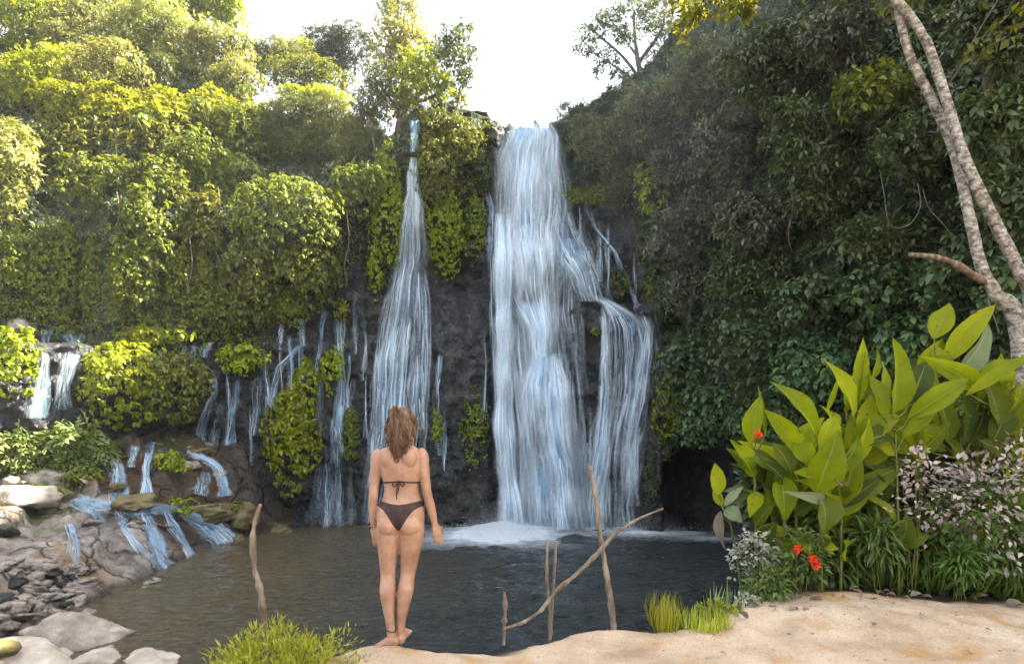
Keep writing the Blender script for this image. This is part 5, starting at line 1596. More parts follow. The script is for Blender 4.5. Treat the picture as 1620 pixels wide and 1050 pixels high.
for i in range(250):
    # crown to tie or straight down the back
    a = rng.uniform(-1.35, 1.35)
    up = rng.uniform(.0, 1.0)
    r0 = np.array([math.sin(a) * 17.5 * PS, -math.cos(a) * 19 * PS + .01, 0]) * (1 - .45 * up)
    root = pp(636.5, 664 - 19 * up, 0) + r0
    end_x = 634 + rng.normal(0, 6) + a * 5
    end_y = rng.uniform(704, 738) - abs(end_x - 634) * 1.3
    mid = pp(635.5 + math.sin(a) * 16 + rng.normal(0, 2), 676 + rng.uniform(-4, 6), -.085 - .02 * rng.random() + .05 * (1 - math.cos(a)))
    m2 = pp(634.5 + (end_x - 634) * .85 + rng.normal(0, 3) + math.sin(a) * 4, 697 + rng.uniform(-5, 5), -.095 - .018 * rng.random() + .02 * abs(math.sin(a)))
    hp.append(lock(root, mid, m2, pp(end_x, end_y, -.100 + .02 * rng.random()), rng.uniform(.0022, .0048), rng.uniform(.005, .016), rng.uniform(0, 6), 26))
for i in range(110):     # loose curls that frame the head
    sx = rng.choice([-1, 1])
    hp.append(lock(pp(636.5 + sx * 11, 648 + rng.uniform(-2, 8), -.03), pp(636.5 + sx * (18 + rng.uniform(0, 4)), 664 + rng.uniform(-4, 4), -.02 + rng.uniform(-.03, .03)),
                   pp(636.5 + sx * (17 + rng.uniform(-3, 8)), 682 + rng.uniform(-5, 5), -.03 + rng.uniform(-.03, .02)), pp(635 + sx * (9 + rng.uniform(-5, 10)), 700 + rng.uniform(-8, 18), -.06), rng.uniform(.0014, .0034), rng.uniform(.006, .017), rng.uniform(0, 6)))
for i in range(46):     # knot of hair high on the back of the head
    c = pp(630, 655, -.075)
    a = rng.uniform(0, 6.28)
    d = np.array([math.cos(a), -.4, math.sin(a)]) * rng.uniform(.022, .04)
    hp.append(lock(c + d * .3, c + d + [0, -.02, .012], c + d * .9 + [0, -.02, -.03], pp(632 + rng.normal(0, 7), 690 + rng.uniform(-8, 8), -.11), rng.uniform(.003, .0055), .004, rng.uniform(0, 6)))
v_, q_ = merge(hp)
put('hair', raw_mesh('hair', v_, q_), M_HAIR, person)
# ================================================================== sticks, trunks, foreground plants, stones
def ground_at(px, py):
    """meeting point of a sight line with the sandy ledge"""
    Y = 1.4 * F / max(py - HY, 20)
    for _ in range(20):
        x = (px - CX) / F * Y
        z = float(ledge_z(np.array([x]), np.array([Y]))[0])
        Y = .5 * Y + .5 * (CAMZ - z) * F / (py - HY)
    return np.array([(px - CX) / F * Y, Y, z])


def stick(name, label, cat, pts, radii, mat, seed, wob=.5, knots=.6, n=60, segs=10, group=None):
    radii = [r_ * (.7 if mat is M_DEADWOOD and pts[0][2] < 6 else 1) for r_ in radii]
    P = np.array([at(*p) for p in pts])
    base = P[np.argmin(P[:, 2])].copy()
    v, q = tube_arrays(P - base, radii, n, segs, wob, seed, knots=knots)
    return tag(put(name, raw_mesh(name, v, q), mat, loc=base), label, cat, group)


GS = 'weathered sticks along the ledge edge'
stick('wooden_stake', 'tall crooked bare stake rising from the yellow grass at lower left', 'stake', [(418, 1085, 3.62), (418, 1010, 3.62), (415, 960, 3.62), (410, 925, 3.62), (402, 895, 3.62), (400, 850, 3.62), (405, 820, 3.62), (412, 797, 3.62)], [.030, .029, .026, .031, .024, .021, .019, .018, .017, .010], M_DEADWOOD, 1, group=GS)
stick('wooden_stake', 'thick tall stake carrying the slanting branch over the pool', 'stake', [(971, 1000, 4.58), (967, 960, 4.58), (960, 910, 4.58), (950, 850, 4.58), (944, 800, 4.58), (938, 765, 4.58), (933, 737, 4.58)], [.034, .032, .030, .028, .026, .024, .022], M_DEADWOOD, 2, group=GS)
stick('wooden_stake', 'thin dark stake, left one of the close pair', 'stake', [(870, 1012, 4.42), (869, 960, 4.42), (865, 910, 4.42), (866, 855, 4.42)], [.016, .015, .014, .013], M_DEADWOOD, 3, group=GS)
stick('wooden_stake', 'thin pale stake, right one of the close pair', 'stake', [(871, 1008, 4.46), (874, 950, 4.46), (877, 905, 4.46), (879, 856, 4.46)], [.015, .014, .013, .012], M_DEADWOOD, 4, group=GS)
stick('wooden_stake', 'short thin stake at the lower end of the slanting branch', 'stake', [(797, 1020, 4.28), (798, 985, 4.28), (799, 960, 4.28), (798, 936, 4.28)], [.017, .017, .016, .017], M_DEADWOOD, 5, group=GS)
stick('branch', 'long bare branch slanting up across the stakes at the pool edge', 'branch', [(797, 994, 4.25), (825, 985, 4.28), (852, 968, 4.33), (868, 950, 4.38), (885, 930, 4.41), (915, 905, 4.47), (945, 875, 4.52), (965, 852, 4.52), (985, 835, 4.54), (1015, 818, 4.57), (1049, 804, 4.6)], [.013, .016, .018, .022, .022, .021, .020, .019, .016, .013, .009], M_DEADWOOD, 6, n=80, group=GS)

# ---------------- leaning trunks on the right
def trunk_material():
    m, nt, N = new_mat('mottled_bark')
    L = nt.links.new
    tc = N('ShaderNodeTexCoord')
    mp = N('ShaderNodeMapping'); mp.inputs['Scale'].default_value = (1, 1, 1.5)
    L(tc.outputs['Object'], mp.inputs['Vector'])
    n1 = N('ShaderNodeTexNoise', inp={'Scale': 13.0, 'Detail': 7.0, 'Roughness': .68})
    L(mp.outputs[0], n1.inputs['Vector'])
    r = ramp(nt, [(.32, (.045, .037, .03)), (.43, (.15, .125, .10)), (.52, (.29, .265, .23)), (.64, (.50, .485, .445))])
    L(n1.outputs['Fac'], r.inputs[0])
    p = N('ShaderNodeBsdfPrincipled', inp={'Roughness': .85, 'Specular IOR Level': .2})
    L(r.outputs[0], p.inputs['Base Color'])
    n2 = N('ShaderNodeTexNoise', inp={'Scale': 24.0, 'Detail': 6.0}); L(mp.outputs[0], n2.inputs['Vector'])
    b = N('ShaderNodeBump', inp={'Strength': .9, 'Distance': .03}); L(n2.outputs['Fac'], b.inputs['Height']); L(b.outputs[0], p.inputs['Normal'])
    L(p.outputs[0], N('ShaderNodeOutputMaterial').inputs['Surface'])
    return m


M_TRUNK = trunk_material()
b = at(1632, 900, 7.4)
b[2] = float(ledge_z(b[0:1], b[1:2])[0]) - .1
TY = 7.4
t1 = holder('leaning_tree', b, 'mottled pale tree with two entwined trunks leaning in from the right', 'tree')
A = [b * 0, at(1612, 530, TY) - b, at(1575, 465, TY) - b, at(1552, 420, TY) - b, at(1532, 335, TY) - b, at(1508, 235, TY + .1) - b, at(1470, 150, TY + .15) - b, at(1440, 90, TY + .15) - b, at(1422, 20, TY + .1) - b, at(1405, -80, TY) - b, at(1380, -200, TY) - b]
Bp = [b * 0 + [.12, .1, 0], at(1632, 500, TY + .1) - b, at(1612, 430, TY) - b, at(1578, 360, TY - .05) - b, at(1548, 300, TY - .12) - b, at(1522, 240, TY - .12) - b, at(1502, 175, TY - .05) - b, at(1482, 110, TY) - b, at(1462, 60, TY) - b, at(1425, 8, TY) - b, at(1370, -40, TY) - b, at(1300, -110, TY) - b]
v, q = tube_arrays(A, [0.1131, 0.0957, 0.0731, 0.0635, 0.0592, 0.0557, 0.0522, 0.0496, 0.047, 0.0435, 0.0391], 130, 16, .10, 21, knots=.06)
put('trunk', raw_mesh('trunk', v, q), M_TRUNK, t1)
v, q = tube_arrays(Bp, [0.1044, 0.0818, 0.0696, 0.0653, 0.0626, 0.06, 0.0574, 0.0539, 0.0505, 0.0461, 0.04, 0.0313], 130, 16, .10, 22, knots=.06)
put('trunk', raw_mesh('trunk', v, q), M_TRUNK, t1)
P = [at(*p) - b for p in [(1556, 446, TY), (1540, 436, TY - .1), (1515, 420, TY - .3), (1485, 408, TY - .5), (1440, 403, TY - .8)]]
v, q = tube_arrays(P, [.05, .042, .036, .032, .026], 40, 10, .3, 23, knots=.4)
put('broken_branch', raw_mesh('broken_branch', v, q), M_DEADWOOD, t1)
rng = np.random.default_rng(31)
cr = []
for (px, py, hw, hh, dy) in ((1400, -120, 160, 60, 0), (1250, -150, 130, 50, .3), (1560, -100, 130, 60, .2), (1618, 22, 14, 14, -.4), (1480, -60, 50, 40, .5)):
    V, Q = plant_leaves('green', hw / F * TY, 1.0, hh / F * TY, .7, rng, int(px), .4, (.3, 1), False, .6)
    cr.append((V + at(px, py, TY + dy) - b, Q))
V, Q = merge(cr)
put('crown', raw_mesh('crown', V, Q), KIND['green']['mat'], t1)

# yellow leaves hanging in at the top, right of the lacy tree
h = holder('overhanging_branch', at(1130, -60, 9.0), 'sunny yellow leafy branch hanging in at the top edge right of the lacy tree', 'branch')
rng = np.random.default_rng(32)
cr = []
for (px, py, hw, hh) in ((1165, 6, 24, 10), (1120, 8, 34, 16), (1090, 30, 18, 12), (1140, -20, 60, 16), (1070, 12, 16, 12), (1185, 10, 8, 6)):
    V, Q = plant_leaves('green', hw / F * 9, .4, hh / F * 9, .55, rng, int(px), .5, (.2, 1), False, .55)
    cr.append((V + at(px, py, 9.0) - at(1130, -60, 9.0), Q))
V, Q = merge(cr); put('leaf_sprays', raw_mesh('leaf_sprays', V, Q), KIND['green']['mat'], h)
ps = [tube_arrays([at(1330, -180, 9.0), at(1220, -90, 9.0), at(1150, -20, 9.0), at(1070, 20, 9.0)], [.05, .035, .02, .008], 20, 6)]
v, q = merge([(v - at(1130, -60, 9.0), q) for v, q in ps]); put('twig', raw_mesh('twig', v, q), M_BARK, h)

# hanging vines
def vine(label, pts, r, seed):
    return stick('hanging_vine', label, 'vine', pts, [r, r, r], M_BARK, seed, .2, 0, 50, 6, 'bare vines hanging on the right hillside')


vine('bare vine hanging in a loop on the dark hillside left of the trunks', [(1392, 270, 10.6), (1399, 310, 10.5), (1405, 350, 10.5), (1420, 361, 10.5), (1442, 352, 10.5), (1456, 325, 10.5), (1452, 290, 10.6)], .007, 43)
vine('long thin vine strung from the top edge towards the trunk fork', [(1585, -10, 8.6), (1545, 55, 8.6), (1520, 105, 8.6), (1500, 135, 8.6)], .008, 44)
vine('thin vine dropping beside the right end of the vine loop', [(1460, 300, 10.2), (1470, 330, 10.2), (1490, 352, 10.2), (1505, 372, 10.2)], .007, 46)
vine('thin root hanging under the trunks above the lily leaves', [(1562, 470, 7.0), (1572, 500, 7.0), (1581, 527, 7.0)], .007, 48)

# ---------------- canna lilies
def canna_material(name, cols, trans=.5, tcol=(1.35, 1.4, .25)):
    m, nt, N = new_mat(name)
    L = nt.links.new
    oi = N('ShaderNodeObjectInfo')
    uv = N('ShaderNodeUVMap', uv_map='flow')
    sp = N('ShaderNodeSeparateXYZ'); L(uv.outputs[0], sp.inputs[0])
    # side veins sweeping from the midrib to the tip
    ab = N('ShaderNodeMath', operation='ABSOLUTE'); L(sp.outputs['X'], ab.inputs[0])
    sv = N('ShaderNodeMath', operation='MULTIPLY_ADD', inp={1: -.45}); L(ab.outputs[0], sv.inputs[0]); L(sp.outputs['Y'], sv.inputs[2])
    wv = N('ShaderNodeMath', operation='MULTIPLY', inp={1: 150.0}); L(sv.outputs[0], wv.inputs[0])
    sn = N('ShaderNodeMath', operation='SINE'); L(wv.outputs[0], sn.inputs[0])
    tc = N('ShaderNodeTexCoord')
    n1 = N('ShaderNodeTexNoise', inp={'Scale': 6.0, 'Detail': 5.0}); L(tc.outputs['Object'], n1.inputs['Vector'])
    ad = N('ShaderNodeMath', operation='MULTIPLY_ADD', inp={1: .55}); L(n1.outputs['Fac'], ad.inputs[0])
    ro = N('ShaderNodeMath', operation='MULTIPLY', inp={1: .55}); L(oi.outputs['Random'], ro.inputs[0]); L(ro.outputs[0], ad.inputs[2])
    v2 = N('ShaderNodeMath', operation='MULTIPLY_ADD', inp={1: .06}); L(sn.outputs[0], v2.inputs[0]); L(ad.outputs[0], v2.inputs[2])
    r = ramp(nt, [(.1 + .75 * i / (len(cols) - 1), c) for i, c in enumerate(cols)]); L(v2.outputs[0], r.inputs[0])
    rib = N('ShaderNodeMapRange', inp={1: .0, 2: .07, 3: .75, 4: 0.0}); L(ab.outputs[0], rib.inputs[0])
    mr = N('ShaderNodeMix', data_type='RGBA', inp={7: (.42, .46, .14, 1)}); L(rib.outputs[0], mr.inputs[0]); L(r.outputs[0], mr.inputs[6])
    p = N('ShaderNodeBsdfPrincipled', inp={'Roughness': .33, 'Specular IOR Level': .3})
    # browned, spotted margins
    n8 = N('ShaderNodeTexNoise', inp={'Scale': 16.0, 'Detail': 4.0}); L(tc.outputs['Object'], n8.inputs['Vector'])
    e1 = N('ShaderNodeMapRange', inp={1: .80, 2: 1.0, 3: 0.0, 4: .14}); L(ab.outputs[0], e1.inputs[0])
    e2 = N('ShaderNodeMath', operation='ADD'); L(e1.outputs[0], e2.inputs[0]); L(n8.outputs['Fac'], e2.inputs[1])
    e3 = N('ShaderNodeMapRange', inp={1: .66, 2: .74, 3: 0.0, 4: .85}); L(e2.outputs[0], e3.inputs[0])
    mb = N('ShaderNodeMix', data_type='RGBA', inp={7: (.16, .09, .03, 1)}); L(e3.outputs[0], mb.inputs[0]); L(mr.outputs[2], mb.inputs[6])
    mr = mb
    L(mr.outputs[2], p.inputs['Base Color'])
    b = N('ShaderNodeBump', inp={'Strength': .5, 'Distance': .012}); L(sn.outputs[0], b.inputs['Height']); L(b.outputs[0], p.inputs['Normal'])
    t = N('ShaderNodeBsdfTranslucent')
    tm = N('ShaderNodeMix', data_type='RGBA', blend_type='MULTIPLY', inp={0: 1.0, 7: (*tcol, 1)}); L(mr.outputs[2], tm.inputs[6]); L(tm.outputs[2], t.inputs['Color'])
    ms = N('ShaderNodeMixShader', inp={0: trans}); L(p.outputs[0], ms.inputs[1]); L(t.outputs[0], ms.inputs[2])
    L(ms.outputs[0], N('ShaderNodeOutputMaterial').inputs['Surface'])
    return m


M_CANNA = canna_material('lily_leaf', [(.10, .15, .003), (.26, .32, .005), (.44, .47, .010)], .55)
M_CANNADARK = canna_material('lily_leaf_shaded_green', [(.035, .065, .010), (.085, .125, .014), (.16, .20, .02)])  # darker copy of the leaf, shade inside the clump put into its colour
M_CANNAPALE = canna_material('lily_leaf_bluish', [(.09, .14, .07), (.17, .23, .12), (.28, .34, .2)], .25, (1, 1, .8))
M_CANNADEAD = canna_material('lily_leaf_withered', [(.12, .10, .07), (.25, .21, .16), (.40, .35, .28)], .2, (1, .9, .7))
M_STEM = simple_mat('lily_stem', [(.3, (.06, .08, .015)), (.6, (.12, .13, .03)), (.8, (.16, .10, .04))], 8, .5, .2, 30)
M_RED = simple_mat('red_petal', [(.3, (.55, .02, .008)), (.7, (.75, .07, .02))], 12, .5, .2, 40)


def blade(B_, Tp, w, facing, fold=.30, bend=.10, seed=0, nu=7, nv=16, tw=0.0, wav=.05):
    """one broad pointed leaf from base to tip, folded along its rib, arching by bend"""
    r = np.random.default_rng(seed)
    B_, Tp = np.array(B_, float), np.array(Tp, float)
    L = np.linalg.norm(Tp - B_)
    a = (Tp - B_) / L
    n = np.array(facing, float); n = unit(n - a * (n @ a)); s = np.cross(n, a)
    t = np.linspace(0, 1, nv); u = np.linspace(-1, 1, nu)
    prof = np.sin(np.pi * np.clip(t, 0, 1) ** .74) ** .95
    prof = np.where(t > .97, prof * (1 - t) / .03 * .9, prof); prof = np.maximum(prof, .05 * (1 - t))
    mid = B_ + a * (L * t)[:, None] + n * (bend * L * 4 * t * (1 - t))[:, None] - n * (bend * L * .6 * t ** 3)[:, None]
    ang = tw * t
    S_ = s * np.cos(ang)[:, None] + n * np.sin(ang)[:, None]; Nn = n * np.cos(ang)[:, None] - s * np.sin(ang)[:, None]
    ph = r.uniform(0, 6)
    W = .5 * w * prof
    off = W[None] * (fold * np.abs(u)[:, None] ** 1.3) + wav * w * np.sin(t * 11 + ph)[None] * np.abs(u)[:, None] ** 2 * np.sign(u)[:, None]
    V = mid[None] + S_[None] * (u[:, None] * W[None])[..., None] + Nn[None] * off[..., None]
    uv = np.stack([u[:, None] + 0 * t[None], 0 * u[:, None] + t[None]], -1)
    return V.reshape(-1, 3), grid_faces(nu, nv), uv.reshape(-1, 2)


GC = 'canna lilies in the bed on the right'
_k = [0]


def canna(label, Y, stem, lv, flower=None, extra=3, group=GC):
    base = at(stem[0], stem[1], Y)
    gz = float(ledge_z(base[0:1], base[1:2])[0]); base[2] = min(base[2], gz) - .03 if abs(base[2] - gz) < .5 else gz - .03
    h = holder('canna_lily', base, label, 'plant', group)
    topp = at(stem[2], stem[3], Y)
    v, q = tube_arrays([base * 0, (topp - base) * .5 + [.01, 0, 0], topp - base], [.013, .011, .007], 14, 8, .1, int(stem[0]))
    put('stem', raw_mesh('stem', v, q), M_STEM, h)
    rng = np.random.default_rng(int(stem[0] * 7 + stem[2]))
    for l in lv:
        bx, by, tx, ty, w_, dy, bend = l[:7]
        mt = {'d': M_CANNADARK, 'p': M_CANNAPALE, 'x': M_CANNADEAD}.get(l[7] if len(l) > 7 else '', M_CANNA)
        _k[0] += 1
        fc = (rng.uniform(-.8, .8), -1, rng.uniform(.0, .7))
        B0, T0 = at(bx, by, Y - .02), at(tx, ty, Y + dy)
        V, Q, uv = blade(B0 - base, T0 - base, (.92 if w_ < 40 else .80) * w_ / F * Y, fc, rng.uniform(.3, .85), bend, _k[0], tw=rng.uniform(-.5, .5))
        put('leaf', raw_mesh('leaf', V, Q, uv=uv), mt, h)
        # leaf stalk sheathing down to the stem
        sp_ = (topp - base) * np.clip(((B0 - base)[2] - .12) / max((topp - base)[2], .05), .15, 1)
        v, q = tube_arrays([sp_, (sp_ + B0 - base) / 2 + [0, -.01, -.02], B0 - base + unit(T0 - B0) * .03], [.010, .008, .005], 10, 6)
        put('leaf_stalk', raw_mesh('leaf_stalk', v, q), M_STEM, h)
    for j in range(int(extra * 2.4)):        # lower leaves in the thick of the clump, mostly the shade-dark copy
        _k[0] += 1
        f = rng.uniform(.25, .8)
        B0 = (topp - base) * f
        a = rng.uniform(0, 6.28)
        T0 = B0 + np.array([math.cos(a) * .34, math.sin(a) * .22 + .05, rng.uniform(-.04, .36)])
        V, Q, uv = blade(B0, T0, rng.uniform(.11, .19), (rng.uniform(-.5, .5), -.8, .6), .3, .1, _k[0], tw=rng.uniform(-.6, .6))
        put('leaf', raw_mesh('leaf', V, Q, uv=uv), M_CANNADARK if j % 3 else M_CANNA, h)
    if flower:
        c = at(flower[0], flower[1], Y - .05) - base
        ps = []
        for j in range(7):
            a = j * .9 + rng.uniform(-.3, .3)
            V, Q, uv = blade(c, c + np.array([math.cos(a) * .045, -.02 + .02 * math.sin(a * 2), .03 + math.sin(a) * .045]), .045, (math.cos(a) * .3, -1, .3), .4, .15, j, 5, 8)
            ps.append((V, Q))
        V, Q = merge(ps)
        put('flower', raw_mesh('flower', V, Q), M_RED, h)
        v, q = tube_arrays([topp - base, (topp - base + c) / 2, c], [.006, .005, .004], 10, 6); put('flower_stalk', raw_mesh('flower_stalk', v, q), M_STEM, h)
    return h


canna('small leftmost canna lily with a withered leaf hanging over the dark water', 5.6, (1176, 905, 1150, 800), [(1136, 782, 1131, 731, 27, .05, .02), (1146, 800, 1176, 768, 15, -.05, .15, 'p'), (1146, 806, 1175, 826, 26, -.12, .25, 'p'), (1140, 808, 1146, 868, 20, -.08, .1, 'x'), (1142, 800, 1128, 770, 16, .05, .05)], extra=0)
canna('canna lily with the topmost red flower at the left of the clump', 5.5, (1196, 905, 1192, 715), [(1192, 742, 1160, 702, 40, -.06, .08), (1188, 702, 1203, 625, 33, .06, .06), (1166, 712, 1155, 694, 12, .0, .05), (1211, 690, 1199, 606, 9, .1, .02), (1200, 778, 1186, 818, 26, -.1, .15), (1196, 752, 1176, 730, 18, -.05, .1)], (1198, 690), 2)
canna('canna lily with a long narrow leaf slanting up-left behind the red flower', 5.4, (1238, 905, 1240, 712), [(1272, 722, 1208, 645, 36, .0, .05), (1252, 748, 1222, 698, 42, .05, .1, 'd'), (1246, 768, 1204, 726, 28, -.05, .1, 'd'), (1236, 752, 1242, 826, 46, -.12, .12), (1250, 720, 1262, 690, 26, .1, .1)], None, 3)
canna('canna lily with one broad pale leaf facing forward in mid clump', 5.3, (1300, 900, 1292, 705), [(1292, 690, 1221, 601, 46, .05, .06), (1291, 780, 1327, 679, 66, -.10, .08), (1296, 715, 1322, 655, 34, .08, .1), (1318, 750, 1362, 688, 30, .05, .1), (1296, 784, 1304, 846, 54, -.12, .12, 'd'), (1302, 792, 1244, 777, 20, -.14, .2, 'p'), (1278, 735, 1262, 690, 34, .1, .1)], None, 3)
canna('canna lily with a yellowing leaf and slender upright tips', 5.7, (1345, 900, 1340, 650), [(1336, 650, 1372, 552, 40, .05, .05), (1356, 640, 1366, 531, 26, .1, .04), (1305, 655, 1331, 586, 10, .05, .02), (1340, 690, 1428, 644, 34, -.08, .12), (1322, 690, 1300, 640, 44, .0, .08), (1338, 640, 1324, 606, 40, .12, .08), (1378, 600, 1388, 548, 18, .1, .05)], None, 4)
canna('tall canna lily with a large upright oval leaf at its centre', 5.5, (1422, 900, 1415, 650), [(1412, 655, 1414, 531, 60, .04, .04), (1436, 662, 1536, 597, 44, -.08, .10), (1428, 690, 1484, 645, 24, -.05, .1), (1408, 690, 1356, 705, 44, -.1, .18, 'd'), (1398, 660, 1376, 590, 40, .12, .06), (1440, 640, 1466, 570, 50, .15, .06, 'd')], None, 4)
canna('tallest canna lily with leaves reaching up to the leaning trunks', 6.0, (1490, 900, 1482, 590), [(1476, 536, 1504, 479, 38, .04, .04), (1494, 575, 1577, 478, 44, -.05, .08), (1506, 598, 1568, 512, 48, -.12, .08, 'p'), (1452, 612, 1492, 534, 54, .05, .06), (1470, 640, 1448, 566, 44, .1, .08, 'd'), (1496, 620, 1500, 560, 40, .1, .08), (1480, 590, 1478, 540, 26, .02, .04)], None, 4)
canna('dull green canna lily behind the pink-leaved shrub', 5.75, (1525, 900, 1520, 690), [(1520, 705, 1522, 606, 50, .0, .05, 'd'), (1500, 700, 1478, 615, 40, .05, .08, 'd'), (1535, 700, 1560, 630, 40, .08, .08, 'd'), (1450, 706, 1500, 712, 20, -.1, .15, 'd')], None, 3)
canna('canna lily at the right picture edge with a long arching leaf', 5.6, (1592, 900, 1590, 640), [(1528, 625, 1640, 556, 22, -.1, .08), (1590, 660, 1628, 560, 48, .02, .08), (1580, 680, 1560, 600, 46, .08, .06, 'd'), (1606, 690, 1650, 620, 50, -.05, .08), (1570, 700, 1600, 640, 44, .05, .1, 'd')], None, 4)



def canna_auto(label, px, Y, top_py, seed, n=7, group=GC, pick=('', 'd', 'd', 'd', '')):
    rng = np.random.default_rng(seed)
    lv = []
    for j in range(n):
        by = top_py + rng.uniform(0, 110) * 5.5 / Y
        a = rng.uniform(-1.1, 1.1)
        L = rng.uniform(75, 125) * 5.5 / Y
        bx = px + rng.uniform(-8, 8)
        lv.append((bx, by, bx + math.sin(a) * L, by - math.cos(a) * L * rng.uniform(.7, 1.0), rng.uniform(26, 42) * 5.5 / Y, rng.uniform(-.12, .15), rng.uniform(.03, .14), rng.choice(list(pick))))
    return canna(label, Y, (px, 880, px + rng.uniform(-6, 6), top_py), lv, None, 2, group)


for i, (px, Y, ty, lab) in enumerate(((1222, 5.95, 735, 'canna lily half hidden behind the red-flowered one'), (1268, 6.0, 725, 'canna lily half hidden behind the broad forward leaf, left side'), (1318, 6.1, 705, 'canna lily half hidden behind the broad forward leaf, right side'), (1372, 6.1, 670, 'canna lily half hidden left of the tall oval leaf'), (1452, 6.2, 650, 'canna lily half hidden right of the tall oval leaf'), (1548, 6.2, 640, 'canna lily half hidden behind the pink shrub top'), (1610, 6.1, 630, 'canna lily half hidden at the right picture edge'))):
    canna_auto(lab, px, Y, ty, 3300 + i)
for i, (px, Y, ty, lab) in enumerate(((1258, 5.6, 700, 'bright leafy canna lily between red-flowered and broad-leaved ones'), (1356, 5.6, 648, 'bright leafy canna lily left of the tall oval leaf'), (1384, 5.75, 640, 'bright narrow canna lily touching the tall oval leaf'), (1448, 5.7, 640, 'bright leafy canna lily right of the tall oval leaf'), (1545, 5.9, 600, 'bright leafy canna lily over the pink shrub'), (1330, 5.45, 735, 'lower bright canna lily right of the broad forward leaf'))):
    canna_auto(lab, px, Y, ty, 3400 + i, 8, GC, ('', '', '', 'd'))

# ---------------- grasses and leafy herbs
def tuft(name, label, cat, loc, n, h, spread, mat, seed, wid=.012, lean=.5, group=None, T=T_BLADE, up=1.0, flat=1.0):
    r = np.random.default_rng(seed)
    a = r.uniform(0, 6.28, n)
    rad = spread * np.sqrt(r.random(n))
    P = np.stack([np.cos(a) * rad, np.sin(a) * rad * flat, 0 * a - .01], -1)
    a2 = a + r.normal(0, .7, n)
    l = lean * r.uniform(.2, 1.3, n)
    D = np.stack([np.cos(a2) * l, np.sin(a2) * l, up * np.ones(n)], -1)
    Nn = np.stack([-np.cos(a2), -np.sin(a2), l + .2], -1) * -1 + r.normal(0, .2, (n, 3))
    Ln = h * r.uniform(.45, 1.15, n)
    V, Q = leaves(P, D, Nn, Ln, wid * r.uniform(.7, 1.3, n), T)
    return tag(put(name, raw_mesh(name, V, Q), mat, loc=loc), label, cat, group)


def leafy(name, label, cat, px, py, hw, hh, Y, n, leaf, mat, seed, asp=.55, group=None, stems=6, T=T_SIMPLE, flowers=None, lump=.4):
    """a small bush: thin stems from one root and leaves in pairs towards the light"""
    r = np.random.default_rng(seed)
    c = at(px, py, Y)
    base = np.array([c[0], c[1] + .05, float(ledge_z(c[0:1], c[1:2] + .05)[0])])
    rx, rz = hw / F * Y, hh / F * Y
    P, out = crown_cloud(rx, rx * .6, rz, n, r, lump, 2.2, (.35, 1.0), False, seed=seed)
    D = out * .8 + r.normal(0, .45, P.shape); D[:, 2] -= .15
    Nn = r.normal(0, .35, P.shape); Nn[:, 2] += 1; Nn[:, 1] -= .45
    Ln = leaf * r.uniform(.6, 1.3, len(P))
    V, Q = leaves(P + (c - base), D, Nn, Ln, Ln * asp, T)
    h = holder(name, base, label, cat, group)
    put('foliage', raw_mesh('foliage', V, Q), mat, h)
    ps = []
    for k in r.choice(len(P), min(stems, len(P)), False):
        e = P[k] + (c - base)
        ps.append(tube_arrays([[r.normal(0, .03), r.normal(0, .03), 0], e * .5 + [0, 0, .05], e], [.0045, .003, .0015], 8, 5))
    v, q = merge(ps); put('stem', raw_mesh('stem', v, q), M_STEM, h)
    for f in flowers or ():
        V, Q = plant_leaves('gold', .02, .02, .02, 3, r, 3, .2, (.2, 1), False, .13)
        put('flower', raw_mesh('flower', V + at(*f) - base, Q), M_RED, h)
    return h


M_YGRASS = leaf_mat('yellow_grass', [(.17, .19, .018), (.33, .35, .03), (.50, .49, .08)], .4, .5, (1.2, 1.25, .4))
M_GRASS = leaf_mat('broad_grass', [(.03, .06, .012), (.075, .125, .022), (.16, .22, .045)], .35, .4, (1.2, 1.4, .4))
M_VARIEG = leaf_mat('cream_green_leaves', [(.05, .09, .03), (.12, .17, .06), (.45, .46, .25)], .3, .45, (1, 1, .6))
M_PINK = leaf_mat('pink_white_leaves', [(.13, .11, .085), (.38, .31, .30), (.58, .49, .48)], .25, .55, (1, .9, .85), spec=.2)
M_WHITEGREEN = leaf_mat('whitish_leaves', [(.12, .14, .08), (.3, .3, .24), (.5, .48, .42)], .2, .55, (1, 1, .8))
M_DRYLEAF = leaf_mat('dry_fallen_leaves', [(.10, .055, .025), (.22, .14, .08), (.38, .30, .21)], .1, .7, (1, .8, .5))

GB = 'broad grass clumps along the foot of the bed'
rng = np.random.default_rng(61)
for i, (px, py, lab) in enumerate(((1262, 905, 'broad dark grass clump left of the two low red flowers'), (1318, 912, 'broad dark grass clump under the broad forward canna leaf'), (1362, 915, 'broad dark grass clump below the mid canna stems'), (1408, 918, 'broad dark grass clump below the tall oval canna leaf'),
                                  (1452, 925, 'broad dark grass clump below the left side of the pink shrub'), (1496, 930, 'broad dark grass clump beside the big dry leaf'), (1548, 934, 'broad dark grass clump below the middle of the pink shrub'), (1600, 938, 'broad dark grass clump at the right picture edge'))):
    g = ground_at(px, py + 8)
    tuft('grass_clump', lab, 'grass', g + [rng.uniform(-.1, .1), rng.uniform(.02, .30), 0], int(rng.uniform(110, 200)), rng.uniform(.28, .56), .24, M_GRASS, 610 + i, rng.uniform(.018, .032), rng.uniform(1.0, 1.9), GB)
    leafy('herb', lab.replace('grass clump', 'leaved herb just behind the grass').replace('broad dark leaved', 'lance-leaved'), 'herb', px + rng.uniform(5, 30), py - rng.uniform(25, 62), rng.uniform(28, 44), rng.uniform(28, 52), rng.uniform(5.35, 5.8), 380, rng.uniform(.11, .2), M_GRASS, 640 + i, .17, 'herbs behind the grass clumps', 10, T_BLADE)
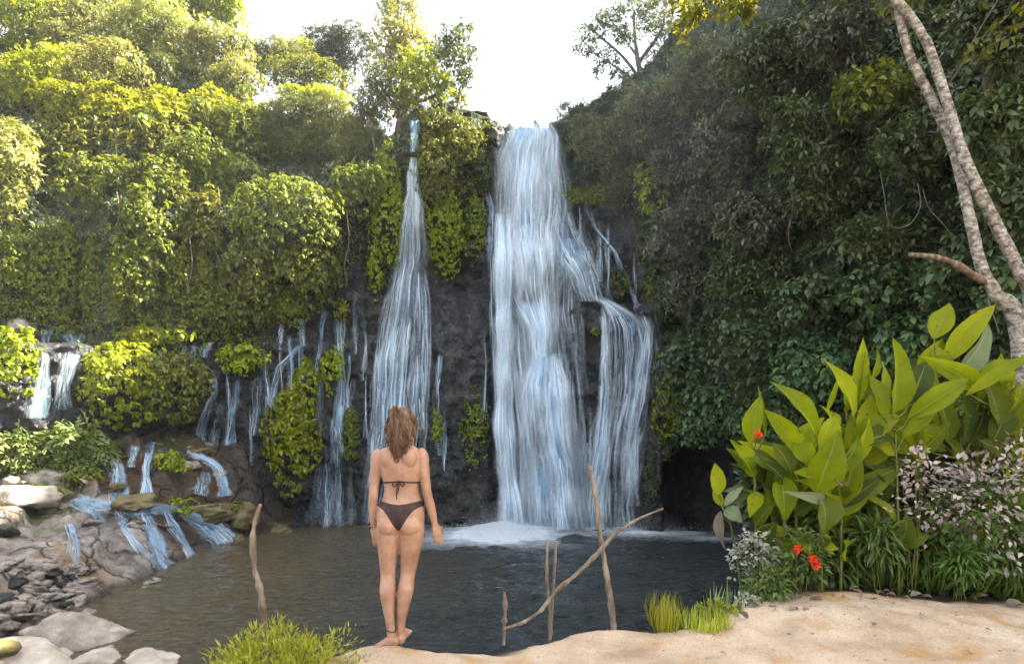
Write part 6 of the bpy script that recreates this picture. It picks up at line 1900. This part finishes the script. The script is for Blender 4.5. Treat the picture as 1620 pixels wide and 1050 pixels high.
for i, (px, py, lab, n, hh, wd) in enumerate(((1148, 930, 'cream-striped spider plant at the left end of the bed', 60, .30, .020), (1300, 905, 'bright arching grass blades among the canna stems', 34, .62, .016), (1335, 880, 'thin arching grass blades in front of the mid canna', 26, .55, .012), (1225, 935, 'small pale fan of grass beside the sand at the bed corner', 46, .22, .018))):
    tuft('grass_clump', lab, 'grass', (np.array([1.78, 4.96, -.06]) if i == 0 else ground_at(px, py) + [0, .1, 0]), n, hh, .09, M_VARIEG if i in (0, 3) else M_YGRASS, 680 + i, wd, 1.0)
# yellow tufts
tuft('grass_tuft', 'upright yellow-green grass tuft on the ledge edge right of the thick stake', 'grass', np.array([1.17, 4.56, -.05]), 260, .30, .07, M_YGRASS, 700, .008, .35)
tuft('grass_tuft', 'low yellow mossy tuft at the left corner of the bed', 'grass', np.array([1.48, 4.62, -.03]), 420, .15, .17, M_YGRASS, 701, .010, .8)
tuft('grass_tuft', 'short dry grass at the foot of the thick stake', 'grass', ground_at(985, 994), 160, .07, .16, M_YGRASS, 702, .006, 1.0)
tuft('grass_tuft', 'sparse low tuft between the upright tuft and the bed corner', 'grass', np.array([1.36, 4.66, -.04]), 120, .14, .12, M_VARIEG, 703, .010, .9)


for i, (px, py, hw, hh, Y, lab) in enumerate(((1240, 780, 60, 70, 6.3, 'added leafy shrub darkening the clump behind the left cannas'), (1335, 770, 70, 90, 6.5, 'added leafy shrub darkening the clump behind the mid cannas'), (1430, 745, 70, 100, 6.6, 'added leafy shrub darkening the clump behind the tall oval canna leaf'), (1525, 730, 80, 100, 6.7, 'added leafy shrub darkening the clump behind the dull green canna'), (1610, 730, 60, 100, 6.7, 'added leafy shrub darkening the clump behind the cannas at the right edge'))):
    leafy('shrub', lab, 'shrub', px, py, hw, hh, Y, 900, .17, KIND['dark']['mat'], 660 + i, .42, 'added shrubs darkening the clump behind the cannas', 16, T_DROOP)  # added shrubs; their dark leaf colour makes the shaded depth of the clump
leafy('pink_leaved_shrub', 'shrub with pale pink-white leaves in front of the right cannas', 'shrub', 1556, 790, 108, 86, 5.5, 1300, .060, M_PINK, 710, .58, stems=12, lump=.8)
leafy('herb', 'green leafy herb growing through the pink-leaved shrub', 'herb', 1550, 830, 110, 80, 5.55, 800, .09, M_GRASS, 719, .45)
leafy('pink_leaved_shrub', 'looser left sprays of pink-white leaves beside the canna stems', 'shrub', 1450, 742, 24, 34, 5.4, 80, .06, M_PINK, 711, .6, stems=5)
leafy('herb', 'white-flecked low herb under the leftmost red canna', 'herb', 1195, 880, 40, 40, 5.25, 420, .050, M_WHITEGREEN, 712, .6)
leafy('herb', 'leafy green herb right of the white-flecked herb with low red blooms', 'herb', 1268, 880, 46, 46, 5.2, 420, .07, M_GRASS, 713, .42, flowers=[(1262, 867, 5.0), (1287, 884, 4.95), (1291, 893, 4.95)])
leafy('herb', 'grey-white flowering herb hugging the sand at the bed corner', 'herb', 1182, 958, 20, 20, 4.95, 220, .03, M_WHITEGREEN, 714, .6)
leafy('herb', 'yellow-green mounded herb left of the grey-white herb', 'herb', 1130, 975, 36, 24, 4.85, 380, .04, KIND['lime']['mat'], 715, .5)
leafy('herb', 'green herb with narrow leaves at the canna feet on the left', 'herb', 1220, 925, 40, 30, 5.1, 320, .08, M_GRASS, 716, .3)
leafy('herb', 'yellow-leaved herb between the last cannas at the right edge', 'herb', 1565, 640, 60, 44, 5.9, 420, .09, KIND['gold']['mat'], 717, .3)
leafy('herb', 'wispy yellow grasslike herb right of the pink shrub top', 'herb', 1600, 700, 40, 50, 5.7, 260, .11, KIND['gold']['mat'], 718, .16)

# yellow feathery bush at the lower left edge of the ledge
fb = np.array([-1.42, 3.62, -.36])
h = holder('feathery_bush', fb, 'low feathery yellow-green bush around the crooked stake at lower left', 'bush')
r = np.random.default_rng(720)
n = 5200
P, out = crown_cloud(.44, .34, .26, n, r, .45, 2.0, (.3, 1), False, seed=9)
D = out + r.normal(0, .5, P.shape); D[:, 2] += .45
Nn = r.normal(0, .5, P.shape); Nn[:, 2] += .8
Ln = .048 * r.uniform(.4, 1.5, len(P))
V, Q = leaves(P + [.0, 0, .36], D, Nn, Ln, Ln * .2)
put('foliage', raw_mesh('foliage', V, Q), M_YGRASS, h)
ps = []
for k in range(60):
    e = P[k] * 1.12 + [0, 0, .38]
    ps.append(tube_arrays([[r.normal(0, .12), r.normal(0, .12), 0], e * .6, e], [.005, .004, .0015], 8, 5))
v, q = merge(ps); put('stem', raw_mesh('stem', v, q), M_STEM, h)
tuft('grass_tuft', 'thin seed stalks standing over the feathery bush', 'grass', fb + [.0, .05, .1], 40, .45, .30, M_YGRASS, 722, .004, .6)
tuft('grass_tuft', 'pale spreading fern-like tuft left of the feathery bush', 'grass', np.array([-1.98, 3.7, -.42]), 120, .24, .10, M_VARIEG, 723, .016, 1.4)

# dry leaves and litter on the sand
GL2 = 'dry leaves lying on the sand'
LIT = [(1352, 935, .07, 'curled brown leaf on the sand nearest the grass'), (1380, 992, .055, 'pale dry leaf in the middle of the sand'), (1455, 978, .05, 'dark leaf curl on the sand right of the pale dry leaf'), (1508, 930, .24, 'big grey dry leaf lying at the foot of the grass'), (1590, 958, .17, 'bleached dry leaf at the right edge of the sand'), (1440, 945, .12, 'brown dry leaf under the grass edge'), (1475, 948, .09, 'crumpled brown leaf beside the big grey one'), (1275, 980, .04, 'tiny brown leaf left on the sand mound'),
       (1535, 1035, .04, 'tiny dark leaf in the lower right sand'), (1330, 770, .24, 'long pale dead leaf caught in the canna stems'), (1185, 905, .12, 'withered hanging leaf at the white-flecked herb'), (1020, 990, .07, 'dry leaf scrap beside the thick stake'), (1000, 985, .06, 'dry leaf scrap touching the thick stake'), (1195, 1030, .03, 'tiny straw leaf in the lower middle sand'), (1568, 1000, .05, 'thin brown leaf near the right edge of the sand')]
for i, (px, py, s, lab) in enumerate(LIT):
    r = np.random.default_rng(800 + i)
    g = ground_at(px, py) + [0, 0, .012] if py > 900 else at(px, py, 5.1)
    a = r.uniform(0, 6.28)
    V, Q, uv = blade([0, 0, 0], [math.cos(a) * s, math.sin(a) * s * .6, .01 + .1 * s], s * .5, (0, -.4, 1), .5, .12, i, 7, 12)
    tag(put('dry_leaf', raw_mesh('dry_leaf', V, Q, uv=uv), M_CANNADEAD, loc=g), lab, 'leaf', GL2)
dl = []
for k in range(4):
    V, Q, uv = blade([0, 0, 0], [.1, .0, .02], .05, (0, -.3, 1), .6, .15, 40 + k, 7, 10)
    dl.append(raw_mesh('dry_leaf', V, Q, uv=uv)); dl[-1].materials.append(M_CANNADEAD if k % 2 else M_DRYLEAF)
r = np.random.default_rng(825)
for k in range(46):
    px = r.uniform(1180, 1640); py = np.interp(px, [1180, 1240, 1400, 1640], [966, 950, 938, 955]) + r.normal(0, 7)
    g = ground_at(px, py)
    o = bpy.data.objects.new('dry_leaf', dl[k % 4]); COL.objects.link(o)
    s_ = r.uniform(.4, 1.2)
    o.location = [float(c) for c in g + [0, 0, .008]]; o.scale = (s_, s_, s_); o.rotation_euler = (r.normal(0, .3), r.normal(0, .3), r.uniform(0, 6.28))
    tag(o, 'small dry leaf in the litter between the sand and the planted bed', 'leaf', 'leaf litter along the bed edge')
# scraps too small to name one by one
r = np.random.default_rng(830)
pts = []
for _ in range(420):
    x = r.uniform(-.9, 4.2); Y = r.uniform(3.55, 5.2)
    Ye = np.interp(x, *_LE)
    if Y > Ye - .03: continue
    if x < 1.5 and r.random() < .75: continue
    pts.append([x, Y])
pts = np.array(pts)
z = ledge_z(pts[:, 0], pts[:, 1])
P = np.stack([pts[:, 0], pts[:, 1], z + .004], -1)
D = r.normal(0, 1, P.shape); D[:, 2] *= .15
Nn = r.normal(0, .2, P.shape); Nn[:, 2] += 1
Ln = r.uniform(.008, .03, len(P))
V, Q = leaves(P, D, Nn, Ln, Ln * .5)
tag(put('leaf_litter', raw_mesh('leaf_litter', V, Q), M_DRYLEAF), 'tiny leaf scraps scattered over the sand', 'litter', kind='stuff')

pts = np.stack([r.uniform(-1.0, 4.2, 420), r.uniform(3.5, 5.3, 420)], -1)
pts = pts[(pts[:, 1] < np.interp(pts[:, 0], *_LE) - .02) & (pts[:, 1] < np.interp(pts[:, 0], [1, 2.4, 5], [4.9, 5.35, 5.3]))]
z = ledge_z(pts[:, 0], pts[:, 1])
gv_, gq_ = rock_arrays(1, .8, .55, 61, 7, .3)
sz = r.uniform(.002, .008, len(pts)) * (1 + (r.random(len(pts)) < .06))
V = (gv_[None] * sz[:, None, None] + np.stack([pts[:, 0], pts[:, 1], z + sz * .2], -1)[:, None]).reshape(-1, 3)
Q = (np.arange(len(pts))[:, None, None] * len(gv_) + gq_[None]).reshape(-1, 4)
tag(put('gravel', raw_mesh('gravel', V, Q), M_GREYROCK), 'tiny pebbles and crumbs of earth strewn over the sand', 'gravel', kind='stuff')

# ---------------- ferny plants and stones on the left bank
def bank_item(px, py):
    return bank_point(np.array([float(px)]), np.array([float(py)]))[0]


BP = [('fern', 'spreading pale fern bush on the left bank below the split cascade', 'fern', 110, 712, 66, 34), ('fern', 'fern bush at the left edge above the boulders', 'fern', 30, 722, 46, 36), ('fern', 'fern tip reaching right towards the foaming cascade step', 'fern', 165, 722, 26, 22),
      ('shrub', 'small yellow shrub at the left edge over the ferns', 'lime', 8, 655, 24, 34), ('shrub', 'grassy green hummock below the pale fern bush', 'moss', 132, 750, 34, 18), ('shrub', 'bright moss cushion on the ledge between the small cascades', 'lime', 268, 732, 26, 20), ('shrub', 'flat yellow moss pad on the brown ledge by the logs', 'gold', 282, 798, 28, 10), ('shrub', 'short grass strip on top of the left boulders', 'moss', 60, 772, 46, 8), ('shrub', 'tiny moss tuft on the boulder above the pool corner', 'moss', 372, 800, 20, 9), ('shrub', 'tuft of weeds at the water corner under the wall', 'gold', 432, 832, 12, 5)]
for nm, lab, kd, px, py, hw, hh in BP:
    g = bank_item(px, py + hh * .7)
    shrub(nm, 'plant' if nm == 'fern' else 'shrub', lab, kd, px, py, hw, hh, dY=.0, Y=float(g[1]) + .1, group='plants on the left rock bank', dens=1.3, leaf=(.75 if kd in ('lime', 'gold') else 1.0))

BR = [('grey', (75, 760), (.75, .6, .5), 'pale angular boulder below the fern bush'), ('grey', (24, 790), (.9, .65, .38), 'long tan boulder lying at the left edge above the slab'), ('brown', (92, 792), (.55, .5, .4), 'dark round boulder right of the long tan boulder'), ('brown', (385, 822), (.75, .6, .62), 'big mossy brown boulder by the logs at the pool corner'), ('brown', (440, 842), (.6, .45, .28), 'low dark rock at the water corner under the wall'), ('brown', (372, 857), (.38, .35, .24), 'wet reddish rock beside the wide white chute'), ('brown', (330, 818), (.9, .7, .35), 'brown ledge block behind the wide white chute'), ('brown', (205, 800), (.8, .6, .3), 'wet brown block under the foaming cascade step'), ('pale', (58, 695), (.5, .5, .3), 'white stone at the foot of the split cascade'), ('grey', (18, 520), (.6, .6, .35), 'bleached rock at the left edge above the ivy block'), ('grey', (48, 520), (.5, .5, .3), 'rounded grey rock beside the top of the split cascade')]
MR = {'pale': M_PALEROCK, 'grey': M_GREYROCK, 'brown': M_BROWNROCK, 'dark': M_DARKROCK}
for i, (mt, (px, py), sz, lab) in enumerate(BR):
    g = bank_item(px, py) if py > 600 else on_cliff(float(px), float(py))
    rock('boulder', lab, g + [0, .1, .05], sz, MR[mt], 900 + i, rot=i * .7, tilt=(.1 * math.sin(i), .12 * math.cos(i * 2)), group='boulders on the left rock bank', cat='boulder', rough=.42, res=26)
r = np.random.default_rng(77)
sp_ = [raw_mesh('rock', *rock_arrays(1, .75, .55, 970 + k, 18, .45)) for k in range(4)]
for k in range(4): sp_[k].materials.append((M_BROWNROCK, M_GREYROCK, M_DARKROCK, M_GREYROCK)[k])
for k in range(44):
    px, py = r.uniform(-10, 400), r.uniform(690, 850)
    if py > 760 + .35 * max(0, 240 - px) and r.random() < .8: continue
    g = bank_item(px, py); s_ = r.uniform(.12, .42)
    o = bpy.data.objects.new('rock', sp_[k % 4]); COL.objects.link(o)
    o.location = [float(c) for c in g + [0, .05, .02]]; o.scale = (s_ * 1.2, s_, s_ * r.uniform(.5, .9)); o.rotation_euler = (r.normal(0, .2), r.normal(0, .2), r.uniform(0, 6.28))
    tag(o, 'smaller loose rock lodged on the stepped ledges of the left bank', 'rock', 'loose rocks on the ledges of the left bank')
# large pale rocks in the near left corner
rock('boulder', 'large flat pale rock in the bottom left corner', np.array([-7.35, 8.95, WZ - .16]), (1.35, .8, .40), M_PALEROCK, 931, .2, (0.02, .06), 'pale rocks in the near left corner', 'boulder', .3, 30)
rock('boulder', 'brown-edged rock at the very corner of the picture', np.array([-7.9, 8.75, WZ + .25]), (.5, .5, .4), M_BROWNROCK, 932, .4, (0, 0), 'pale rocks in the near left corner', 'boulder', .35)
rock('boulder', 'pointed pale rock at the right end of the large flat rock', np.array([-6.45, 9.0, WZ - .2]), (.55, .45, .42), M_PALEROCK, 933, .9, (0, .1), 'pale rocks in the near left corner', 'boulder', .4)
rock('boulder', 'pale rock breaking the water below the large flat rock', np.array([-5.35, 8.95, WZ - .05]), (.62, .4, .2), M_PALEROCK, 934, -.2, (0, .05), 'pale rocks in the near left corner', 'boulder', .3)
rock('boulder', 'grey slab rock behind the large flat pale rock', np.array([-7.3, 10.1, WZ + .08]), (.8, .5, .32), M_GREYROCK, 935, .5, (0, .1), 'pale rocks in the near left corner', 'boulder', .4)
# shore stones: five shapes, copied
protos = [raw_mesh('stone', *rock_arrays(1, .8, .5, 950 + k, 12, .4)) for k in range(5)]
r = np.random.default_rng(951)
where = ['small grey stones heaped along the left shore of the pool', 'single flat stones lying out in the shallow water']
k = 0
for (px, py, n, sx, sy, smin, smax) in ((60, 925, 34, 60, 26, .10, .26), (120, 905, 26, 34, 14, .10, .24), (30, 965, 26, 40, 22, .12, .30), (110, 950, 18, 22, 18, .10, .22), (240, 925, 7, 34, 8, .10, .26), (140, 975, 3, 6, 6, .14, .22), (30, 900, 16, 40, 12, .08, .2)):
    for j in range(n):
        a, b_ = px + r.normal(0, sx * .55), py + r.normal(0, sy * .55)
        if a < -30: continue
        g = bank_item(a, b_)
        if g[2] < WZ:
            t = (WZ - CAMZ) / (g[2] - CAMZ); g = np.array([g[0] * t, g[1] * t, WZ])
        s = r.uniform(smin, smax)
        o = bpy.data.objects.new('stone', protos[k % 5]); COL.objects.link(o)
        if not protos[k % 5].materials: protos[k % 5].materials.append(M_GREYROCK if k % 5 else M_DARKROCK)
        o.location = [float(g[0]), float(g[1]), float(g[2]) + s * .12]
        o.scale = (s, s * r.uniform(.7, 1), s * r.uniform(.6, 1))
        o.rotation_euler = (r.normal(0, .2), r.normal(0, .2), r.uniform(0, 6.28))
        out_ = px == 240 or px == 140
        tag(o, 'flat grey stone lying in the shallows off the slab' if out_ else 'small grey stone in the heap along the left shore', 'stone', where[1] if out_ else where[0])
        k += 1
# drift logs by the pool corner, lying on the bank
for seed_, lab, pts, r0 in ((61, 'bleached log lying across the ledge behind the mossy boulder', [(300, 806), (350, 800), (398, 802)], .06), (62, 'thin pale log lying down beside the wide white chute', [(318, 806), (340, 822), (362, 842)], .04), (63, 'long thin pale pole lying across the slab top', [(218, 828), (250, 832), (284, 838)], .04)):
    P3 = np.array([bank_item(*p_) + [0, -.04, .05] for p_ in pts])
    P3[1, 2] = max(P3[1, 2], .5 * (P3[0, 2] + P3[2, 2]))
    v, q = tube_arrays(P3 - P3[1], [r0, r0 * .9, r0 * .7], 40, 10, .4, seed_, knots=.4)
    tag(put('log', raw_mesh('log', v, q), M_DEADWOOD, loc=P3[1]), lab, 'log', 'drift logs by the pool corner')


# ---------------- large arrow-shaped leaves and hanging stems on the left hillside
for i, (px, py, lab) in enumerate(((262, 236, 'large pale arrow-shaped leaves in the middle of the left slope'), (418, 188, 'large bright arrow-shaped leaves under the dark skyline shrubs'), (248, 148, 'large pale leaves beside the hillside hollow'), (350, 212, 'large green arrow-shaped leaves below the yellow shrubs'))):
    r = np.random.default_rng(1200 + i)
    c = on_cliff(float(px), float(py)) + [0, -1.6, 0]
    h = holder('taro_plant', c, lab, 'plant', 'large-leaved plants on the left slope')
    for j in range(6):
        a = r.uniform(-1.5, 1.5)
        e = np.array([math.sin(a) * .55, -.25 - .2 * r.random(), .25 + .5 * math.cos(a)]) * r.uniform(.45, .75)
        v, q = tube_arrays([[0, .6, -.6], e * .5 + [0, .1, -.1], e], [.03, .022, .015], 10, 6)
        put('leaf_stalk', raw_mesh('leaf_stalk', v, q), M_STEM, h)
        V, Q, uv = blade(e + [0, 0, .12], e + np.array([math.sin(a) * .25, -.15, -.32]), r.uniform(.26, .38), (math.sin(a) * .3, -1, .7), .3, .08, j)
        put('leaf', raw_mesh('leaf', V, Q, uv=uv), M_CANNADARK if j % 3 else M_CANNA, h)
for i, (px, py, ln, lab) in enumerate(((345, 345, 120, 'hanging stem left of the big green dome'), (300, 420, 110, 'hanging stem over the moss right of the cascading ivy column'), (185, 340, 90, 'hanging stem over the mossy curtain'), (548, 380, 120, 'hanging stem on the rock right of the big green dome'), (590, 250, 90, 'hanging stem beside the grey-olive shrub'), (1090, 480, 90, 'hanging stem at the inner edge of the right bank'), (1250, 330, 110, 'hanging stem on the dark hillside left of the vine loop'), (1150, 300, 120, 'hanging stem under the grey-green hillside shrub'))):
    c = on_cliff(float(px), float(py)); Y = float(c[1]) - 1.2
    stick('hanging_vine', lab, 'vine', [(px, py - ln * .4, Y + .3), (px + 4, py, Y), (px - 3, py + ln * .35, Y - .05), (px + 2, py + ln * .6, Y)], [.022, .018, .010], M_BARK, 1300 + i, .2, 0, 30, 6, 'bare vines hanging on the hillsides')
# ================================================================== the air: thin mist in the gorge
hb = np.array([[x, y, z] for z in (-5.6, 34.0) for y in (-150., 150.) for x in (-150., 150.)])
m, nt_, N = new_mat('misty_air')
vol = N('ShaderNodeVolumePrincipled', inp={'Color': (.93, .95, 1.0, 1), 'Density': .0005, 'Anisotropy': .35})
nt_.links.new(vol.outputs[0], N('ShaderNodeOutputMaterial').inputs['Volume'])
o = put('haze', raw_mesh('haze', hb, np.array([[0, 2, 3, 1], [4, 5, 7, 6], [0, 1, 5, 4], [2, 6, 7, 3], [0, 4, 6, 2], [1, 3, 7, 5]]), smooth=False), m)
tag(o, 'thin pale mist hanging in the gorge', 'haze', kind='stuff')
